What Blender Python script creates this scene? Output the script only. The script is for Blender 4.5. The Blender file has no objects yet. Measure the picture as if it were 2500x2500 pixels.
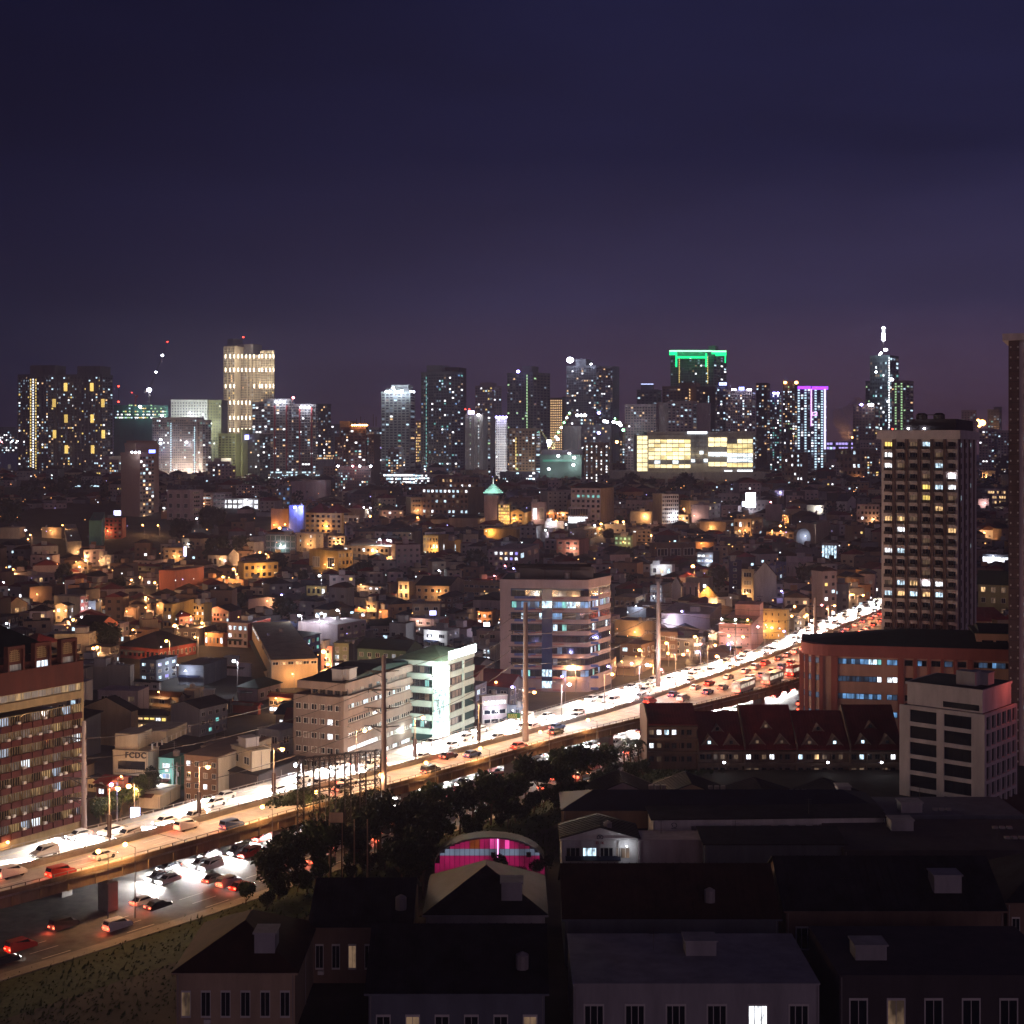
import bpy, math, random
from mathutils import Vector, Matrix
R = random.Random(7)
sc = bpy.context.scene
col = sc.collection
F = 3472.0            # focal length in photograph pixels (50 mm lens, 2500 px wide photograph)
HZ = 1090.0           # row of the horizon
CH = 75.0             # height of the camera above the streets

# ------------------------------------------------------------------ camera
cd = bpy.data.cameras.new("camera"); cam = bpy.data.objects.new("camera", cd); col.objects.link(cam)
cam.location = (0, 0, CH); cam.rotation_euler = (math.pi / 2, 0, 0)
cd.sensor_width = 36; cd.lens = 50; cd.shift_y = (HZ - 1250) / 2500.0
cd.clip_start = 1; cd.clip_end = 30000
sc.camera = cam
# ------------------------------------------------------------------ world, sun, exposure
def lin(c):
    return tuple(((v / 255) / 12.92 if v <= 10 else ((v / 255 + 0.055) / 1.055) ** 2.4) for v in c) + (1,)
w = bpy.data.worlds.new("World"); sc.world = w; w.use_nodes = True
nt = w.node_tree; N = nt.nodes; L = nt.links; N.clear()
out = N.new("ShaderNodeOutputWorld"); bg = N.new("ShaderNodeBackground"); tc = N.new("ShaderNodeTexCoord")
sep = N.new("ShaderNodeSeparateXYZ"); L.new(tc.outputs["Generated"], sep.inputs[0])
def ramp(stops):
    r = N.new("ShaderNodeValToRGB"); L.new(sep.outputs[2], r.inputs[0])
    e = r.color_ramp.elements
    while len(e) < len(stops): e.new(0.5)
    for k, (p, c) in enumerate(stops):
        e[k].position = p; e[k].color = lin(c)
    return r
rl = ramp([(0, (28, 25, 44)), (.05, (22, 25, 52)), (.11, (16, 19, 46)), (.2, (11, 13, 38)), (1, (6, 7, 24))])
rr = ramp([(0, (112, 78, 88)), (.04, (84, 64, 86)), (.1, (55, 50, 80)), (.2, (29, 30, 62)), (1, (9, 10, 28))])
mr = N.new("ShaderNodeMapRange"); mr.interpolation_type = 'SMOOTHSTEP'
mr.inputs[1].default_value = -.42; mr.inputs[2].default_value = .3
L.new(sep.outputs[0], mr.inputs[0])
mx = N.new("ShaderNodeMix"); mx.data_type = 'RGBA'
L.new(mr.outputs[0], mx.inputs[0]); L.new(rl.outputs[0], mx.inputs[6]); L.new(rr.outputs[0], mx.inputs[7])
mp = N.new("ShaderNodeMapping"); mp.inputs[3].default_value = (1.6, 1.6, 6); L.new(tc.outputs["Generated"], mp.inputs[0])
nz = N.new("ShaderNodeTexNoise"); nz.inputs["Scale"].default_value = 2.2; nz.inputs["Detail"].default_value = 5
L.new(mp.outputs[0], nz.inputs["Vector"])
m2 = N.new("ShaderNodeMapRange"); m2.inputs[1].default_value = .3; m2.inputs[2].default_value = .7
m2.inputs[3].default_value = .8; m2.inputs[4].default_value = 1.22
L.new(nz.outputs[0], m2.inputs[0]); L.new(mx.outputs[2], bg.inputs[0]); L.new(m2.outputs[0], bg.inputs[1])
L.new(bg.outputs[0], out.inputs[0])
sl = bpy.data.lights.new("city_glow", 'SUN'); so = bpy.data.objects.new("city_glow", sl); col.objects.link(so)
sl.energy = .33; sl.color = (1, .66, .84); sl.angle = math.radians(35)
so.rotation_euler = (math.radians(83), 0, math.radians(14))      # low glow of the city behind the camera
sc.view_settings.view_transform = 'Standard'; sc.view_settings.look = 'None'
sc.view_settings.exposure = 0; sc.view_settings.gamma = 1; sc.view_settings.use_curve_mapping = False
cy = sc.cycles
cy.use_denoising = True; cy.max_bounces = 4; cy.diffuse_bounces = 2; cy.glossy_bounces = 2; cy.transmission_bounces = 3
cy.volume_bounces = 0; cy.caustics_reflective = False; cy.caustics_refractive = False; cy.sample_clamp_indirect = 3
cy.use_light_tree = True

# ------------------------------------------------------------------ materials
MATS = {}
def new(name):
    m = bpy.data.materials.new(name); m.use_nodes = True
    n = m.node_tree.nodes; b = n["Principled BSDF"]; return m, n, m.node_tree.links, b
def matte(name, c, rough=.85, var=.25, scale=.35, metal=0, streak=True, bump=.15):
    """c: linear base colour; broken up by dirt and rain streaks"""
    if name in MATS: return MATS[name]
    m, n, l, b = new(name); b.inputs["Roughness"].default_value = rough; b.inputs["Metallic"].default_value = metal
    b.inputs["Specular IOR Level"].default_value = .08 if name.startswith("roof") else .25
    t = n.new("ShaderNodeNewGeometry"); mpn = n.new("ShaderNodeMapping"); l.new(t.outputs["Position"], mpn.inputs[0])
    mpn.inputs[3].default_value = (1, 1, .22 if streak else 1)
    a = n.new("ShaderNodeTexNoise"); a.inputs["Scale"].default_value = scale; a.inputs["Detail"].default_value = 6
    a.inputs["Roughness"].default_value = .65; l.new(mpn.outputs[0], a.inputs["Vector"])
    r = n.new("ShaderNodeMapRange"); r.inputs[1].default_value = .3; r.inputs[2].default_value = .72
    r.inputs[3].default_value = 1 - var * 1.4; r.inputs[4].default_value = 1 + var * .4; l.new(a.outputs[0], r.inputs[0])
    x = n.new("ShaderNodeMix"); x.data_type = 'RGBA'; x.blend_type = 'MULTIPLY'; x.inputs[0].default_value = 1
    x.inputs[6].default_value = (*c[:3], 1); cc = n.new("ShaderNodeCombineColor")
    for k in range(3): l.new(r.outputs[0], cc.inputs[k])
    l.new(cc.outputs[0], x.inputs[7]); l.new(x.outputs[2], b.inputs["Base Color"])
    if bump:
        bp = n.new("ShaderNodeBump"); bp.inputs["Strength"].default_value = bump; bp.inputs["Distance"].default_value = .05
        l.new(a.outputs[0], bp.inputs["Height"]); l.new(bp.outputs[0], b.inputs["Normal"])
    MATS[name] = m; return m
def glow(name, c, s, vary=0., scale=.6, vscale=None):
    """something that gives off light itself; vary: curtains, furniture and people in front of the lamps"""
    if name in MATS: return MATS[name]
    m, n, l, b = new(name); b.inputs["Base Color"].default_value = (.05, .05, .05, 1)
    b.inputs["Emission Color"].default_value = (*c, 1); b.inputs["Emission Strength"].default_value = s
    b.inputs["Roughness"].default_value = .4
    if vary:
        t = n.new("ShaderNodeNewGeometry"); a = n.new("ShaderNodeTexNoise")
        mpn = n.new("ShaderNodeMapping"); mpn.inputs[3].default_value = vscale or (1, 1, .45); l.new(t.outputs["Position"], mpn.inputs[0])
        a.inputs["Scale"].default_value = scale; a.inputs["Detail"].default_value = 3; l.new(mpn.outputs[0], a.inputs["Vector"])
        r = n.new("ShaderNodeMapRange"); r.inputs[1].default_value = .36; r.inputs[2].default_value = .62
        r.inputs[3].default_value = s * (1 - vary); r.inputs[4].default_value = s * (1 + vary * .6); l.new(a.outputs[0], r.inputs[0])
        l.new(r.outputs[0], b.inputs["Emission Strength"])
    m.cycles.emission_sampling = 'NONE'
    MATS[name] = m; return m
def glass(name="dark_glass", c=(.012, .015, .022), rough=.08):
    if name in MATS: return MATS[name]
    m, n, l, b = new(name); b.inputs["Base Color"].default_value = (*c, 1); b.inputs["Roughness"].default_value = rough
    b.inputs["Specular IOR Level"].default_value = .6
    MATS[name] = m; return m
W = {
 'cream': (.46, .40, .30), 'white': (.62, .60, .58), 'tan': (.36, .27, .18), 'brown': (.17, .11, .08), 'grey': (.30, .29, .30),
 'mauve': (.36, .29, .31), 'yellow': (.5, .36, .13), 'orange': (.42, .23, .12), 'pink': (.48, .24, .2), 'red': (.26, .055, .04),
 'teal': (.10, .28, .24), 'navy': (.03, .035, .11), 'dark': (.06, .05, .055), 'blue': (.16, .2, .42), 'concrete': (.27, .25, .23),
 'green': (.10, .17, .11), 'olive': (.26, .25, .13), 'slate': (.12, .13, .16), 'brick': (.30, .10, .07)}
WN = {'cream': 'cream', 'white': 'white', 'tan': 'tan', 'brown': 'dark brown', 'grey': 'grey', 'mauve': 'mauve grey', 'yellow': 'yellow', 'orange': 'orange',
      'pink': 'pink', 'red': 'dark red', 'teal': 'green teal', 'navy': 'navy blue', 'dark': 'dark', 'blue': 'pale blue', 'concrete': 'bare concrete',
      'green': 'green', 'olive': 'olive', 'slate': 'slate grey', 'brick': 'brick red'}
def wall(k): return matte("wall_" + k, W[k])
M_roof = {'dark': matte("roof_dark", (.022, .02, .025), .6, .6), 'red': matte("roof_red", (.14, .02, .022), .7, .3),
          'green': matte("roof_green", (.016, .03, .025), .6, .3), 'rust': matte("roof_rust", (.04, .018, .013), .8, .4),
          'pale': matte("roof_pale", (.2, .19, .19), .8, .4), 'blue': matte("roof_blue", (.012, .016, .035), .6, .3)}
M_frame = matte("frame_white", (.5, .48, .45), .6, .1, bump=0); M_frame_d = matte("frame_dark", (.05, .045, .05), .6, .1, bump=0)
M_steel = matte("steel_grey", (.22, .2, .2), .5, .2, 1.2); M_dsteel = matte("steel_dark", (.06, .05, .05), .6, .3, 1)
M_asph = matte("asphalt", (.12, .115, .11), .8, .35, .5, streak=False); M_conc = matte("road_concrete", (.24, .225, .21), .8, .3, .25, streak=False)
M_ground = matte("ground_dirt", (.045, .04, .036), .95, .5, .08, streak=False)
M_paint = matte("road_paint", (.7, .68, .62), .6, .2, 2, streak=False); M_paint_y = matte("road_paint_yellow", (.6, .4, .06), .6, .2, 2, streak=False)
M_beam = matte("girder_concrete", (.26, .19, .12), .85, .45, .3); M_bark = matte("bark", (.09, .06, .04), .9, .3, 2)
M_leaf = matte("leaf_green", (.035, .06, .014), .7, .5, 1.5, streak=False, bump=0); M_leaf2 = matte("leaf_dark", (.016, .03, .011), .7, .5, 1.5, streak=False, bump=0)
M_black = matte("black_rubber", (.02, .02, .02), .7, .1, bump=0)
M_glass = glass()
G = {'warm': glow("window_warm", (1, .62, .28), 1.2, .8, 1.4), 'cool': glow("window_cool", (.62, .84, 1), 1.5, .8, 1.4), 'white': glow("window_white", (.9, .94, 1), 2.2, .7, 1.4),
     'teal': glow("window_teal", (.25, .8, .75), .8, .7), 'blue': glow("window_blue", (.18, .42, .8), .7, .8), 'yellow': glow("window_yellow", (1, .72, .18), 1.3, .5),
     'dim': glow("window_dim", (.8, .5, .3), .16, .8), 'green': glow("window_green", (.5, .9, .5), .8, .6), 'blueD': glow("window_blue_dark", (.10, .22, .42), .22, .8), 'violet': glow("window_violet", (.35, .3, 1), 1.5, .5)}

# ------------------------------------------------------------------ mesh helper
class MB:
    def __init__(s): s.v = []; s.f = []; s.m = []; s.k = 0; s.T = None
    def add(s, vs, fs, k=None):
        o = len(s.v)
        if s.T is not None: vs = [tuple(s.T @ Vector(v)) for v in vs]
        s.v += vs; s.f += [tuple(i + o for i in f) for f in fs]; s.m += [s.k if k is None else k] * len(fs)
    def quad(s, a, b, c, d, k=None): s.add([a, b, c, d], [(0, 1, 2, 3)], k)
    def box(s, x0, x1, y0, y1, z0, z1, k=None):
        s.add([(x0, y0, z0), (x1, y0, z0), (x1, y1, z0), (x0, y1, z0), (x0, y0, z1), (x1, y0, z1), (x1, y1, z1), (x0, y1, z1)],
              [(0, 3, 2, 1), (4, 5, 6, 7), (0, 1, 5, 4), (1, 2, 6, 5), (2, 3, 7, 6), (3, 0, 4, 7)], k)
    def prism(s, pts, z0, z1, k=None):          # pts counter-clockwise in plan
        n = len(pts)
        s.add([(x, y, z0) for x, y in pts] + [(x, y, z1) for x, y in pts],
              [tuple(range(n - 1, -1, -1)), tuple(range(n, 2 * n))] + [(i, (i + 1) % n, (i + 1) % n + n, i + n) for i in range(n)], k)
    def prismx(s, pts, y0, y1, k=None):         # profile in x,z carried along y
        n = len(pts)
        s.add([(x, y0, z) for x, z in pts] + [(x, y1, z) for x, z in pts],
              [tuple(range(n)), tuple(range(2 * n - 1, n - 1, -1))] + [((i + 1) % n, i, i + n, (i + 1) % n + n) for i in range(n)], k)
    def prismy(s, pts, x0, x1, k=None):         # profile in y,z carried along x
        n = len(pts)
        s.add([(x0, y, z) for y, z in pts] + [(x1, y, z) for y, z in pts],
              [tuple(range(n - 1, -1, -1)), tuple(range(n, 2 * n))] + [(i, (i + 1) % n, (i + 1) % n + n, i + n) for i in range(n)], k)
    def tube(s, p, q, r0, r1=None, n=6, k=None, cap=True):
        p = Vector(p); q = Vector(q); r1 = r0 if r1 is None else r1
        d = (q - p).normalized(); a = d.orthogonal().normalized(); b = d.cross(a)
        vs = []
        for c, r in ((p, r0), (q, r1)):
            for i in range(n):
                t = 2 * math.pi * i / n; vs.append(tuple(c + a * math.cos(t) * r + b * math.sin(t) * r))
        fs = [(i, (i + 1) % n, (i + 1) % n + n, i + n) for i in range(n)]
        if cap: fs += [tuple(range(n - 1, -1, -1)), tuple(range(n, 2 * n))]
        s.add(vs, fs, k)
    def ball(s, c, r, n=8, m=5, k=None, sz=1):
        vs = [(c[0], c[1], c[2] + r * sz)]
        for j in range(1, m):
            t = math.pi * j / m
            for i in range(n): vs.append((c[0] + r * math.sin(t) * math.cos(2 * math.pi * i / n), c[1] + r * math.sin(t) * math.sin(2 * math.pi * i / n), c[2] + r * sz * math.cos(t)))
        vs.append((c[0], c[1], c[2] - r * sz)); e = len(vs) - 1
        fs = [(0, 1 + i, 1 + (i + 1) % n) for i in range(n)]
        for j in range(m - 2):
            for i in range(n): a = 1 + j * n; fs.append((a + i, a + n + i, a + n + (i + 1) % n, a + (i + 1) % n))
        fs += [(e, 1 + (m - 2) * n + (i + 1) % n, 1 + (m - 2) * n + i) for i in range(n)]
        s.add(vs, fs, k)
    def mesh(s, name, mats):
        me = bpy.data.meshes.new(name); me.from_pydata(s.v, [], s.f)
        for m in (mats if isinstance(mats, (list, tuple)) else [mats]): me.materials.append(m)
        if any(s.m): me.polygons.foreach_set("material_index", s.m)
        me.update(); return me
    def build(s, name, mats, parent=None, loc=None, rz=0, kind=None):
        return link(name, s.mesh(name, mats), parent, loc, rz, kind)
def link(name, me, parent=None, loc=None, rz=0, kind=None, scale=None):
    o = bpy.data.objects.new(name, me); col.objects.link(o)
    if parent: o.parent = parent
    if loc is not None: o.location = loc
    if rz: o.rotation_euler = (0, 0, rz)
    if scale: o.scale = scale
    if kind: o["kind"] = kind
    return o
LABELS = {}
def tag(o, label, cat, group=None):
    o["label"] = label; o["category"] = cat
    if group: o["group"] = group
    LABELS.setdefault(label, []).append(o); return o
def empty(name, label, cat, loc, rz=0, group=None):
    o = bpy.data.objects.new(name, None); col.objects.link(o); o.location = loc; o.rotation_euler = (0, 0, rz); o.empty_display_size = .5
    return tag(o, label, cat, group)
def lamp(parent, loc, e, c, r=.3, kind='POINT', spot=None, rot=None, name="light"):
    d = bpy.data.lights.new(name, kind); d.energy = e; d.color = c; d.shadow_soft_size = r
    if kind == 'SPOT': d.spot_size = math.radians(spot or 120); d.spot_blend = .6
    o = bpy.data.objects.new(name, d); col.objects.link(o); o.location = loc
    if rot is not None: o.rotation_euler = rot
    if parent: o.parent = parent
    return o
def copy_tree(o, loc, rz, label=None, group=None):
    c = o.copy(); col.objects.link(c); c.location = loc; c.rotation_euler = (0, 0, rz)
    if label: c["label"] = label; LABELS.setdefault(label, []).append(c)
    if group: c["group"] = group
    for ch in list(KIDS(o)):
        d = ch.copy(); col.objects.link(d); d.parent = c
        for g in list(KIDS(ch)):
            e = g.copy(); col.objects.link(e); e.parent = d
    return c
_kids = {}
def KIDS(o):
    if o.name not in _kids: _kids[o.name] = list(o.children)
    return _kids[o.name]

CROP = {'A': (0, 1200, .2588), 'B': (500, 1200, .2588), 'C': (1000, 1200, .2588), 'D': (1500, 1200, .2588), 'E': (2000, 1000, .2588),
        'S1': (0, 780, .2588), 'S2': (450, 780, .2588), 'S3': (900, 780, .2588), 'S4': (1350, 780, .2588), 'S5': (1800, 780, .3623),
        'F1': (0, 1600, .2588), 'F2': (450, 1600, .2588), 'F3': (900, 1600, .2588), 'F4': (1300, 1600, .2588), 'F5': (1700, 1400, .207),
        'F6': (1900, 1500, .3106), 'P': (0, 0, 1)}
def px(c, x): return CROP[c][0] + x * CROP[c][2]
def py(c, y): return CROP[c][1] + y * CROP[c][2]
def gz(D):                                                 # the ground climbs gently towards the skyline
    t = min(1, max(0, (D - 680) / 780)); return 33 * t * t * (3 - 2 * t)
def dist(y, z=0, above=0):          # distance of a point of height z (z = 0: on the ground, above = over it) seen on row y
    if z: return F * (CH - z) / (y - HZ)
    a, b = 150., 6000.
    if y < HZ + (CH - 33 - above) * F / b: return b
    for _ in range(40):
        c = (a + b) / 2
        if HZ + (CH - gz(c) - above) * F / c > y: a = c
        else: b = c
    return a
def ground(x, y, z=0):
    Y = dist(y, z); return ((x - 1250) * Y / F, Y, z or gz(Y))
# ------------------------------------------------------------------ windows
WIN = {}
def winmesh(kind, frame='w', mull=1):
    key = (kind, frame, mull)
    if key in WIN: return WIN[key]
    m = MB(); b = .07; o = -.07; i = -.012
    for (x0, x1, z0, z1) in ((-.5, .5, 0, b), (-.5, .5, 1 - b, 1), (-.5, -.5 + b, b, 1 - b), (.5 - b, .5, b, 1 - b)): m.box(x0, x1, o, 0, z0, z1, 0)
    for k in range(mull):
        x = -.5 + (k + 1) / (mull + 1); m.box(x - .02, x + .02, o * .8, 0, b, 1 - b, 0)
    m.quad((-.5 + b, i, b), (.5 - b, i, b), (.5 - b, i, 1 - b), (-.5 + b, i, 1 - b), 1)
    me = m.mesh("window", [M_frame if frame == 'w' else M_frame_d, G[kind] if kind in G else M_glass])
    WIN[key] = me; return me
ACM = []
def ac_mesh():
    if not ACM: m = MB(); m.box(-.42, .42, -.45, 0, 0, .5); m.box(-.3, .1, -.47, -.451, .08, .42); ACM.append(m.mesh("air_conditioner", M_frame))
    return ACM[0]
def pick(lit, pal):
    if R.random() < lit: return R.choice(pal)
    return 'dark' if R.random() < .8 else 'dim'
def windows(par, Y, face, length, z0, z1, rows, cols, wf=.55, hf=.5, lit=.15, pal=('cool', 'warm', 'white'), x0=0., frame='w', skip=None, offs=.0, force=None):
    """a grid of windows on the left face (y=0, running to -x) or the right face (x=0, running to +y)"""
    sw = length / cols; sh = (z1 - z0) / rows; ww = sw * wf; wh = sh * hf
    each = ww * F / Y > 7.5
    jm = None if each else MB(); keys = ['dark', 'warm', 'cool', 'white', 'teal', 'blue', 'yellow', 'dim', 'green', 'violet']
    for r in range(rows):
        for c in range(cols):
            if skip and skip(r, c): continue
            k = force(r, c) if force else None
            k = k or pick(lit, pal)
            t = x0 + (c + .5) * sw; z = z0 + r * sh + (sh - wh) * .45
            if each:
                me = winmesh(k, frame, 2 if ww > 2.5 else 1)
                if Y < 520 and R.random() < .14:
                    if face == 'L': link("air_conditioner", ac_mesh(), par, (-t + ww * .2, 0, z - .6))
                    else: link("air_conditioner", ac_mesh(), par, (0, t + ww * .2, z - .6), math.pi / 2)
                if face == 'L': link("window", me, par, (-t, -offs, z), 0, None, (ww, 1, wh))
                else: link("window", me, par, (offs, t, z), math.pi / 2, None, (ww, 1, wh))
            else:
                ki = keys.index(k); o = offs + .06
                if face == 'L': jm.box(-t - ww / 2, -t + ww / 2, -o, .0, z, z + wh, ki)
                else: jm.box(0., o, t - ww / 2, t + ww / 2, z, z + wh, ki)
    if jm and jm.v: jm.build("windows", [M_glass] + [G[k] for k in keys[1:]], par, kind="stuff")

FOOT = []      # footprints in plan: (cx, cy, radius)
SEEN = [(717, 1042, 1664, 1900, 305), (970, 1155, 1600, 1850, 335), (1222, 1500, 1418, 1720, 430), (2150, 2385, 1050, 1530, 390), (2450, 2500, 810, 1530, 328)]      # what each building covers of the view, so that the houses filled in between hide none of them
BOOK = [True]
def solve(xl, xc, xr, Y, th, d):
    u0 = (xl - 1250) / F; u1 = (xc - 1250) / F; u2 = (xr - 1250) / F; X = u1 * Y; s, c = math.sin(th), math.cos(th)
    a = (X - u0 * Y) / (c + u0 * s) if xc - xl > .5 else d
    den = s - u2 * c
    dd = (u2 * Y - X) / den if xr - xc > .5 and abs(den) > .02 else d
    if dd <= 0 or dd > 90: dd = d
    return X, a, dd
AWN = {}
def facadework(par, Y, a, d, h):
    """drain pipes, a canopy over the ground floor, an aerial or a clothes frame on the roof"""
    m = MB()
    for x in (-.25, -a + .25): m.tube((x, -.08, 0), (x, -.08, h - .3), .06, n=4)
    m.tube((.08, d * .5, 0), (.08, d * .5, h - .3), .06, n=4); m.build("drain_pipe", M_steel, par)
    if R.random() < .55:
        m = MB(); m.prismy([(-1.3, 2.5), (0, 2.95), (0, 3.05), (-1.3, 2.6)], -a * .95, -a * R.uniform(.05, .4)); m.build("canopy", M_roof[R.choice(['rust', 'pale', 'green', 'blue'])], par)
    if R.random() < .5:
        m = MB(); x, y = -a * R.uniform(.2, .8), d * R.uniform(.2, .8); m.tube((x, y, h - .5), (x, y, h + 3.2), .05, n=4)
        for z in (2.2, 2.6, 3.0): m.tube((x - .6, y, h + z), (x + .6, y, h + z), .03, n=3)
        m.build("aerial", M_dsteel, par)
def roofwork(par, a, d, h, n, dark=False):
    """tanks, stair houses and air-conditioning boxes on a flat roof"""
    for k in range(n):
        x = -a * R.uniform(.15, .85); y = d * R.uniform(.2, .8); t = R.random()
        m = MB()
        if t < .3:
            m.tube((0, 0, 0), (0, 0, 1.7), .8, .8, 10); m.tube((0, 0, 1.7), (0, 0, 2.05), .8, .2, 10); m.build("water_tank", M_steel, par, (x, y, h))
        elif t < .6:
            ww = min(a * .35, 4); m.box(-ww / 2, ww / 2, -1.6, 1.6, 0, 2.5); m.box(-ww / 2 - .2, ww / 2 + .2, -1.8, 1.8, 2.5, 2.7)
            m.build("stair_house", wall('dark' if dark else 'grey'), par, (x, y, h))
        else:
            for q in range(3): m.box(q * 1.3, q * 1.3 + .9, 0, .8, .2, 1.1); m.box(q * 1.3 + .1, q * 1.3 + .8, .1, .7, 0, .2)
            m.build("cooling_units", M_steel, par, (x, y, h))
def building(X, Y, yaw, a, d, h, wk, label, cat="building", roof='flat', rc='dark', rh=None, wl=None, wr=None, lit=.15, pal=('cool', 'warm', 'white'),
             name=None, group=None, clutter=1, ledge=0, hf=.5, wf=.5, frame='w', base=0., ridge='x', over=.5, wk2=None, zb=0., forceL=None, forceR=None, par_h=.7, ribs=False):
    e = empty(name or "building", label, cat, (X, Y, zb), -yaw, group)
    mats = [wall(wk), wall(wk2 or wk)]
    m = MB(); t = .25; q0 = -3 if zb > 0 else 0
    if roof == 'flat':
        hh = h - par_h
        m.quad((-a, 0, q0), (0, 0, q0), (0, 0, h), (-a, 0, h), 0); m.quad((0, 0, q0), (0, d, q0), (0, d, h), (0, 0, h), 1)
        m.quad((0, d, q0), (-a, d, q0), (-a, d, h), (0, d, h), 0); m.quad((-a, d, q0), (-a, 0, q0), (-a, 0, h), (-a, d, h), 1)
        A = [(-a, 0), (0, 0), (0, d), (-a, d)]; B = [(-a + t, t), (-t, t), (-t, d - t), (-a + t, d - t)]
        for i in range(4):
            j = (i + 1) % 4
            m.quad((*A[i], h), (*A[j], h), (*B[j], h), (*B[i], h)); m.quad((*B[i], h), (*B[j], h), (*B[j], hh), (*B[i], hh))
        m.box(-a - .12, .12, -.12, d + .12, h - .18, h - .02)
        if ledge:
            for r in range(1, ledge): z = h * r / ledge; m.box(-a - .15, .15, -.15, d + .15, z - .12, z + .12)
        m.build("wall", mats, e)
        rf = MB(); rf.quad((*B[0], hh), (*B[1], hh), (*B[2], hh), (*B[3], hh)); rf.build("roof", M_roof[rc], e)
        if clutter: roofwork(e, a, d, hh, clutter)
    else:
        rh = rh or min(a, d) * .28
        m.quad((-a, 0, q0), (0, 0, q0), (0, 0, h), (-a, 0, h), 0); m.quad((0, 0, q0), (0, d, q0), (0, d, h), (0, 0, h), 1)
        m.quad((0, d, q0), (-a, d, q0), (-a, d, h), (0, d, h), 0); m.quad((-a, d, q0), (-a, 0, q0), (-a, 0, h), (-a, d, h), 1)
        rf = MB(); o = over; q = .18
        if roof == 'gable' and ridge == 'y':        # the gable looks out of the left face
            g = -a / 2
            m.add([(-a, 0, h), (0, 0, h), (g, 0, h + rh)], [(0, 1, 2)], 0); m.add([(-a, d, h), (0, d, h), (g, d, h + rh)], [(2, 1, 0)], 0)
            k = rh / (a / 2)
            rf.prismx([(-a - o, h - o * k), (g, h + rh), (g, h + rh + q), (-a - o, h - o * k + q)], -o, d + o)
            rf.prismx([(g, h + rh), (o, h - o * k), (o, h - o * k + q), (g, h + rh + q)], -o, d + o)
        elif roof == 'gable':
            g = d / 2
            m.add([(0, 0, h), (0, d, h), (0, g, h + rh)], [(0, 1, 2)], 1); m.add([(-a, 0, h), (-a, d, h), (-a, g, h + rh)], [(2, 1, 0)], 1)
            k = rh / (d / 2)
            rf.prismy([(-o, h - o * k), (g, h + rh), (g, h + rh + q), (-o, h - o * k + q)], -a - o, o)
            rf.prismy([(g, h + rh), (d + o, h - o * k), (d + o, h - o * k + q), (g, h + rh + q)], -a - o, o)
        elif roof == 'hip':
            s = min(a, d) / 2 * .9
            P = [(-a - o, -o, h), (o, -o, h), (o, d + o, h), (-a - o, d + o, h)]
            if a >= d: Q = [(-a + s, d / 2, h + rh), (-s, d / 2, h + rh)]; rf.add(P + Q, [(0, 1, 5, 4), (1, 2, 5), (2, 3, 4, 5), (3, 0, 4), (3, 2, 1, 0)])
            else: Q = [(-a / 2, s, h + rh), (-a / 2, d - s, h + rh)]; rf.add(P + Q, [(0, 1, 4), (1, 2, 5, 4), (2, 3, 5), (3, 0, 4, 5), (3, 2, 1, 0)])
            rf.box(-a - o, o, -o, d + o, h - .2, h - .01)
        elif roof == 'barrel':
            n = 12; g = -a / 2
            for i in range(n):
                p = math.pi * i / n; p2 = math.pi * (i + 1) / n
                x0, z0, x1, z1 = g - a / 2 * math.cos(p), h + rh * math.sin(p), g - a / 2 * math.cos(p2), h + rh * math.sin(p2)
                rf.prismx([(x0, z0), (x1, z1), (x1, z1 + q), (x0, z0 + q)], -.2, d + .2)
                m.add([(g, 0, h), (x0, 0, z0), (x1, 0, z1)], [(0, 1, 2)], 0)
        elif roof == 'shed':
            rf.prismy([(-o, h + .02), (d + o, h + rh), (d + o, h + rh + q), (-o, h + .02 + q)], -a - o, o)
            m.add([(0, 0, h), (0, d, h), (0, d, h + rh)], [(0, 1, 2)], 1); m.add([(-a, 0, h), (-a, d, h), (-a, d, h + rh)], [(2, 1, 0)], 1)
            m.quad((-a, d, h), (0, d, h), (0, d, h + rh), (-a, d, h + rh), 0)
        if ribs and roof in ('gable', 'hip'):
            if roof == 'gable' and ridge == 'y':
                k = rh / (a / 2)
                for j in range(int(d / 1.1)):
                    y = j * 1.1
                    for sg in (0, 1): rf.prismx([(-a - o, h - o * k + q), (-a / 2, h + rh + q), (-a / 2, h + rh + q + .09), (-a - o, h - o * k + q + .09)] if not sg else [(-a / 2, h + rh + q), (o, h - o * k + q), (o, h - o * k + q + .09), (-a / 2, h + rh + q + .09)], y, y + .14)
            elif roof == 'gable':
                k = rh / (d / 2)
                for j in range(int(a / 1.1)): x = -a + j * 1.1; rf.prismy([(-o, h - o * k + q), (d / 2, h + rh + q), (d / 2, h + rh + q + .09), (-o, h - o * k + q + .09)], x, x + .14)
            m.box(-a - o, o, -o - .16, -o - .01, h - .32, h - .1)
            roofwork(e, a * .5, d * .3, h + rh * .35, 1)
        m.build("wall", mats, e); rf.build("roof", M_roof[rc], e)
    z0 = h * base + .3
    if Y < 620: facadework(e, Y, a, d, h)
    if wl: windows(e, Y, 'L', a, z0, h - .6, wl[0], wl[1], wf, hf, lit, pal, 0, frame, force=forceL)
    if wr: windows(e, Y, 'R', d, z0, h - .6, wr[0], wr[1], wf, hf, lit, pal, 0, frame, force=forceR)
    c, s = math.cos(yaw), math.sin(yaw)
    if BOOK[0]:
        P = [(X, Y), (X - a * c, Y + a * s), (X + d * s, Y + d * c)]; xs = [p_[0] / p_[1] * F for p_ in P]
        SEEN.append((1250 + min(xs), 1250 + max(xs), HZ + (CH - h - zb) * F / Y, HZ + (CH - zb) * F / Y, Y))
    FOOT.append((X - a / 2 * c + d / 2 * s, Y + a / 2 * s + d / 2 * c, .5 * math.hypot(a, d)))
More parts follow.
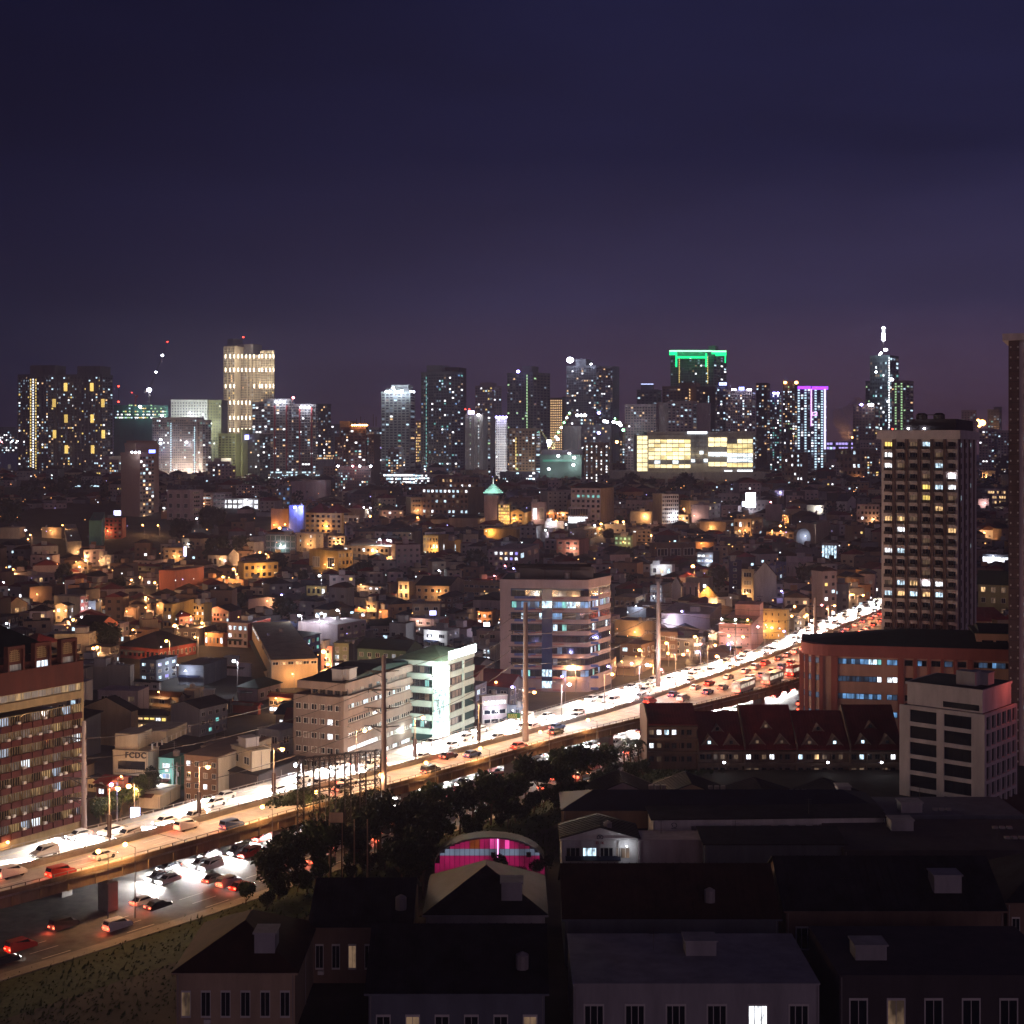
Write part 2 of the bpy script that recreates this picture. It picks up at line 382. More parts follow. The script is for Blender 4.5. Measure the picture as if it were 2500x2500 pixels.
    return e, a, d
def bpx(cr, xl, xc, xr, yt, yb, wk, label, th=None, d=None, Y=None, **kw):
    xl, xc, xr, yt = px(cr, xl), px(cr, xc), px(cr, xr), py(cr, yt)
    if Y is None: Y = dist(py(cr, yb))
    if th is None: th = 22 if xr - xc > .5 and xc - xl > .5 else (0 if xc - xl > .5 else 88)
    th = math.radians(th)
    u1 = (xc - 1250) / F
    if xr - xc > .5 and xc - xl > .5: th = max(th, math.atan(u1) + .12)
    X, a, dd = solve(xl, xc, xr, Y, th, d or min(26, max(8, (xr - xl) * Y / F * .9)))
    zb = gz(Y); h = CH - (yt - HZ) * Y / F - zb
    return building(X, Y, th, a, dd, max(h, 2.8), wk, label, zb=zb, **kw)
# ------------------------------------------------------------------ ground
g = MB(); gy = [-600, 0, 300, 600] + list(range(680, 1480, 40)) + [1500, 2500, 7000]
for a, b in zip(gy, gy[1:]): g.quad((-4600, a, gz(a)), (4600, a, gz(a)), (4600, b, gz(b)), (-4600, b, gz(b)))
g.build("ground", M_ground, kind="structure")
# ------------------------------------------------------------------ elevated expressway
DZ = 8.0
def poly(pts, z): return [Vector(ground(x, y, z)[:2]) for x, y in pts]
farP = [(0, 2083), (78, 2066), (197, 2033), (336, 1996), (499, 1955), (665, 1908), (849, 1861), (1011, 1820), (1146, 1784), (1275, 1753), (1404, 1711),
        (1502, 1683), (1603, 1656), (1740, 1616), (1835, 1594), (1895, 1568), (1988, 1524), (2100, 1477), (2145, 1459), (2230, 1424), (2330, 1388)]
medP = [(110, 2105), (207, 2079), (350, 2040), (499, 1998), (698, 1938), (838, 1905), (947, 1880), (1081, 1843), (1275, 1791), (1400, 1760), (1491, 1737),
        (1580, 1706), (1714, 1660), (1799, 1632), (1899, 1594), (1952, 1575), (2050, 1531), (2145, 1493), (2230, 1455), (2330, 1413)]
nearP = [(240, 2120), (383, 2081), (499, 2050), (665, 1999), (786, 1965), (947, 1918), (1081, 1885), (1211, 1846), (1399, 1794), (1481, 1771), (1585, 1749),
         (1720, 1719), (1845, 1689), (1952, 1662), (2060, 1610), (2145, 1570), (2230, 1500), (2330, 1440)]
farV, medV, nearV = poly(farP, DZ + .4), poly(medP, DZ + .4), poly(nearP, DZ + .4)
back = Vector((-48, -56)).normalized()
for v in (farV, medV, nearV): v.insert(0, v[0] + back * 75)
def resample(v, step):
    P = []; acc = 0
    for a, b in zip(v, v[1:]):
        n = max(1, int((b - a).length / step))
        for i in range(n): P.append(a.lerp(b, i / n))
    P.append(v[-1]); return P
def smooth(P, k=6):
    for _ in range(k): P = [P[0]] + [(P[i - 1] + P[i] * 2 + P[i + 1]) / 4 for i in range(1, len(P) - 1)] + [P[-1]]
    return P
MED = smooth(resample(medV, 4.0), 30)
NRM = []
for i in range(len(MED)):
    t = (MED[min(i + 3, len(MED) - 1)] - MED[max(i - 3, 0)]).normalized(); NRM.append(Vector((-t.y, t.x)))      # to the far side
def cross(P, n, v):
    best = None
    for a, b in zip(v, v[1:]):
        e = b - a; det = n.x * (-e.y) + n.y * e.x
        if abs(det) < 1e-6: continue
        r = a - P; s = (r.x * (-e.y) + r.y * e.x) / det; u = (n.x * r.y - n.y * r.x) / det
        if -.02 <= u <= 1.02 and 1 < s < 60 and (best is None or s < best): best = s
    return best
def widths(v, sg):
    w_ = [cross(P, n * sg, v) for P, n in zip(MED, NRM)]; last = 9.
    for i in range(len(w_)):
        if w_[i] is None: w_[i] = last
        last = w_[i]
    for _ in range(25): w_ = [w_[0]] + [(w_[i - 1] + 2 * w_[i] + w_[i + 1]) / 4 for i in range(1, len(w_) - 1)] + [w_[-1]]
    return w_
WF = widths(farV, 1); WN_ = widths(nearV, -1); NS = len(MED)
def at(i, o, z=DZ): n = NRM[i]; return (MED[i].x + n.x * o, MED[i].y + n.y * o, z)
def strip(m, f0, f1, z0, z1, k=0, i0=0, i1=None, step=1):
    """a solid running along the deck between offsets f0(i), f1(i) and heights z0, z1"""
    i1 = NS - 1 if i1 is None else i1; I = list(range(i0, i1, step)) + [i1]
    for a, b in zip(I, I[1:]):
        m.add([at(a, f0(a), z0), at(b, f0(b), z0), at(b, f1(b), z0), at(a, f1(a), z0), at(a, f0(a), z1), at(b, f0(b), z1), at(b, f1(b), z1), at(a, f1(a), z1)],
              [(0, 1, 2, 3), (7, 6, 5, 4), (4, 5, 1, 0), (6, 7, 3, 2)] + ([(0, 3, 7, 4)] if a == I[0] else []) + ([(1, 5, 6, 2)] if b == I[-1] else []), k)
ex = empty("elevated_expressway", "long concrete expressway viaduct full of traffic, crossing the picture diagonally", "viaduct", (*MED[20], 0))
ex.location = (0, 0, 0)
m = MB(); strip(m, lambda i: -WN_[i], lambda i: WF[i], DZ - .35, DZ); m.build("deck", matte("road_surface", (.42, .40, .38), .8, .25, .25, streak=False), ex)
m = MB()
for s in (-1, 1):
    W_ = WN_ if s < 0 else WF
    strip(m, lambda i: s * (W_[i] - .15 if s < 0 else W_[i] - .5), lambda i: s * (W_[i] - .5 if s < 0 else W_[i] - .15), DZ - 1.9, DZ - .36) if s < 0 else strip(m, lambda i: WF[i] - .5, lambda i: WF[i] - .15, DZ - 1.9, DZ - .36)
for q in (.25, .5, .75): strip(m, lambda i: -WN_[i] * q - .5, lambda i: -WN_[i] * q + .1, DZ - 1.7, DZ - .36); strip(m, lambda i: WF[i] * q - .3, lambda i: WF[i] * q + .3, DZ - 1.7, DZ - .36)
for i in range(0, NS - 1):
    a, b = at(i, -WN_[i] - .02, 0), at(i + 1, -WN_[i + 1] - .02, 0)
    m.box(a[0] - .08, a[0] + .08, a[1] - .1, a[1] + .1, DZ - 1.9, DZ - .4)
m.build("girder", M_beam, ex)
for nm, s, W_ in (("near_parapet", -1, WN_), ("far_parapet", 1, WF)):
    m = MB()
    if s < 0: strip(m, lambda i: -W_[i], lambda i: -W_[i] + .3, DZ - .36, DZ + .7)
    else: strip(m, lambda i: W_[i] - .3, lambda i: W_[i], DZ - .36, DZ + .7)
    m.build("parapet", M_beam if s < 0 else M_conc, ex)
    r = MB(); o = (lambda i: -W_[i] + .15) if s < 0 else (lambda i: W_[i] - .15)
    for i in range(0, NS - 1): r.tube(at(i, o(i), DZ + 1.15), at(i + 1, o(i + 1), DZ + 1.15), .06, n=4, cap=False)
    for i in range(0, NS - 1):
        for u in (0, .5):
            p = Vector(at(i, o(i), DZ + .7)).lerp(Vector(at(i + 1, o(i + 1), DZ + .7)), u); r.box(p.x - .07, p.x + .07, p.y - .07, p.y + .07, DZ + .7, DZ + 1.15)
    r.build("railing", M_steel, ex)
m = MB(); strip(m, lambda i: -.35, lambda i: .35, DZ + .002, DZ + .85); strip(m, lambda i: -.12, lambda i: .12, DZ + .85, DZ + 1.05); m.build("median_barrier", M_conc, ex)
r = MB()
for i in range(0, NS - 1):
    r.tube(at(i, -.25, DZ + 1.5), at(i + 1, -.25, DZ + 1.5), .05, n=4, cap=False); p = at(i, -.25, DZ); r.box(p[0] - .07, p[0] + .07, p[1] - .07, p[1] + .07, DZ + .85, DZ + 1.5)
r.build("median_railing", M_steel, ex)
# painted lane lines
m = MB()
for q in (.26, .51, .76):
    for i in range(0, NS - 2, 3):
        for W_, s in ((WF, 1), (WN_, -1)):
            o0 = s * W_[i] * q; o1 = s * W_[i + 1] * q
            m.quad(at(i, o0 - .08, DZ + .006), at(i + 1, o1 - .08, DZ + .006), at(i + 1, o1 + .08, DZ + .006), at(i, o0 + .08, DZ + .006))
m.build("lane_dash", M_paint, ex, kind="stuff")
m = MB()
for f0 in (lambda i: WF[i] - .9, lambda i: 1.0, lambda i: -1.0, lambda i: -WN_[i] + .8):
    for i in range(NS - 1): m.quad(at(i, f0(i), DZ + .006), at(i + 1, f0(i + 1), DZ + .006), at(i + 1, f0(i + 1) + .12, DZ + .006), at(i, f0(i) + .12, DZ + .006))
m.build("edge_line", M_paint_y, ex)
m = MB()
for i in range(6, NS - 1, 8):
    a, b = at(i, -WN_[i] + .35, DZ + .005), at(i, WF[i] - .35, DZ + .005); t = NRM[i]; tx, ty = t.y * .12, -t.x * .12
    m.quad((a[0] - tx, a[1] - ty, a[2]), (a[0] + tx, a[1] + ty, a[2]), (b[0] + tx, b[1] + ty, b[2]), (b[0] - tx, b[1] - ty, b[2]))
m.build("expansion_joint", M_black, ex, kind="stuff")
# piers
for i in range(3, NS - 2, 8):
    ang = math.atan2(-NRM[i].x, NRM[i].y); wN, wF = WN_[i], WF[i]
    c = at(i, (wF - wN) / 2, 0); m = MB(); hw = (wF + wN) / 2
    m.prismx([(-hw * .8, DZ - 1.92), (-hw * .8, DZ - 2.5), (-hw * .4, DZ - 3.4), (hw * .4, DZ - 3.4), (hw * .8, DZ - 2.5), (hw * .8, DZ - 1.92)], -1.1, 1.1)
    pr = m.build("pier_cap", M_beam, ex, c, math.atan2(NRM[i].y, NRM[i].x))
    for s in (-1, 1):
        m = MB(); m.box(s * hw * .62 - 1.3, s * hw * .62 + 1.3, -1., 1., 0, DZ - 3.41); m.build("pier", M_conc, ex, c, math.atan2(NRM[i].y, NRM[i].x))
# ground level road under and beside the viaduct
m = MB()
def gstrip(m, f0, f1, z, k=0):
    for i in range(NS - 1): m.quad(at(i, f0(i), z), at(i + 1, f0(i + 1), z), at(i + 1, f1(i + 1), z), at(i, f1(i), z), k)
gstrip(m, lambda i: -WN_[i] - 9, lambda i: WF[i] + 5, .02); m.build("service_road", M_asph, kind="structure")
m = MB()
for o in (-9.0, -5.8, -2.6):
    for i in range(0, NS - 2, 3): m.quad(at(i, -WN_[i] + o + 1, .026), at(i + 1, -WN_[i + 1] + o + 1, .026), at(i + 1, -WN_[i + 1] + o + 1.14, .026), at(i, -WN_[i] + o + 1.14, .026))
m.build("road_marking", M_paint, kind="structure")
m = MB(); strip(m, lambda i: -WN_[i] - 11.5, lambda i: -WN_[i] - 9, -.05, .15); strip(m, lambda i: WF[i] + 5, lambda i: WF[i] + 7, -.05, .15); m.build("pavement", M_conc, kind="structure")
m = MB(); gstrip(m, lambda i: -WN_[i] - 24, lambda i: -WN_[i] - 11.5, .03); m.build("grass_verge", matte("grass", (.03, .05, .015), .95, .5, 1.2, streak=False), kind="structure")
def sidx(x, y, z=DZ):
    p = Vector(ground(x, y, z)[:2]); return min(range(NS), key=lambda i: (MED[i] - p).length)

# ------------------------------------------------------------------ lamps
C_OR = (1, .50, .2); C_WH = (.86, .9, 1); C_BL = (.45, .45, 1)
GL = {'o': glow("lamp_orange", (1, .40, .09), 26), 'w': glow("lamp_white", (.85, .9, 1), 26), 'b': glow("lamp_blue", (.35, .3, 1), 26), 'r': glow("lamp_red", (1, .05, .03), 12),
      'g': glow("lamp_green", (.3, 1, .45), 14), 'p': glow("lamp_pink", (1, .25, .3), 20), 'q': glow("lamp_peach", (1, .6, .35), 24)}
LC = {'o': C_OR, 'w': C_WH, 'b': C_BL, 'r': (1, .1, .05), 'g': (.3, 1, .5), 'p': (1, .35, .35), 'q': (1, .6, .42)}
def globe(par, loc, k, r=.35, e=900, drop=.25):
    m = MB(); m.ball((0, 0, 0), r, 8, 5, 0, .8); o = m.build("lamp_globe", GL[k], par, loc)
    lamp(par, (loc[0], loc[1], loc[2] - r - drop), e, LC[k], .25, name="lamp_light"); return o
# double armed lamps on the median of the viaduct
M_ban = matte("banner_dark", (.06, .03, .03), .6, .3); n_l = 0
ordn = ['first', 'second', 'third', 'fourth', 'fifth', 'sixth', 'seventh', 'eighth', 'ninth', 'tenth', 'eleventh', 'twelfth', 'thirteenth', 'fourteenth', 'fifteenth', 'sixteenth', 'seventeenth', 'eighteenth', 'nineteenth', 'twentieth']
ids = [sidx(238, 2068), sidx(468, 2006), sidx(667, 1947), sidx(849, 1902), sidx(1006, 1864), sidx(1150, 1825), sidx(1275, 1791), sidx(1376, 1766), sidx(1463, 1743), sidx(1550, 1715), sidx(1640, 1685), sidx(1714, 1660), sidx(1780, 1636), sidx(1860, 1608), sidx(1940, 1579), sidx(2020, 1545), sidx(2090, 1515)]
ids = [max(2, ids[0] - 9)] + ids
for q, i in enumerate(ids):
    b = at(i, 0); e = empty("street_lamp", "double armed lamp on the viaduct median, %s from the left end" % ordn[q] + (", with a dark banner" if q < 7 else ""), "street lamp", (b[0], b[1], DZ), math.atan2(NRM[i].y, NRM[i].x), "lamps along the median of the viaduct")
    m = MB(); m.tube((0, 0, .9), (0, 0, 10), .13, .08, 8); m.build("pole", M_steel, e)
    for s in (-1, 1):
        m = MB(); m.tube((0, 0, 9.7), (s * 2.2, 0, 10.3), .05, n=5); m.build("arm", M_steel, e)
        m = MB(); m.box(s * 2.2 - .35, s * 2.2 + .35, -.14, .14, 10.25, 10.42); m.build("lamp_head", M_steel, e)
    k = 'o' if q not in (8, 10) else 'w'
    globe(e, (-2.3, 0, 10.05), k, .42, 7500); lamp(e, (4.5, 0, 9.6), 4500, (1, .86, .74), .3)  # bare light beyond the far arm is added to whiten the far lanes
    if q > 9: globe(e, (2.3, 0, 10.05), 'o' if q % 2 else 'p', .4, 4200)
    if q < 7:
        m = MB(); m.box(-.5, -.12, -.06, .06, 1.6, 5.2); m.box(.12, .5, -.06, .06, 1.6, 5.2); m.box(-.5, .5, -.07, .07, 5.2, 5.3); m.box(-.5, .5, -.07, .07, 1.5, 1.6); m.build("banner", M_ban, e)
# single lamps of the service road
for q, (x, y) in enumerate([(-60, 2040), (-20, 2000), (453, 1961), (640, 1940), (855, 1906), (1027, 1884), (1180, 1850), (1314, 1813), (1434, 1778)]):
    X, Y, _ = ground(x, y, 9); i = min(range(NS), key=lambda j: (MED[j] - Vector((X, Y))).length); b = at(i, -WN_[i] - 3.2, 0)
    e = empty("street_lamp", "slim single lamp beside the near edge of the viaduct, %s from the left end" % ordn[q], "street lamp", b, math.atan2(NRM[i].y, NRM[i].x), "service road lamps")
    m = MB(); m.tube((0, 0, 0), (0, 0, 11.3), .11, .06, 6); m.build("pole", M_steel, e)
    m = MB(); m.tube((0, 0, 11.2), (2.4, 0, 11.5), .045, n=5); m.build("arm", M_steel, e); globe(e, (2.5, 0, 11.3), 'o', .4, 2600)
# green direction sign hanging over the road beside the tall pole
p = ground(1277, 1790, DZ); e = empty("road_sign", "small green direction sign on a post beside the tall pole at the viaduct", "sign", (p[0] - .6, p[1] + 1, DZ), 0)
m = MB(); m.tube((0, 0, .9), (0, 0, 5.2), .1, n=6); m.build("post", M_steel, e)
m = MB(); m.box(-3.2, -.1, -.08, 0, 3.3, 4.5); m.build("sign_panel", matte("sign_green", (.01, .09, .05), .5, .1, bump=0), e)
m = MB()
for z, ws in ((3.95, (.5, .4, .35, .45)), (3.5, (.4, .3, .35, .25, .3))):
    x = -2.9
    for w_ in ws: m.box(x, x + w_, -.1, -.081, z, z + .26); x += w_ + .12
m.build("sign_lettering", matte("sign_letters", (.4, .38, .15), .5, .1, bump=0), e)

# ------------------------------------------------------------------ vehicles
def carmesh(Lg, Wd, prof, z0):
    m = MB(); n = len(prof); hw = Wd / 2
    def ring(s): return [(x, s * (hw if z < .9 else hw - .18), z) for x, z in prof]
    a, b = ring(-1), ring(1); m.add(a + b, [tuple(range(n)), tuple(range(2 * n - 1, n - 1, -1))] + [((i + 1) % n, i, i + n, (i + 1) % n + n) for i in range(n)])
    return m
PC = [(-2.15, .3), (2.15, .3), (2.2, .62), (2.05, .82), (1.15, .93), (.45, 1.42), (-1.15, 1.45), (-1.75, .98), (-2.15, .95), (-2.2, .6)]
PV = [(-2.2, .35), (2.2, .35), (2.25, .8), (1.95, 1.05), (1.25, 1.2), (.75, 1.8), (-2.0, 1.85), (-2.22, 1.2)]
M_tail = glow("tail_light", (1, .06, .03), 14); M_head = glow("head_light", (1, .97, .9), 30); M_rim = M_steel
paints = {k: matte("car_" + k, c, .35, .08, bump=0) for k, c in {'white': (.7, .7, .7), 'silver': (.45, .45, .47), 'black': (.03, .03, .035), 'red': (.35, .03, .02), 'grey': (.16, .16, .17), 'blue': (.05, .09, .22)}.items()}
def cube(x0, x1, y0, y1, z0, z1, mat, nm):
    m = MB(); m.box(x0, x1, y0, y1, z0, z1); return m.mesh(nm, mat)
wm = MB(); wm.tube((0, -.1, 0), (0, .1, 0), .33, n=10); wheel_me = wm.mesh("wheel", M_black)
hl_me = cube(-.04, .06, -.22, .22, -.11, .11, M_head, "headlight"); tl_me = cube(-.06, .05, -.2, .2, -.1, .1, M_tail, "taillight")
def glassmesh(van):
    m = MB()
    if van: P = ((-1.9, 1.25, 1.7, .75, .82),)
    for s in (-1, 1):
        y = s * ((.96 if van else .9) - .17)
        if van: m.add([(-1.9, y, 1.22), (1.1, y, 1.22), (.7, y, 1.7), (-1.85, y, 1.7)], [(0, 1, 2, 3) if s < 0 else (3, 2, 1, 0)])
        else: m.add([(-1.55, y, 1.0), (.95, y, 1.0), (.4, y, 1.36), (-1.1, y, 1.36)], [(0, 1, 2, 3) if s < 0 else (3, 2, 1, 0)])
    if van: m.quad((1.31, -.7, 1.22), (1.31, .7, 1.22), (.83, .65, 1.78), (.83, -.65, 1.78)); m.quad((-2.26, .7, 1.25), (-2.26, -.7, 1.25), (-2.1, -.65, 1.75), (-2.1, .65, 1.75))
    else: m.quad((1.17, -.66, .98), (1.17, .66, .98), (.55, .6, 1.4), (.55, -.6, 1.4)); m.quad((-1.78, .66, 1.0), (-1.78, -.66, 1.0), (-1.25, -.6, 1.42), (-1.25, .6, 1.42))
    return m.mesh("window_glass", M_glass)
gl_car, gl_van = glassmesh(0), glassmesh(1)
body_me = {}
for k in paints:
    body_me[('car', k)] = carmesh(4.4, 1.8, PC, .3).mesh("body", paints[k]); body_me[('van', k)] = carmesh(4.5, 1.92, PV, .35).mesh("body", paints[k])
beam = bpy.data.lights.new("headlight_beam", 'SPOT'); beam.energy = 60000; beam.color = (1, .95, .9); beam.spot_size = math.radians(120); beam.spot_blend = .4; beam.shadow_soft_size = .15
gbeam = beam.copy(); gbeam.energy = 9000; gbeam.spot_size = math.radians(160); gbeam.shadow_soft_size = .5
rbeam = bpy.data.lights.new("taillight_glow", 'POINT'); rbeam.energy = 130; rbeam.color = (1, .12, .05); rbeam.shadow_soft_size = .2
NV = [0]
def vehicle(kind, paint, P, z, ang, label, group, lit='head', light=True, wheels=True):
    e = empty("van" if kind == 'van' else "car", label, kind if kind == 'van' else 'car', (P[0], P[1], z), ang, group)
    link("body", body_me[(kind, paint)], e); link("window_glass", gl_van if kind == 'van' else gl_car, e)
    for s in (-1, 1): link("headlight", hl_me, e, (2.16, s * .62, .62)); link("taillight", tl_me, e, (-2.18, s * .62, .75))
    if wheels:
        for x in (-1.35, 1.35):
            for s in (-1, 1): link("wheel", wheel_me, e, (x, s * .8, .33))
    if light:
        d = (beam if z > 1 else gbeam) if lit == 'head' else rbeam
        o = bpy.data.objects.new("light", d); col.objects.link(o); o.parent = e
        if lit == 'head': o.location = (2.6, 0, 1.0); o.rotation_euler = (0, math.radians(-34), 0)
        else: o.location = (-2.7, 0, .7)
    return e
def busmesh(c):
    m = MB(); m.prismy([(-1.25, .45), (1.25, .45), (1.25, 2.7), (1.1, 3.1), (-1.1, 3.1), (-1.25, 2.7)], -5.4, 5.4); m.box(-4, -1.5, -.8, .8, 3.1, 3.35); return m.mesh("body", c)
bus_me = {k: busmesh(c) for k, c in {'red': paints['red'], 'white': paints['white'], 'grey': paints['silver']}.items()}
bw = MB()
for s in (-1, 1):
    for q in range(7): x = -5 + q * 1.43; bw.quad(*(((x, s * 1.262, 1.5), (x + 1.25, s * 1.262, 1.5), (x + 1.25, s * 1.262, 2.5), (x, s * 1.262, 2.5)) if s < 0 else ((x + 1.25, s * 1.262, 1.5), (x, s * 1.262, 1.5), (x, s * 1.262, 2.5), (x + 1.25, s * 1.262, 2.5))))
bw.quad((5.41, -1.1, 1.3), (5.41, 1.1, 1.3), (5.41, 1.1, 2.6), (5.41, -1.1, 2.6)); bw.quad((-5.41, 1, 1.5), (-5.41, -1, 1.5), (-5.41, -1, 2.5), (-5.41, 1, 2.5))
busw_me = bw.mesh("window_glass", glow("bus_window", (1, .8, .6), .8, .7, 1.2))
def bus(c, P, z, ang, label):
    e = empty("bus", label, "bus", (P[0], P[1], z), ang, "buses on the viaduct")
    link("body", bus_me[c], e); link("window_glass", busw_me, e)
    for x in (-3.6, 3.4):
        for s in (-1, 1): link("wheel", wheel_me, e, (x, s * 1.1, .48), 0, None, (1.4, 1.4, 1.4))
    for s in (-1, 1): link("taillight", tl_me, e, (-5.42, s * .9, 1.0), 0, None, (1, 1.3, 2)); link("headlight", hl_me, e, (5.4, s * .9, .9))
    o = bpy.data.objects.new("light", rbeam); col.objects.link(o); o.parent = e; o.location = (-6.1, 0, .9)
def near_word(i):
    x = MED[i].x / MED[i].y * F + 1250
    for lim, t in ((120, "at the lower left"), (330, "by the brick apartment tower"), (560, "before the FCDC building"), (760, "behind the steel gantry"), (960, "by the beige offices"),
                   (1130, "before the floodlit building"), (1290, "by the second pole"), (1500, "before the rounded tower"), (1620, "by the third tall pole"), (1800, "by the roof garden"), (2000, "at the orange office block"), (9999, "at the far end")):
        if x < lim: return t
NTH = {}
def nth(s):
    NTH[s] = NTH.get(s, -1) + 1
    return s if not NTH[s] else ordn[min(19, NTH[s])] + ' ' + s
lanes = [('head', .14), ('head', .38), ('head', .62), ('head', .86)]
cnt = {}
def vlabel(paint, kind, txt, i, lane):
    s = "%s %s %s, %s" % (paint, kind, txt, near_word(i)); cnt[s] = cnt.get(s, 0) + 1
    return s + (", %s lane" % lane)
LN = ["median", "second", "third", "outer"]
for ln, (lit, q) in enumerate(lanes):
    i = R.randint(1, 3)
    while i < NS - 4:
        pc = R.choice(['white', 'white', 'white', 'silver']); kd = 'van' if R.random() < .35 else 'car'
        a = at(i, WF[i] * q); t = MED[i + 1] - MED[i]
        vehicle(kd, pc, a, DZ, math.atan2(-t.y, -t.x), nth("%s %s, headlights on, %s far lane, %s" % (pc, kd, LN[ln], near_word(i))), "cars driving towards the camera on the viaduct", 'head', True, i < 70)
        i += R.choice([3, 4, 5, 6, 7])
for ln, q in enumerate((.2, .5, .8)):
    i = R.randint(2, 8); x = 0
    while i < NS - 4:
        x = MED[i].x / MED[i].y * F + 1250
        pc = R.choice(['white', 'silver', 'black', 'red', 'grey', 'blue']); kd = 'van' if R.random() < .3 else 'car'
        a = at(i, -WN_[i] * q); t = MED[i + 1] - MED[i]; ang = math.atan2(t.y, t.x)
        if x > 1640 and ln == 2: 
            bc = R.choice(['red', 'white', 'grey'])
            if x < 2000: bus(bc, a, DZ, ang, nth("%s bus with lit windows, queueing %s" % (bc, "above the dark red gables" if x < 1800 else "near the orange block")))
            i += 4; continue
        vehicle(kd, pc, a, DZ, ang, nth("%s %s, red tail lights, %s near lane, %s" % (pc, kd, LN[ln], near_word(i))), "cars driving away on the viaduct", 'tail', True, i < 70)
        i += R.choice([7, 9, 12]) if x < 1560 else R.choice([2, 3])
for ln, (o, lit) in enumerate(((.36, 'head'), (.5, 'head'), (.64, 'head'), (1.2, 'tail'), (-2.4, 'tail'), (-5.6, 'tail'))):
    i = R.randint(1, 4)
    while i < min(NS - 30, 78):
        pc = R.choice(['white', 'silver', 'black', 'red', 'grey']); kd = 'van' if R.random() < .4 else 'car'
        if lit == 'head' and MED[i].x / MED[i].y * F + 1250 < 330: i += 2; continue
        a = at(i, -WN_[i] + (o * (WN_[i] + WF[i]) if lit == 'head' else o), .03); t = (MED[i + 1] - MED[i]) * (1 if lit == 'tail' else -1)
        vehicle(kd, pc, a, .03, math.atan2(t.y, t.x), nth("%s %s, %s, on the ground level road %s" % (pc, kd, "facing the camera" if lit == 'head' else "seen from behind", near_word(i))), "cars on the service road", lit, True, False)
        i += R.choice([2, 3]) if lit == 'head' else R.choice([3, 4, 5])
# ------------------------------------------------------------------ trees
def crownmesh(seed, rx, rz, n, leaf, mat, clumps=9):
    r = random.Random(seed); m = MB(); cl = []
    for k in range(clumps):
        a = r.uniform(0, 6.28); q = math.sqrt(r.random()) * .7
        cl.append((math.cos(a) * rx * q, math.sin(a) * rx * q, rz * r.uniform(-.55, .75) , r.uniform(.34, .55) * rx))
    for k in range(n):
        cx, cy_, cz, cr = cl[r.randrange(clumps)]
        v = Vector((r.gauss(0, 1), r.gauss(0, 1), r.gauss(0, .8))).normalized() * cr * r.uniform(.55, 1.08)
        p = Vector((cx, cy_, cz)) + v; d = Vector((r.gauss(0, 1), r.gauss(0, 1), r.gauss(0, 1))).normalized(); a = d.orthogonal().normalized() * leaf * r.uniform(.6, 1.3); b = d.cross(a).normalized() * leaf * r.uniform(.35, .8)
        m.add([tuple(p - a), tuple(p + b * .8), tuple(p + a), tuple(p - b)], [(0, 1, 2, 3)])
    return m.mesh("crown", mat)
def trunkmesh(seed, h, r0):
    r = random.Random(seed); m = MB(); p = Vector((0, 0, 0)); q = Vector((r.uniform(-.3, .3), r.uniform(-.3, .3), h * .55)); m.tube(p, q, r0, r0 * .7, 7)
    for k in range(5):
        a = r.uniform(0, 6.28); e = q + Vector((math.cos(a) * h * .3, math.sin(a) * h * .3, h * r.uniform(.25, .5))); m.tube(q, e, r0 * .5, r0 * .15, 5)
    return m.mesh("trunk", M_bark)
CR = [crownmesh(k, 3.0, 2.6, 1500, .42, M_leaf if k < 4 else M_leaf2, 11) for k in range(6)]
TR = [trunkmesh(k, 6.0, .24) for k in range(3)]
CRB = [crownmesh(20 + k, 5.5, 3.6, 1700, .85, M_leaf2, 16) for k in range(3)]
def tree(X, Y, s, label, group=None, big=False, k=None, z=0.):
    k = R.randrange(6) if k is None else k
    e = empty("tree", label, "tree", (X, Y, z), R.uniform(0, 6.28), group); e.scale = (s, s, s * R.uniform(.9, 1.15))
    link("trunk", TR[k % 3], e); link("crown", (CRB[k % 3] if big else CR[k]), e, (0, 0, 6.0 if not big else 6.5))
def palmmesh(seed):
    r = random.Random(seed); m = MB()
    for k in range(16):
        a = 2 * math.pi * k / 16 + r.uniform(-.2, .2); el = r.uniform(.1, 1.0); p = Vector((0, 0, 0)); d = Vector((math.cos(a), math.sin(a), 0)); side = Vector((-d.y, d.x, 0)); L_ = r.uniform(2.4, 3.2)
        prev = None
        for s in range(8):
            t = s / 7; q = d * L_ * t * math.cos(el * .6) + Vector((0, 0, L_ * (math.sin(el) * t - 1.1 * t * t)))
            if prev is not None:
                for sg in (-1, 1):
                    e = side * sg * (.75 * (1 - t * .7)); dn = Vector((0, 0, -.3))
                    m.add([tuple(prev), tuple(q), tuple((prev + q) / 2 + e + dn + d * .25)], [(0, 1, 2)])
            prev = q
    return m.mesh("frond", M_leaf2)
PALM = [palmmesh(1), palmmesh(2)]
def palm(X, Y, h, label, group="palm trees"):
    e = empty("palm_tree", label, "palm tree", (X, Y, 0), R.uniform(0, 6), group)
    m = MB(); m.tube((0, 0, 0), (.2, .1, h), .2, .13, 7); m.build("trunk", M_bark, e); link("frond", R.choice(PALM), e, (.2, .1, h), 0, None, (1.1, 1.1, 1.1))
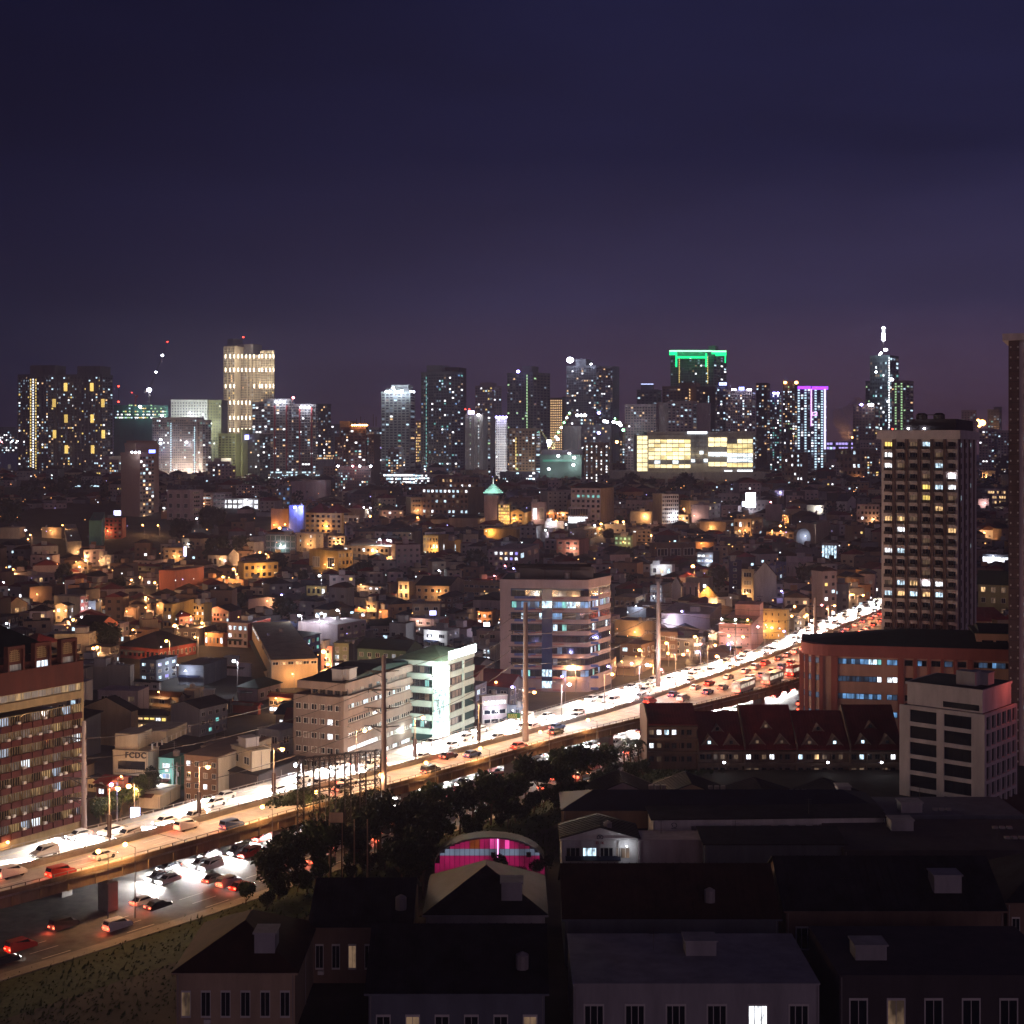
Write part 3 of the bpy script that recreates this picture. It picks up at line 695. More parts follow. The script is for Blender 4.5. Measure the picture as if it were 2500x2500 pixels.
# row of trees along the service road
q = 0
for i in range(4, NS - 1):
    x = (at(i, -WN_[i] - 13)[0]) / at(i, -WN_[i] - 13)[1] * F + 1250
    if x > 1560: break
    if x > 600:
        a = at(i, -WN_[i] - R.uniform(11.5, 16)); tree(a[0], a[1], R.uniform(.5, .68), nth("low bushy tree of the roadside belt %s" % near_word(i)), "low bushes between the roadside trees", z=-1.2)
        a = at(i, -WN_[i] - R.uniform(14, 18)); tree(a[0], a[1], R.uniform(.42, .6), nth("shrub on the slope of the roadside belt %s" % near_word(i)), "low bushes between the roadside trees", z=-1.2)
    if x > 1470: continue
    if R.random() < .97:
        o = -WN_[i] - R.uniform(11.8, 15); a = at(i, o)
        if x < 560: continue
        tree(a[0], a[1], R.uniform(.95, 1.2), "leafy dark green roadside tree, %s in the row from the left" % (ordn[q] if q < 20 else "%dth" % (q + 1)), "row of trees between the service road and the warehouses"); q += 1
    if x > 900 and x < 1330 and R.random() < .35:
        a = at(i, -WN_[i] - R.uniform(17, 22)); tree(a[0], a[1], R.uniform(.5, .7), "low dark tree on the grass bank below the roadside row, %s" % near_word(i), "small trees on the grass bank")
for k in range(22):       # dense dark mass at the bottom
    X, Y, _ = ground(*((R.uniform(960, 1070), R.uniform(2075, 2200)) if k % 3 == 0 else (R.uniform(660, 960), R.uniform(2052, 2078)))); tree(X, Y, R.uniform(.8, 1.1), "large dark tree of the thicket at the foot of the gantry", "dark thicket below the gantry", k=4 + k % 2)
m = MB(); ru = random.Random(8)
for k in range(11000):
    i = ru.randrange(2, 62); f_ = ru.random(); a = at(i, -WN_[i] - 12 - f_ * (26 if i < 40 else 12)); dx, dy, s = ru.uniform(-3, 3), ru.uniform(-3, 3), ru.uniform(.1, .3); an = ru.uniform(0, 3.1); c_, s_ = math.cos(an) * s, math.sin(an) * s; hh_ = ru.uniform(.15, .6) * (1.6 if (i * 7 + int(f_ * 9)) % 5 == 0 else .7)
    m.add([(a[0] + dx - c_, a[1] + dy - s_, 0), (a[0] + dx + c_, a[1] + dy + s_, 0), (a[0] + dx + c_ * .4 + .2, a[1] + dy + s_ * .3, hh_)], [(0, 1, 2)])
m.build("undergrowth", M_leaf, kind="stuff")
for k, (x, y) in enumerate([(1500, 1900), (1525, 1893), (1540, 1880), (1560, 1886), (1405, 1925)]):
    X, Y, _ = ground(x, y); palm(X, Y, R.uniform(6, 7.5), "tall palm by the service road left of the dark townhouses, %s from the left" % ordn[k])
for k, (x, y) in enumerate([(1512, 1690), (1540, 1688), (1575, 1690), (1560, 1680)]):
    X, Y, _ = ground(x, y + 60); palm(X, Y, 8, "palm behind the viaduct right of the rounded office tower, %s from the left" % ordn[k])
for k in range(14):
    X, Y, _ = ground(210 + k * 11 + R.uniform(-5, 5), 2050 - k * 6); tree(X, Y + 8, R.uniform(.45, .7), "scrubby tree behind the viaduct right of the brick apartment tower", "scrub behind the far parapet")
# ------------------------------------------------------------------ tall tubular power poles
poles = [("P", 205, 1760, 2110, 6, 'a steel grey pole in front of the brick apartment tower'), ("P", 937, 1600, 2030, 7, 'tall steel pole right of the lattice gantry'), ("P", 1283, 1470, 1895, 7, 'tall steel pole in front of the rounded office tower'),
         ("P", 1607, 1420, 1745, 5, 'tall steel pole over the dark townhouse roof'), ("P", 1990, 1458, 1640, 4, 'far steel pole above the orange block, before the concrete tower')]
ptop = []
for cr, x, yt, yb, wd, lb in poles:
    X, Y, _ = ground(x, yb); h = CH - (yt - HZ) * Y / F; r0 = (wd + 2) * Y / F * .95
    e = empty("power_pole", lb, "pole", (X, Y, 0), 0, "tall steel power poles"); m = MB(); m.tube((0, 0, 0), (0, 0, h), r0, r0 * .62, 12); 
    for z in (.3, .5, .7, .86): m.tube((0, 0, h * z), (0, 0, h * z + .35), r0 * (1 - .38 * z) + .06, n=12)
    m.build("pole", matte("pole_steel", (.22, .18, .19), .5, .2, .5), e)
    for k in range(4):
        zz = h - 3.2 - k * 3.6; m = MB(); m.tube((0, 0, zz), (-3.8, 0, zz + .3), .17, .1, 5); m.tube((0, 0, zz - 1.2), (-2.6, 0, zz + .2), .09, n=4)
        m.tube((0, 0, zz), (3.0, 0, zz + .3), .15, .09, 5)
        m.build("crossarm", M_dsteel, e)
        m = MB(); m.tube((-3.0, 0, zz + .25), (-3.0, 0, zz - .5), .1, n=6); m.build("insulator", M_dsteel, e)
    ptop.append((X, Y, h))
wires = MB()
def wire(m, a, b, sag, r=.07, n=10):
    a, b = Vector(a), Vector(b); pv = a
    for k in range(1, n + 1):
        t = k / n; p = a.lerp(b, t); p.z -= sag * 4 * t * (1 - t); m.tube(pv, p, r, n=3, cap=False); pv = p
for a, b in zip(ptop[:-1], ptop[1:]):
    for k in range(4):
        m = MB(); wire(m, (a[0] - 3, a[1], a[2] - 3.4 - k * 3.6), (b[0] - 3, b[1], b[2] - 3.4 - k * 3.6), 2.5)
        o = m.build("power_cable", M_dsteel); tag(o, "%s dark power cable between the tall steel poles, crossing before %s" % (["top", "second", "third", "lowest"][k], ["the beige offices", "the floodlit building", "the rounded tower", "the roof garden building"][ptop.index(a)]), "cable", "cables between the steel poles")
# ------------------------------------------------------------------ lattice gantry of the substation
X0, Y0, _ = ground(738, 2120); X1, Y1, _ = ground(925, 2075)
e = empty("lattice_gantry", "dark steel lattice gantry of the substation standing before the viaduct", "gantry", (X0, Y0 - 2, 0))
nL = 6; topz = CH - (1845 - HZ) * Y0 / F
cols_ = []
for k in range(nL):
    t = k / (nL - 1); cx, cy_ = (X1 - X0) * t, (Y1 - Y0) * t; m = MB(); s = .55
    P4 = [(cx - s, cy_ - s), (cx + s, cy_ - s), (cx + s, cy_ + s), (cx - s, cy_ + s)]; H = topz - t * 1.0; cols_.append((cx, cy_, H))
    for p in P4: m.tube((*p, 0), (*p, H), .1, n=4)
    n = int(H / 1.3)
    for j in range(n):
        for a in range(4):
            p, q = P4[a], P4[(a + 1) % 4]; z = j * H / n; z2 = (j + 1) * H / n
            m.tube((*(p if j % 2 else q), z), (*(q if j % 2 else p), z2), .055, n=3, cap=False); m.tube((*p, z2), (*q, z2), .055, n=3, cap=False)
    m.build("lattice_column", M_dsteel, e)
for k in range(nL - 1):
    a, b = cols_[k], cols_[k + 1]
    for (za, zb, nm) in ((a[2], b[2], "lattice_beam"), (a[2] * .72, b[2] * .72, "lattice_beam")):
        m = MB(); m.tube((a[0], a[1] - .4, za), (b[0], b[1] - .4, zb), .1, n=4); m.tube((a[0], a[1] - .4, za - .7), (b[0], b[1] - .4, zb - .7), .09, n=4); m.tube((a[0], a[1] + .4, za), (b[0], b[1] + .4, zb), .05, n=4)
        for j in range(6):
            t, t2 = j / 6, (j + 1) / 6; A = Vector((a[0], a[1] - .4, za)); B = Vector((b[0], b[1] - .4, zb)); p = A.lerp(B, t); q = A.lerp(B, t2); p.z -= .7 * (j % 2); q.z -= .7 * (1 - j % 2); m.tube(p, q, .055, n=3)
        m.build(nm, M_dsteel, e)
    m = MB(); mx_ = [(a[i_] + b[i_]) / 2 for i_ in range(3)]; m.tube((mx_[0], mx_[1], mx_[2] - .7), (mx_[0], mx_[1], mx_[2] - 2.3), .12, n=6); m.build("insulator", M_dsteel, e)
    m = MB(); m.tube((a[0], a[1], a[2] * .72), (b[0], b[1], b[2] * .3), .03, n=3); m.tube((a[0], a[1], a[2] * .3), (b[0], b[1], b[2] * .72), .03, n=3); m.build("brace", M_dsteel, e)
for k, x in enumerate((774, 804, 835, 865, 897)):
    X, Y, _ = ground(x, 2150); e = empty("power_pole", "pale concrete post at the gantry foot, %s from the left" % ordn[k], "post", (X, Y, 0), 0, "concrete posts at the gantry")
    hh = CH - ((2000 if k else 1985) - HZ) * Y / F; m = MB(); m.tube((0, 0, 0), (0, 0, hh), .16, .11, 7); m.build("post", matte("post_tan", (.3, .2, .12), .8), e)
X, Y, _ = ground(821, 2155); e = empty("road_sign", "pale blank signboard on two posts in front of the gantry", "sign", (X, Y, 0)); hh = CH - (1983 - HZ) * Y / F
m = MB()
for q in range(3): m.box(-1.2, 1.2, -.3, -.2, hh - 1.7 + q * .58, hh - 1.16 + q * .58)
m.build("sign_panel", matte("sign_tan", (.4, .28, .2), .7), e)
m = MB(); m.tube((-.9, 0, 0), (-.9, 0, hh), .08); m.tube((.9, 0, 0), (.9, 0, hh), .08); m.build("post", M_dsteel, e)

# ------------------------------------------------------------------ brick red apartment tower, lower left
th = math.radians(33); Y = 255.5
Xc = (-58 - 1250) / F * Y; u2 = (204 - 1250) / F; dd = (u2 * Y - Xc) / (math.sin(th) - u2 * math.cos(th))
Yf = Y + dd * math.cos(th)             # distance of the right end
zr = lambda y: CH - (y - HZ) * Yf / F  # height of row y at the right end
e = empty("apartment_tower", "brick red apartment tower with rows of window boxes and arched roof screens, lower left corner", "building", (Xc, Y, 0), -th)
FOOT.append((Xc - 8, Y + 8, 26)); A_ = 22.
ztop = zr(1612); brick = matte("tower_brick", (.068, .019, .016), .9, .25, .5); cream = matte("tower_cream", (.27, .21, .12), .9, .25, .5)
m = MB(); m.box(-A_, -.3, -.0, dd, 0, zr(1745), 1); m.box(-A_, 0, 0, dd, zr(1665), ztop - .02, 0); m.box(-A_, -.25, 0, dd, zr(1703), zr(1665) - .003, 1)
m.box(-.28, .02, dd - .55, dd + .05, 0, zr(1665) - .01, 1); m.build("wall", [brick, cream], e)
m = MB(); m.box(-.24, .1, 0, dd - .6, zr(1703), zr(1684)); m.build("cream_band", cream, e)
NB = 10; bw_ = (dd - .6) / NB; pitch = (zr(1715) - zr(2000)) / 8.0
palB = ['cool', 'white', 'warm', 'dim', 'dim', 'yellow']
cur = {k: glow("curtain_" + k, c, s, .8, 2.2, (1, 1, .12)) for k, c, s in (('cool', (.55, .72, .95), .62), ('warm', (.9, .6, .25), .35), ('dim', (.7, .5, .3), .09), ('grey', (.55, .5, .5), .14), ('bright', (.8, .9, 1), 1.3))}
wb = MB(); wb.box(0, .55, .12, bw_ - .12, 0, pitch * .42); wb_me = wb.mesh("window_box", matte("tower_box", (.07, .018, .016), .9, .25, .8))
fm = MB()
for (y0, y1, z0, z1) in ((.06, .16, .42, 1.0), (bw_ - .16, bw_ - .06, .42, 1.0), (.06, bw_ - .06, .95, 1.0), (bw_ * .5 - .03, bw_ * .5 + .03, .42, .95), (bw_ * .27 - .02, bw_ * .27 + .02, .42, .95), (bw_ * .74 - .02, bw_ * .74 + .02, .42, .95)): fm.box(-.2, .12, y0, y1, z0 * pitch, z1 * pitch)
fm.add([(.0, 0.04, .42 * pitch), (.55, 0.04, .42 * pitch), (.0, 0.04, .97 * pitch)], [(0, 1, 2)]); fm.add([(.0, 0.1, .42 * pitch), (.55, 0.1, .42 * pitch), (.0, 0.1, .97 * pitch)], [(2, 1, 0)])
fm_me = fm.mesh("window_frame", cream)
pn = {}
for k in list(cur) + ['dark']:
    q = MB(); q.quad((-.12, .1, .42 * pitch), (-.12, bw_ - .1, .42 * pitch), (-.12, bw_ - .1, .96 * pitch), (-.12, .1, .96 * pitch)); pn[k] = q.mesh("pane", cur.get(k, M_glass))
acm = MB(); acm.box(0.1, .7, 0, .7, 0, .45); ac_me = acm.mesh("air_conditioner", M_frame)
for r in range(15):
    z = zr(1715) - (r + 1) * pitch
    if z < 0: break
    for c in range(NB):
        y0 = c * bw_ ; wn = link("window_box", wb_me, e, (0, y0, z))
        link("window_frame", fm_me, e, (0, y0, z)); link("pane", pn[R.choices(['dark', 'dim', 'grey', 'cool', 'warm', 'bright'], [30, 25, 25, 11, 8, 4])[0]], e, (0, y0, z))
        if R.random() < .28: link("air_conditioner", ac_me, e, (0, y0 + bw_ * R.choice([.1, .6]), z + pitch * .43))
for c in range(14):
    w_ = dd / 14; q = MB(); q.box(-.27, -.21, c * w_ + .1, c * w_ + w_ - .1, zr(1682), zr(1667)); q.build("window", cur[R.choice(['grey', 'dim', 'grey', 'warm', 'grey'])], e)
for c in range(4):     # roof screens with arched lattice
    y0 = dd * (c / 4) + .7; y1 = y0 + dd * .155; zt = ztop + 4.6
    m = MB(); m.box(-1.2, .05, y0, y0 + .35, ztop, zt); m.box(-1.2, .05, y1 - .35, y1, ztop, zt); m.box(-1.2, .05, y0 + .35, y1 - .35, zt - .6, zt - .01); m.box(-.9, -.6, y0 + .35, y1 - .35, ztop, zt - .6); m.build("roof_screen", brick, e)
    g = MB(); yc = (y0 + y1) / 2; rr_ = (y1 - y0) * .27
    for a in range(7):
        yy = yc - rr_ + a * rr_ / 3; hh = math.sqrt(max(.05, 1 - ((yy - yc) / rr_) ** 2)) * 1.0; g.box(-.55, -.5, yy - .06, yy + .06, zt - 2.9, zt - 1.7 + hh)
    for a in range(6): g.box(-.53, -.48, yc - rr_, yc + rr_, zt - 2.9 + a * .38, zt - 2.8 + a * .38)
    g.build("lattice_grille", cream, e)
    q = MB(); q.box(-.85, -.55, y0 + .4, y1 - .4, ztop - .9, ztop + 1.1); q.build("window", cur['bright' if c == 2 else 'grey'], e)
m = MB(); m.box(-4, -1.3, 0, dd, ztop, ztop + 1.2); m.build("penthouse_wall", brick, e)
rf = MB(); rf.add([(-A_ + 2, -1, ztop + 3), (-1.5, -1, ztop + 2.6), (-1.5, dd * .8, ztop + 2.6), (-A_ + 2, dd * .9, ztop + 3), (-9, dd * .3, ztop + 8.4), (-11, dd * .45, ztop + 8.4)], [(0, 1, 4), (1, 2, 5, 4), (2, 3, 5), (3, 0, 4, 5)])
rf.build("roof", M_roof['green'], e)
globe(e, (1.2, dd * .24, zr(2000)), 'o', .28, 500)

# ------------------------------------------------------------------ rounded office tower in the middle
Y = 434.; th = math.radians(5)
X, a, _ = solve(px('C', 855), px('C', 1690), px('C', 1690), Y, th, 10); Xr = (px('C', 1932) - 1250) / F
h0 = CH - (py('C', 850) - HZ) * Y / F
e = empty("office_tower", "ten storey office tower with rounded corner, blue glass bands and beige parapets, behind the viaduct", "office building", (X, Y, 0), -th)
FOOT.append((X - a / 2, Y + 10, a * .62))
dR = 21.; bx = math.sin(math.radians(55)) * dR; by = math.cos(math.radians(55)) * dR
def outline(o=0.):
    pts = [(-a - o, -o), (-2.5, -o)]
    for k in range(1, 7): t = math.radians(90 * k / 7 * .4); pts.append((-2.5 + 3.2 * math.sin(t * 1.6) * 1.0, -o + 2.2 * (1 - math.cos(t * 1.6))))
    lx, ly = pts[-1]; pts.append((lx + 6.4 + o, ly + 15)); pts.append((lx + 6.4 + o, 22)); pts.append((-a - o, 22)); return pts
beige = matte("tower_beige", (.30, .235, .24), .85, .2, .3)
pitch = 28.0 * Y / F; zt = CH - (1440 - HZ) * Y / F
m = MB(); m.prism(outline(0), 0, 3.2 + .0); 
m.prism(outline(0), zt + .3, h0)
for r in range(11):
    z1 = zt - r * pitch - pitch * .62
    if z1 > 3.6: m.prism(outline(.0), z1 - pitch * .38 + .02, z1)
m.box(-a - .05, -a + 3.2, -.06, 0.5, 0, h0 + .02)
m.build("wall", beige, e)
m = MB(); m.prism(outline(.25), h0, h0 + .5); m.build("cornice", beige, e)
gp = MB(); core = [(x * .985 - .12, y + .35) for x, y in outline(0)]; gp.prism(core, 3.2, zt + .3); gp.build("glass_core", matte("glass_blue_dark", (.012, .022, .07), .2, .2, bump=0), e)
# panes, floor by floor
pane_lit = {1: .8, 2: .35, 7: .35, 8: .45, 9: .75, 5: .12, 0: .06, 3: .1, 4: .05, 6: .1}
bl = matte("spandrel_blue", (.05, .09, .26), .5, .15, bump=0)
pm = {}
def pane_me(k, w_, h_):
    key = (k, round(w_, 2), round(h_, 2))
    if key not in pm:
        q = MB(); q.box(-w_ / 2, w_ / 2, 0, .06, 0, h_, 0); q.box(-w_ / 2 - .06, -w_ / 2, -.06, .06, 0, h_, 1); q.box(w_ / 2, w_ / 2 + .06, -.06, .06, 0, h_, 1)
        pm[key] = q.mesh("window", [G[k] if k in G else M_glass, M_frame_d])
    return pm[key]
O = outline(0)
path = [Vector((x, y)) for x, y in O[:9]]; seg = []
for p, q in zip(path, path[1:]): seg.append((p, q, (q - p).length))
tot = sum(s[2] for s in seg)
def onpath(t):
    for p, q, l_ in seg:
        if t <= l_: d = (q - p) / l_; return p + d * t, d
        t -= l_
    return q, (q - p).normalized()
for r in range(10):
    zb_ = zt - r * pitch - pitch * .6
    n = int(tot / 1.55)
    for c in range(n):
        t = 3.6 + (c + .5) * (tot - 4.4) / n
        if .40 < t / tot < .405: continue
        p, d = onpath(t); k = 'dark'
        if R.random() < pane_lit.get(r, .1): k = R.choice(['cool', 'blue', 'blue', 'teal', 'blue', 'blueD']) if r != 0 else 'blueD'
        nrm_ = Vector((d.y, -d.x)); o = link("window", pane_me(k, 1.35, pitch * .52), e, (p.x - nrm_.x * .12, p.y - nrm_.y * .12, zb_), math.atan2(d.y, d.x))
    for t0, t1 in ((.10, .25), (.66, .8)):
        p0, d = onpath(tot * t0); p1, _ = onpath(tot * t1); q = MB(); q.box(p0.x, p1.x if p1.x > p0.x else p0.x + 2, p0.y - .09, p0.y - .01, zb_ - .75, zb_); q.build("spandrel_panel", bl, e)
m = MB(); m.box(-a * .47 - 1.6, -a * .47 + 1.6, -.2, .4, 3.2, zt + .2); m.build("glass_shaft", matte("shaft_glass", (.02, .04, .12), .15, .2, bump=0), e)
for r in range(10):
    zb_ = zt - r * pitch - pitch * .6
    if r in (1, 7, 8, 9):
        for q in range(3): s = MB(); s.box(-a * .47 - 1.5 + q * 1.02, -a * .47 - .55 + q * 1.02, -.26, -.2, zb_, zb_ + pitch * .6); s.build("window", G['cool'], e)
    for x0 in (-a * .47 - 5, -a * .47 + 1.8): s = MB(); s.box(x0, x0 + 3.4, -.55, -.03, zb_ - .62, zb_ - .5); s.build("sunshade", matte("red_trim", (.25, .03, .03), .6, .1, bump=0), e)
rf = MB(); rf.prism([(x * .98, y + .3) for x, y in O], h0 + .5, h0 + .55); rf.build("roof", M_roof['dark'], e)
m = MB(); m.box(-a * .8, -a * .05, 5, 14, h0 + .55, h0 + 3.6); m.box(-a * .55, -a * .0, 3, 8, h0 + 2.6, h0 + 3.2); m.box(-a * .1, 1.2, 4, 8, h0 + .55, h0 + 4.0); m.build("roof_house", wall('dark'), e)
m = MB(); m.box(-a * .86, a * .02, 1.8, 12, h0 + 4.2, h0 + 4.35)
for x in (-a * .8, -a * .5, -a * .2): m.tube((x, 2.5, h0 + .5), (x, 2.5, h0 + 4.2), .12)
m.build("roof_canopy", M_roof['rust'], e)
roofwork(e, a, 12, h0 + .5, 4)

# ------------------------------------------------------------------ white floodlit building with the light shaft
Y = 338.; th = math.radians(12)
X, a, d_ = solve(px('F3', 240), px('F3', 690), px('F3', 990), Y, math.radians(24), 16); th = math.radians(24)
h = CH - (py('F3', 60) - HZ) * Y / F
e = empty("office_building", "white floodlit office building with a blazing vertical light shaft and pyramid roof", "office building", (X, Y, 0), -th)
FOOT.append((X, Y + 8, 15))
wh = matte("white_cladding", (.34, .42, .39), .6, .15, .4); gw = matte("greenish_glass", (.02, .05, .05), .12, .2, bump=0)
m = MB(); m.box(-a, -.02, .3, d_, 0, h - 1.2); m.build("glass_core", gw, e)
m = MB(); m.box(-a - .3, 0.2, -.1, d_ + .2, h - 1.2, h)
for r in range(6):
    z = h - 1.2 - (r + 1) * 3.25
    if z < 0: break
    m.box(-a, -2.8, -.45, .3, z, z + 1.35); m.tube((-2.8, -.05, z), (-2.8, -.05, z + 1.35), .42, n=10); m.box(.0, .3, 3.6, d_ * .62, z, z + 1.35); m.box(.0, .25, d_ * .68, d_, z, z + 1.35)
m.box(-.1, .45, 3.2, 3.6, 0, h - 1.2); m.box(-.1, .45, d_ * .62, d_ * .66, 0, h - 1.2); m.box(-2.3, -1.9, -.5, .2, 0, h - 1.2)
m.build("wall", wh, e)
shb = glow("shaft_light", (.85, 1, .97), 7, .3, .5); shm = glow("shaft_glass_lit", (.7, 1, .95), 1.8, .75, 1.3)
nr = 14
for r in range(nr):
    z0 = 4 + (h - 5.2) * r / nr; z1 = z0 + (h - 5.2) / nr - .12
    for c in range(3):
        q = MB(); q.box(-1.86 + c * .66, -1.86 + c * .66 + .58, -.3, .28, z0, z1); q.build("shaft_panel", shb if r > 9 or r < 4 else shm, e)
        q = MB(); q.box(.1, .35, -.25 + c * 1.12, -.25 + c * 1.12 + 1.02, z0, z1); q.build("shaft_panel", shb if r > 9 or r < 4 else shm, e)
m = MB(); m.box(-1.88, .08, -.2, .2, 4, h - 1.2); m.build("shaft_core", M_frame_d, e)
m = MB(); m.box(.25, .7, 3.0, d_ + .2, h + .1, h + 2.0); m.build("sign_box", glow("sign_light", (.9, 1, .98), 6, 0), e)
m = MB(); m.add([(-a - .5, -.3, h), (.4, -.3, h), (.4, d_ + .3, h), (-a - .5, d_ + .3, h), (-a / 2, d_ / 2, h + 2.6)], [(0, 1, 4), (1, 2, 4), (2, 3, 4), (3, 0, 4)]); m.build("roof", matte("roof_olive", (.16, .2, .13), .6, .3, .4), e)
for r in range(5):
    z = h - 1.2 - (r + 1) * 3.25 + 1.4
    for c in range(7): link("window", winmesh(R.choice(['dark', 'dark', 'teal', 'dim', 'dark', 'cool' if r > 3 else 'dark']), 'd'), e, (-a + .9 + c * (a - 3.6) / 7, .25, z), 0, None, ((a - 3.6) / 7 * .9, 1, 1.7))
    for c in range(4): link("window", winmesh(R.choice(['dark', 'dark', 'dim', 'dim']), 'd'), e, (.05, 4.3 + c * (d_ * .62 - 3.8) / 4, z), math.pi / 2, None, ((d_ * .62 - 3.8) / 4 * .9, 1, 1.7))
lamp(e, (1.5, -3.5, h - 2.5), 7500, (.8, 1, .95), .6, name="floodlight"); lamp(e, (1.5, -3.5, 7), 4000, (.8, 1, .95), .6, name="floodlight"); lamp(e, (-a * .6, -5, 8), 1200, (.8, 1, .95), .6, name="floodlight")
lamp(e, (1.6, -1.5, h + 2.2), 3200, (.85, 1, .97), .6, name="floodlight")

# ------------------------------------------------------------------ beige band-windowed office building
Y = 312.; th = math.radians(24); X, a, d_ = solve(px('F2', 1030), px('F2', 1500), px('F3', 550), Y, th, 20)
h = CH - (py('F2', 400) - HZ) * Y / F
e = empty("office_building", "beige six storey office building with continuous window bands and a set-back dark roofed top floor", "office building", (X, Y, 0), -th)
FOOT.append((X, Y + 12, 20)); be = matte("office_beige", (.22, .165, .14), .85, .25, .3)
fl = 3.15
m = MB(); m.box(-a, -.35, .35, d_, 0, h - .6); m.build("core", be, e)
m = MB(); m.box(-a, 0, 0, .3, 0, h); m.box(-a, -a + .3, .3, d_, 0, h)
m.box(-.6, .25, -.25, 1.6, 0, h + .3)
for r in range(7):
    z = h - r * fl - 1.9
    if z < 0: break
    m.box(-.35, .1, 1.6, d_, z + .02, z + 1.9)
m.build("wall", be, e)
m = MB(); 
for c in range(8): x = -a + .6 + c * (a - 1.5) / 7; m.box(x - .12, x + .12, -.12, -.001, 0, h - .1)
m.build("pilaster", be, e)
for r in range(6):
    z = h - r * fl - 1.9 - 1.05; n = int((d_ - 1.8) / 1.05)
    if z < 0: break
    for c in range(n):
        k = 'dark'
        if r == 3: k = 'white' if c < n * .35 or R.random() < .25 else 'dim'
        elif r == 4: k = R.choice(['white', 'cool', 'dim'])
        elif r == 0: k = R.choice(['dark', 'dim', 'cool', 'dark'])
        elif R.random() < .25: k = 'dim'
        link("window", winmesh(k, 'w', 0), e, (-.32, 1.9 + (c + .5) * (d_ - 1.9) / n, z), math.pi / 2, None, ((d_ - 1.9) / n, 1, 1.05))
for r in range(5):
    for c in range(6):
        k = 'dark' if R.random() < .78 else R.choice(['cool', 'white', 'dim'])
        link("window", winmesh(k, 'w', 1), e, (-a + 1.3 + c * (a - 2.6) / 5, -.003, h - 3.2 - r * fl), 0, None, (1.5, 1, 1.35))
h2 = CH - (1667 - HZ) * (Y + 2) / F
m = MB(); x0 = -a + 3.4
m.box(x0, -1.2, 1.8, d_ - 3, h - .6, h2 - 1.7); m.box(-a + .4, .0, .8, d_ - 2, h2 - 1.7, h2); m.build("penthouse_wall", be, e)
for c in range(5): link("window", winmesh('dark', 'd', 1), e, (x0 + 1.2 + c * 1.9, 1.79, h + .1), 0, None, (1.5, 1, 1.5))
for c in range(9): link("window", winmesh(R.choice(['dark', 'dark', 'dim', 'cool']), 'd', 1), e, (-1.19, 3 + c * (d_ - 7) / 9, h + .1), math.pi / 2, None, (1.6, 1, 1.5))
rf = MB(); rf.box(-a + .7, -.3, 1.1, d_ - 2.3, h2, h2 + .05); rf.prismy([(2, h2 + .05), (d_ / 2, h2 + 1.6), (d_ - 3, h2 + .05)], -a + 1.5, -1); rf.build("roof", M_roof['green'], e); roofwork(e, a * .6, 8, h2 + .06, 2)
# ------------------------------------------------------------------ building with FCDC letters
def letters(par, txt, x, z, size, mat, y=-.06, face='L', depth=.12):
    cu = bpy.data.curves.new("letters", 'FONT'); cu.body = txt; cu.size = size; cu.extrude = depth; cu.space_character = 1.15; cu.offset = size * .02
    t_ = bpy.data.objects.new("text", cu); col.objects.link(t_); cu.materials.append(mat); bpy.context.view_layer.update()
    me = bpy.data.meshes.new_from_object(t_.evaluated_get(bpy.context.evaluated_depsgraph_get())); bpy.data.objects.remove(t_)
    o = link("lettering", me, par, (x, y, z)); o.rotation_euler = (math.pi / 2, 0, 0) if face == 'L' else (math.pi / 2, 0, math.pi / 2); return o
e, a, d_ = bpx('F1', 1065, 1395, 1500, 905, 1250, 'cream', "cream building with the letters FCDC above its balconies, left of the viaduct", d=24, clutter=0, th=12, wr=None)
h = e.children[0].dimensions.z if False else CH - (py('F1', 905) - HZ) * dist(py('F1', 1250)) / F
letters(e, "FCDC", -a * .64, h - 1.55, 1.75, matte("letters_black", (.02, .02, .03), .6, .1, bump=0), -.14)
for r in range(3):
    z = h - 2.0 - (r + 1) * 3.2
    if z < -.8: break
    q = MB(); q.box(-a * .85, -a * .08, -.05, .3, z + .9, z + 2.9); q.build("recess", M_glass, e)
    q = MB(); q.box(-a * .9, -a * .02, -1.1, -.02, z + .1, z + .3)
    for c in range(14): q.box(-a * .9 + c * a * .88 / 13 - .03, -a * .9 + c * a * .88 / 13 + .03, -1.1, -1.04, z + .3, z + 1.2)
    q.box(-a * .9, -a * .02, -1.1, -1.03, z + 1.2, z + 1.28); q.build("balcony", M_frame, e)
q = MB(); q.box(-a, -a * .35, 1, 8, h, h + 3.4); q.box(-a, 0, 9, 20, h, h + 2.6); q.build("roof_house", wall('cream'), e)
q = MB()
for c in range(9): q.box(-.15, .15, 2 + c * 2.4, 2.3 + c * 2.4, h, h + 1.2)
q.box(-.05, .05, 2, 22, h + 1.1, h + 1.2); q.build("roof_railing", M_frame, e)
# brown house with white window grilles
e, a, d_ = bpx('F2', 0, 320, 820, 960, 1420, 'brown', "brown fronted house with white barred windows, beside the viaduct", th=20, wk2='cream', wl=(4, 4), wr=None, clutter=1, d=20, lit=.2, hf=.5)
e2, a, d_ = bpx('F2', 440, 640, 810, 905, 1400, 'cream', "cream walled annex with a terrace on top, right of the brown fronted house", th=50, wl=(3, 2), clutter=1)
e2, a, d_ = bpx('F2', 350, 700, 1115, 1130, 1420, 'dark', "long low shed with a white lit row of windows, between annex and viaduct", th=30, roof='shed', rh=1, wr=(1, 9), forceR=lambda r, c: 'white' if c > 3 else 'cool', rc='dark')
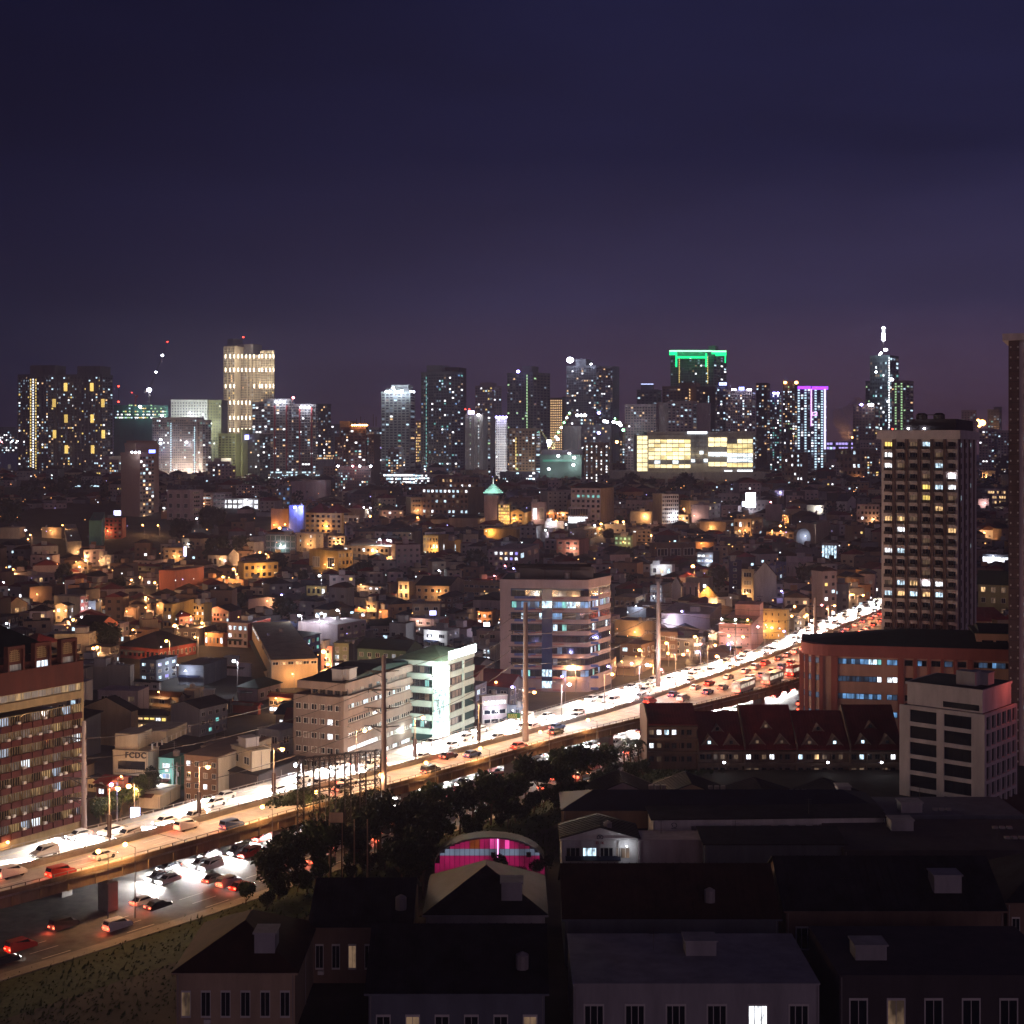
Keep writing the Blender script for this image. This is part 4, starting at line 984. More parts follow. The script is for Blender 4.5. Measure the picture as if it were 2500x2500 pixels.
# ------------------------------------------------------------------ right hand concrete tower
Y = 394.; th = math.radians(24); X, a, d_ = solve(2152, 2338, 2384, Y, th, 16)
e = empty("apartment_tower", "tall concrete and brown apartment tower with balconies and a pale parapet, right of the viaduct", "apartment tower", (X, Y, 0), -th); FOOT.append((X, Y + 10, 22))
zt = CH - (1072 - HZ) * Y / F; zp = CH - (1050 - HZ) * Y / F
cb = matte("tower_concrete", (.56, .49, .47), .9, .25, .5); bb = matte("tower_brown", (.12, .08, .075), .9, .25, .5)
m = MB(); m.box(-a, 0, 0, d_, 0, zt); m.build("wall", cb, e)
m = MB(); m.box(-a - 1.2, .8, -1, d_ + 1, zt, zp); m.build("parapet", matte("tower_pale", (.6, .53, .52), .9, .2, .4), e)
pit = 26.4 * Y / F; nfl = int((zt) / pit); nc = 6
m = MB(); xs = [-a + .35, -a * .835, -a * .665, -a * .5, -a * .33, -a * .165]
cs = a / nc
for c in range(1, nc): x = -a + c * cs; m.box(x - .42, x + .42, -.55, -.001, 0, zt)
for k in range(4): y = d_ * (k + .2) / 4; m.box(.001, .4, y, y + 1.1, 0, zt)
m.build("brown_pier", bb, e)
bal = MB(); bwid = cs - 1.05
bal.box(-bwid / 2, bwid / 2, -1.0, -.01, -.12, .1, 0); bal.box(-bwid / 2 + .25, bwid / 2 - .25, -1.0, -.92, .1, .95, 1)
for k in (-1, 1): bal.box(k * (bwid / 2 - .3) - .04, k * (bwid / 2 - .3) + .04, -.92, -.01, .1, .95, 1)
bal.box(-.35, .35, -.9, -.4, -.55, -.13, 0)
bal_me = bal.mesh("balcony", [cb, M_dsteel])
dm = {}
for k in ('dark', 'dim', 'warm', 'cool', 'white', 'yellow', 'bright'):
    q = MB(); q.box(-bwid * .32, bwid * .30, -.08, .0, .15, 2.1, 0)
    for x in (-.32, -.02, .28): q.box(bwid * x - .05, bwid * x + .05, -.14, -.081, .15, 2.15, 1)
    q.box(bwid * .34, bwid * .48, -.1, -.0, .9, 2.0, 0)
    dm[k] = q.mesh("balcony_door", [glow("room_bright", (.85, .88, 1), 5, .4, 1.0) if k == 'bright' else (G[k] if k in G else M_glass), M_frame_d])
litset = {(0, 0): 'yellow', (1, 0): 'white', (2, 0): 'white', (3, 5): 'bright', (4, 5): 'white', (4, 4): 'cool', (4, 3): 'yellow', (5, 3): 'yellow', (6, 4): 'warm', (7, 0): 'warm', (7, 1): 'warm', (8, 1): 'white', (8, 5): 'warm', (2, 4): 'cool', (10, 0): 'white', (10, 1): 'cool',
          (12, 3): 'dim', (13, 1): 'cool', (13, 3): 'bright', (13, 4): 'white', (13, 2): 'warm', (14, 0): 'cool', (14, 1): 'warm', (14, 2): 'cool', (14, 3): 'warm', (14, 4): 'cool',  (5, 2): 'dim', (0, 3): 'cool', (0, 2): 'dim', (1, 4): 'dim'}
for r in range(nfl):
    z = zt - (r + 1) * pit + .1
    for c in range(nc):
        x = -a + (c + .5) * cs; k = litset.get((r, c), 'dim' if R.random() < .1 else 'dark'); k = k if k in dm else 'cool'
        dr = link("balcony_door", dm[k], e, (x, 0, z)); link("balcony", bal_me, e, (x, 0, z))
        if k == 'bright': lamp(e, (x, -.9, z + 2.3), 160, (.9, .9, 1), .2)
    for c in range(3):
        link("window", winmesh(R.choice(['dark'] * 8 + ['cool', 'dim']), 'd'), e, (.05, d_ * (c + .62) / 4 + .6, z + .5), math.pi / 2, None, (1.3, 1, 1.5))
m = MB(); m.box(-a * .72, -.8, 3, d_ - 2, zp, zp + 1.5); m.box(-a * .66, -.8, 3.5, d_ - 2.5, zp + 1.5, zp + 3.2); m.build("roof_house", wall('dark'), e)
for x in (-a * .5, -a * .27): q = MB(); q.tube((0, 0, 0), (0, 0, 1.2), 1.6, 1.6, 14); q.tube((0, 0, 1.2), (0, 0, 1.7), 1.6, .9, 14); q.build("water_tank", M_dsteel, e, (x, 5, zp + 3.2))
m = MB(); m.box(-a * .45, -a * .25, 5.4, 5.6, zp + 4.3, zp + 4.5); m.build("pipe", M_dsteel, e)
for x in (-a * .66, -a * .45): globe(e, (x, 2.4, zp + .5), 'w', .3, 120)
globe(e, (-a * .86, 1, zp + .4), 'r', .25, 20)
# tower at the right edge
Y = 330.; th = math.radians(23); X, a, d_ = solve(2462, 2600, 2600, Y, th, 18); Y += 0
e = empty("apartment_tower", "dark brown and beige tower cut by the right edge, its parapet the highest roof there", "apartment tower", (X, Y, 0), -th); FOOT.append((X - 5, Y + 10, 16))
zt = CH - (828 - HZ) * Y / F; zp = CH - (811 - HZ) * Y / F; w1 = 2.4
m = MB(); m.box(-a, -a + w1, 0, d_, 0, zt, 0); m.box(-a + w1 + .01, 0, .5, d_, 0, zt, 1); m.build("wall", [bb, cb], e); m = MB(); m.box(-a - 1.3, 0, -1, d_, zt, zp); m.build("parapet", cb, e)
pit = 25.6 * Y / F
for r in range(int(zt / pit)):
    z = zt - (r + 1) * pit
    q = MB(); q.box(-a + .05, -a + w1 - .05, -.1, -.01, z, z + .12); q.build("floor_joint", M_dsteel, e)
    for x in (-a + .5, -a + w1 - .3): q = MB(); q.box(x - .15, x + .15, -.35, -.01, z + .7, z + 1.1); q.build("air_conditioner", M_frame, e)
    link("window", winmesh(R.choice(['dark', 'dark', 'cool', 'warm']), 'd'), e, (-a + w1 + 1.6, .49, z + .8), 0, None, (1.2, 1, 1.3))
# ------------------------------------------------------------------ orange block with blue window bands
Y = 350.; th = math.radians(12); X, a, _ = solve(1957, 2640, 2640, Y, th, 20); Yl = Y + a * math.sin(th); zoff = Y / 318.
h = CH - (1572 - HZ) * Yl / F
sx = lambda p_: -solve(p_, 2640, 2640, Y, th, 20)[1]
e = empty("office_block", "long orange and brick red office block with blue window bands and a rounded left end", "office building", (X, Y, 0), -th); FOOT.append((X - a / 2, Y + 12, 24)); FOOT.append((X - a * .9, Y + 18, 14)); FOOT.append((X, Y + 10, 16))
ob = matte("block_orange", (.5, .29, .215), .9, .2, .35); rb = matte("block_red", (.33, .105, .085), .9, .2, .35)
def rnd(o, n=8):
    r_ = 6.5
    arc = [(-a + r_ - (r_ + o) * math.sin(math.radians(90 * k / n)), r_ - (r_ + o) * math.cos(math.radians(90 * k / n))) for k in range(n, -1, -1)]
    return [(-a - o, 20)] + arc + [(0, -o), (0, 20)]
fr = 2.9
m = MB(); m.prism(rnd(0), 0, h - fr, 0); m.prism(rnd(.15), h - fr, h, 1)
m.build("wall", [ob, rb], e)
rp = MB(); rp.add([(-a + .2, 7, h + .02), (-a + 6, .4, h + .02), (0, .4, h + .02), (0, 19, h + .02), (-a + .2, 19, h + .02), (-a * .62, 10, h + 3.4), (-a * .1, 10, h + 3.4)], [(0, 1, 5), (1, 2, 6, 5), (2, 3, 6), (3, 4, 5, 6), (4, 0, 5)]); rp.build("roof", M_roof['green'], e)
fl = 42.5 * Y / F * 1.03
for k in range(5):
    q = MB(); t = math.radians(90 - k * 19); x = -a + 6.5 - 6.7 * math.sin(t); y = 6.5 - 6.7 * math.cos(t); q.box(x - .45, x + .45, y - .45, y + .3, 0, h - fr); q.build("red_pier", rb, e)
for x, w_ in ((2037, 1.6), (2199, 1.4), (2234, .8), (2268, .8), (2300, .7), (2332, .8), (2368, 1.2)):
    q = MB(); x = sx(x); q.box(x - w_ / 2, x + w_ / 2, -.45, -.001, 0, h - fr); q.build("red_pier", rb, e)
for r in range(6):
    z = h - fr - 1.9 - r * fl
    if z < 1: break
    for si, (s0, s1) in enumerate([(2046, 2152), (2165, 2191), (2209, 2228), (2240, 2262), (2274, 2296), (2305, 2326), (2338, 2359), (2378, 2600)]):
        s0, s1 = sx(s0), sx(s1); n = max(1, int((s1 - s0) / 1.05))
        for c in range(n):
            k = R.choice(['blue', 'blue', 'blueD', 'blueD']) if si < 2 else R.choice(['blueD', 'dark', 'blue', 'blueD'])
            if r == 0 and si == 0 and c > n * .5: k = R.choice(['cool', 'blue', 'teal'])
            if r == 1: k = ('white' if si == 1 else ('white' if si == 0 and c > n * .8 else ('dark' if si else 'blueD')))
            if si in (2, 6) or (r == 1 and si == 3): k = 'dark'
            link("window", winmesh(k, 'd', 0), e, (s0 + (c + .5) * (s1 - s0) / n, -.003, z), 0, None, ((s1 - s0) / n, 1, 1.45))
    for k in range(4):
        t = math.radians(80 - k * 19); x = -a + 6.5 - 6.52 * math.sin(t); y = 6.5 - 6.52 * math.cos(t)
        link("window", winmesh('blueD', 'd', 0), e, (x, y, z), -t, None, (1.0, 1, 1.45))
bxl = solve(2363, 2700, 2700, Y - 2, th, 20)[1]
m = MB(); m.box(-a * .36, 0, 4, 18, h, h + 3.4); m.build("penthouse_wall", ob, e)
for c in range(5): q = MB(); q.box(-a * .34 + c * 3.4, -a * .34 + c * 3.4 + 2.7, 3.9, 3.99, h + .6, h + 1.7); q.build("penthouse_window", M_glass, e)
q = MB(); q.box(-a * .37, .3, 3.4, 18.4, h + 3.4, h + 3.7); q.prismy([(3.4, h + 3.71), (11, h + 5.2), (18.4, h + 3.71)], -a * .35, .3); q.build("penthouse_roof", M_roof['green'], e)
# ------------------------------------------------------------------ white office block, lower right
Y = 294.; th = min((math.radians(20 + k) for k in range(40)), key=lambda t: abs(solve(2196, 2404, 2483, Y, t, 90)[2] - 17)); X, a, d_ = solve(2196, 2404, 2483, Y, th, 16); h = CH - (1745 - HZ) * Y / F
e = empty("office_block", "pale grey concrete office block with wide dark windows and a box top storey, lower right", "office building", (X, Y, 0), -th); FOOT.append((X, Y + 10, 18))
pg = matte("block_pale", (.46, .43, .44), .85, .25, .35)
fl = 41 * Y / F; m = MB(); m.box(-a + .5, -.5, .5, d_, 0, h - .1); m.build("core", wall('dark'), e)
m = MB(); nf = int(h / fl) + 1
for r in range(nf + 1):
    z1 = h - r * fl; m.box(-a, 0, 0, .5, max(0, z1 - fl * .25), z1) if z1 > .3 else None
    if z1 > .3: m.box(-.5, 0, .5, d_, max(0, z1 - fl * .2), z1 - .001)
for x0, x1 in ((-a, -a * .875), (-a * .555, -a * .47), (-a * .15, 0)): m.box(x0, x1, -.06, .5, 0, h + .0)
for c in range(7): y = .5 + c * (d_ - .8) / 6; m.box(-.52, .06, y - .3, y + .25, 0, h + .01)
m.build("wall", pg, e)
for r in range(nf):
    z1 = h - r * fl - fl * .25; z0 = z1 - fl * .75
    if z1 < .5: break
    for x0, x1 in ((-a * .875, -a * .555), (-a * .47, -a * .15)):
        for c in range(3):
            w_ = (x1 - x0) / 3; q = MB(); q.box(x0 + c * w_ + .03, x0 + (c + 1) * w_ - .03, .3, .4, max(0, z0), z1); q.build("window", M_glass, e)
    for c in range(6): y = .5 + c * (d_ - .8) / 6 + .25; q = MB(); q.box(-.5, -.42, y, y + (d_ - .8) / 6 - .55, max(0, z0 + .3), z1 + .1); q.build("window", M_glass, e)
zt = CH - (1685 - HZ) * (Y + 1) / F
m = MB(); m.box(-a * .93, -.9, 1, d_ - 1, h, zt); m.box(-a * .95, -.7, .8, d_ - .8, zt - .5, zt); m.build("top_storey", pg, e)
m = MB(); m.box(-a * .5, -1.6, .9, .99, h + .4, h + 1.6); m.build("top_window", M_glass, e)
rf = MB(); rf.box(-a * .92, -1.1, 1.2, d_ - 1.2, zt, zt + .03); rf.build("roof", M_roof['dark'], e); m = MB(); m.box(-a * .42, -a * .2, 4, 7, zt, zt + 3); m.build("stair_house", wall('grey'), e); roofwork(e, a * .8, d_ * .7, zt, 2)
lamp(e, (4, d_ * .8, zt - .5), 900, (1, .15, .1), .3, name="red_light")
# ------------------------------------------------------------------ dark red roofed townhouses
Y = 330.; mr_ = M_roof['red']; wt = matte("town_wall", (.13, .085, .065), .9, .3, .5); trim = matte("gable_trim", (.2, .13, .11), .9, .2)
units = [(1578, 1702, 1718, 'first, leftmost'), (1702, 1815, 1738, 'second'), (1815, 1942, 1722, 'third'), (1942, 2072, 1736, 'fourth'), (2072, 2200, 1722, 'fifth, rightmost')]
for n_, (x0, x1, yt, wd_) in enumerate(units):
    X0 = (x0 - 1250) / F * Y; X1 = (x1 - 1250) / F * Y; a = X1 - X0; d = 17.; hr = CH - (yt - HZ) * (Y + d / 2) / F; he = CH - (1828 - HZ) * Y / F if n_ else CH - (1768 - HZ) * Y / F
    e = empty("townhouse", "dark red roofed townhouse, %s of the row before the viaduct" % wd_, "townhouse", (X1, Y, 0), 0, "row of dark red roofed townhouses"); FOOT.append((X1 - a / 2, Y + 9, 12))
    m = MB(); m.box(-a + .15, -.15, 0, d, 0, he); m.box(-a, -a + .3, -1.2, d, 0, he + 1.5); 
    for x in (-a * .66, -a * .33): m.box(x - .12, x + .12, -.5, -.001, 0, he)
    for z in (he - 3.1, he - 6.2, he - .4):
        if z > 0: m.box(-a + .3, -.01, -1.1, -.002, z - .6, z)
    m.add([(-a, -1.2, he + 1.5), (-a + .3, -1.2, he + 1.5), (-a + .3, d, he + 1.5), (-a, d, he + 1.5), (-a, d / 2, hr + .4), (-a + .3, d / 2, hr + .4)], [(0, 1, 5, 4), (1, 2, 5), (2, 3, 4, 5), (3, 0, 4)])
    m.build("wall", wt, e)
    rf = MB(); rf.prismy([(-1.4, he), (d / 2, hr), (d / 2, hr + .2), (-1.4, he + .2)], -a + .31, -.01); rf.prismy([(d / 2, hr), (d + 1, he), (d + 1, he + .2), (d / 2, hr + .2)], -a + .31, -.01)
    nt_ = int(a / .7)
    for k in range(nt_): x = -a + .5 + k * .7; rf.prismy([(-1.42, he + .2), (d / 2, hr + .2), (d / 2, hr + .3), (-1.42, he + .3)], x, x + .12)
    rf.build("roof", mr_, e)
    for q, (fx, fz) in enumerate([(.27, .1), (.74, .1), (.52, .45)] if n_ else []):
        gx = -a * fx; s = 1.7 if q < 2 else 1.2; y0 = -1.4 + (d / 2 + 1.4) * fz; z0 = he + (hr - he) * fz + .2; gd = s * 1.5
        m = MB(); m.prismx([(gx - s, z0), (gx, z0 + s * 1.15), (gx + s, z0)], y0 + .1, y0 + gd + 1.4); m.build("dormer", wt, e)
        m = MB()
        for sg in (-1, 1): m.prismx([(gx, z0 + s * 1.15), (gx + sg * (s + .25), z0 - .2), (gx + sg * (s + .25), z0 + .05), (gx, z0 + s * 1.15 + .28)][::sg], y0 - .1, y0 + gd + 1.4)
        m.build("dormer_roof", trim, e)
        link("window", winmesh('cool' if (n_, q) in ((1, 1), (3, 0), (4, 1)) else ('dim' if R.random() < .4 else 'dark'), 'd', 0), e, (gx, y0 + .09, z0 + .25), 0, None, (.8, 1, .8))
    for r in range(3):
        z = he - 2.5 - r * 3.1
        for c in range(6):
            lit_ = R.choices(['dark', 'dim', 'white', 'cool', 'warm'], [60, 22, 6, 7, 5])[0]
            link("window", winmesh(lit_, 'd'), e, (-a + 1.2 + c * (a - 2) / 5.6, -.005, z), 0, None, (1.15, 1, 1.25))
    if n_ in (1, 3, 4): globe(e, (-a * .5, -6, 3), 'w', .3, 60)
# ------------------------------------------------------------------ warehouses, lower right
def gable_hall(x0, x1, ye, yp, Y, d, label, wk, rc='dark', xp=None, face_d=0.0):
    X0 = (x0 - 1250) / F * Y; X1 = (x1 - 1250) / F * Y; he = CH - (ye - HZ) * Y / F; hp = CH - (yp - HZ) * Y / F; a = X1 - X0
    e, _, _ = building(X1, Y, 0, a, d, he, wk, label, "warehouse", 'gable', rc, hp - he, None, None, name="warehouse", ridge='y', over=.35, ribs=True)
    m = MB(); m.box(-a - .12, .12, -.12, -.01, he - .5, he - .3); m.build("wall_trim", M_frame, e)
    return e, a, he, hp
gable_hall(1437, 1604, 1945, 1910, dist(1975), 11, "brown gabled warehouse, left one of three behind the flat white office strip", 'mauve')
gable_hall(1604, 1772, 1946, 1914, dist(1976), 11, "brown gabled warehouse, middle one of three behind the flat white office strip", 'tan')
gable_hall(1950, 2128, 1962, 1930, dist(1990), 11, "brown gabled warehouse, right one of three beside the pale office block", 'tan')
gable_hall(1772, 1950, 1956, 1928, dist(1986), 11, "dark gabled warehouse behind the white office strip with air conditioners", 'brown')
# long hall with ridge across
Yh = 268.; X1 = (2150 - 1250) / F * Yh; X0 = (1376 - 1250) / F * Yh; he = CH - (1976 - HZ) * Yh / F
e, _, _ = building(X1, Yh, 0, X1 - X0, 13, he, 'brown', "long dark roofed hall behind the white gabled warehouse", "warehouse", 'hip', 'blue', 2.2, name="warehouse")
Yh = 262.; X1 = (2160 - 1250) / F * Yh; X0 = (1592 - 1250) / F * Yh; he = CH - (1995 - HZ) * Yh / F
e, a, d_ = building(X1, Yh, math.radians(-2.5), X1 - X0, 7, he, 'white', "long flat white office strip with air conditioners and a small emblem", "office building", 'shed', 'dark', .5, name="office_strip")
lg = matte("logo_dark", (.03, .05, .08), .6, .1, bump=0)
def ring(m, cx, cz, r0, r1, y0, y1, sq=1, a0=0, a1=360, n=24):
    for k in range(n):
        p, q = math.radians(a0 + (a1 - a0) * k / n), math.radians(a0 + (a1 - a0) * (k + 1) / n)
        m.prismx([(cx + r0 * math.cos(p), cz + sq * r0 * math.sin(p)), (cx + r1 * math.cos(p), cz + sq * r1 * math.sin(p)), (cx + r1 * math.cos(q), cz + sq * r1 * math.sin(q)), (cx + r0 * math.cos(q), cz + sq * r0 * math.sin(q))][::-1], y0, y1)
m = MB(); cx = -a + 3.8; cz = he - 1.0; ring(m, cx, cz + .12, .38, .5, -.08, 0, .6, -20, 250); ring(m, cx + .1, cz - .12, .38, .5, -.08, 0, .6, 160, 400); m.box(cx - .5, cx + .5, -.08, 0, cz - .62, cz - .5); m.build("emblem", lg, e)
for c in range(12):
    x = -a + 7 + c * 3.2
    if x > -1: break
    q = MB(); q.box(x, x + .9, -.5, -.01, he - 1.9, he - 1.2); q.box(x + 1.1, x + 1.9, -.5, -.01, he - 1.9, he - 1.2); q.build("air_conditioner", M_steel, e)
for c in range(13):
    x = -a + 2 + c * 3.1
    if x > -1: break
    link("window", winmesh(R.choice(['dark', 'dark', 'dim']), 'w'), e, (x, -.003, he - 4.4), 0, None, (2.2, 1, 1.7))
q = MB(); q.box(-a, 0, -1.2, -.01, he - 2.5, he - 2.35); q.build("canopy", M_dsteel, e)
# white gabled front with the emblem
Yg = 250.; e, a, he, hp = gable_hall(1371, 1559, 2046, 2020, Yg, 9, "white gabled warehouse front with a round emblem over small red letters", 'white', 'dark')
m = MB(); cx = -a / 2; cz = he + .15; ring(m, cx, cz, .46, .58, -.09, 0, .78); m.prismx([(cx - .3, cz - .3), (cx - .18, cz - .3), (cx + .3, cz + .3), (cx + .18, cz + .3)][::-1], -.085, 0); m.prismx([(cx + .18, cz - .3), (cx + .3, cz - .3), (cx - .18, cz + .3), (cx - .3, cz + .3)][::-1], -.086, 0)
m.build("emblem", lg, e)
letters(e, "DDK", -a / 2 - .72, he - 1.05, .62, matte("letters_red", (.25, .01, .03), .6, .1, bump=0), -.09, depth=.04)
for c in range(4): link("window", winmesh(R.choice(['cool', 'dim', 'dark', 'dim']), 'w', 2), e, (-a + 2 + c * (a - 3) / 3.6, -.003, he - 3.6), 0, None, (2.6, 1, 2.0))
for c in range(5): q = MB(); x = -a + .15 + c * (a - .4) / 4; q.box(x - .13, x + .13, -.2, -.02, 0, he - .6); q.build("column", M_frame, e)
globe(e, (-2.2, -1.6, he - 1), 'w', .14, 110)
e, _, _ = bpx('P', 1559, 1722, 1722, 2050, 2150, 'mauve', "low pale mauve wall with flat roof, right of the white gabled front", Y=249, th=0, d=6, clutter=0)
e, _, _ = bpx('P', 1722, 2062, 2062, 2062, 2150, 'slate', "low grey corrugated wall at the bottom, below the white office strip", Y=246, th=0, d=8, clutter=1, roof='shed', rh=.8)
e, _, _ = bpx('P', 2150, 2500, 2500, 1990, 2100, 'slate', "low dark annex with a pale cornice at the foot of the pale office block", Y=268, th=0, d=14, clutter=2)
e, _, _ = bpx('P', 2062, 2640, 2640, 2075, 2150, 'dark', "dark flat roof in the lower right corner", Y=244, th=0, d=20, clutter=3)
# barrel roofed hall with the pink lit glass front
Yb = 246.; X1 = (1330 - 1250) / F * Yb; X0 = (1062 - 1250) / F * Yb; a = X1 - X0; he = CH - (2106 - HZ) * Yb / F; rh_ = (2106 - 2045) * Yb / F
e, _, _ = building(X1, Yb, 0, a, 3.5, max(he, 1), 'dark', "barrel roofed hall with magenta and white lit glass front at the bottom edge", "hall", 'barrel', 'dark', rh_, name="arched_hall")
mag = glow("magenta_lit", (.75, .02, .18), .28, .6, .3); mg2 = glow("magenta_bright", (1, .08, .42), .8, .4, .3); wl_ = glow("front_white", (.5, .6, .85), .22, .5, .3); am_ = glow("front_amber", (.4, .08, .02), .3, .7, .3)
def arch(x): return he + rh_ * math.sqrt(max(0, 1 - (x / (a / 2)) ** 2))
nc = 22
for c in range(nc):
    x0 = -a / 2 + a * c / nc; x1 = x0 + a / nc - .07; zt_ = min(arch(x0), arch(x1)) - .12; f = abs(c - 12)
    for (z0, z1, mt) in ((he - 2.2, he + rh_ * .28, mag), (he + rh_ * .28 + .06, he + rh_ * .55, wl_), (he + rh_ * .55 + .06, 99, mg2 if c in (11, 12, 14) else (am_ if c in (7, 8) else mag))):
        z1 = min(z1, zt_)
        if z1 - z0 > .1: q = MB(); q.box(-a / 2 + x0, -a / 2 + x1, -.12, -.03, z0, z1); q.build("glass_panel", mt, e)
q = MB(); q.box(-a / 2 + 1.3, -a / 2 + 1.45, -.3, -.13, he - 2, arch(1.4) - .1); q.build("light_tube", glow("tube_pink", (1, .35, .75), 3.5), e)
for x in (.2, 6.3): q = MB(); q.box(-a / 2 + x, -a / 2 + x + .8, -.5, -.13, he + rh_ * .25, he + rh_ * .25 + .8); q.build("fan_box", M_dsteel, e)
q = MB()
for k in range(24):
    p, p2 = math.pi * k / 24, math.pi * (k + 1) / 24; q.tube((-a / 2 - a / 2 * math.cos(p), -.2, he + rh_ * math.sin(p)), (-a / 2 - a / 2 * math.cos(p2), -.2, he + rh_ * math.sin(p2)), .13, n=5)
q.build("arch_rim", M_steel, e)
# roofs nearer than the photograph's bottom edge
low = [(1380, 1900, 2240, 2360, 'slate', 'gable'), (1920, 2450, 2220, 2350, 'brown', 'gable'), (1040, 1330, 2230, 2360, 'grey', 'hip'), (1400, 2000, 2400, 2560, 'grey', 'flat'), (2050, 2600, 2380, 2560, 'dark', 'flat'), (760, 1000, 2260, 2400, 'brown', 'gable'), (900, 1330, 2420, 2600, 'slate', 'gable'), (430, 720, 2370, 2520, 'tan', 'hip'), (2460, 2700, 2200, 2320, 'brown', 'hip')]
for n_, (x0, x1, yt, yb, wk, rf_) in enumerate(low):
    bpx('P', x0, x1, x1, yt, yb, wk, "dark %s shed with %s roof below the warehouses, %s" % (WN[wk], rf_, ["left of the middle", "right", "under the arch", "middle, wide", "right corner", "left of the arch", "below the arch", "far left", "right edge"][n_]), th=0, d=18, roof=rf_, rc=R.choice(['dark', 'rust', 'blue']), cat="shed", name="shed", wl=(1, 6), lit=.06, ribs=True)
for k in range(10):
    X, Y, _ = ground(R.uniform(1010, 1350), R.uniform(2110, 2230)); tree(X, Y, R.uniform(.4, .55), "low dark tree in front of the magenta lit hall", "trees around the barrel roofed hall", k=4)

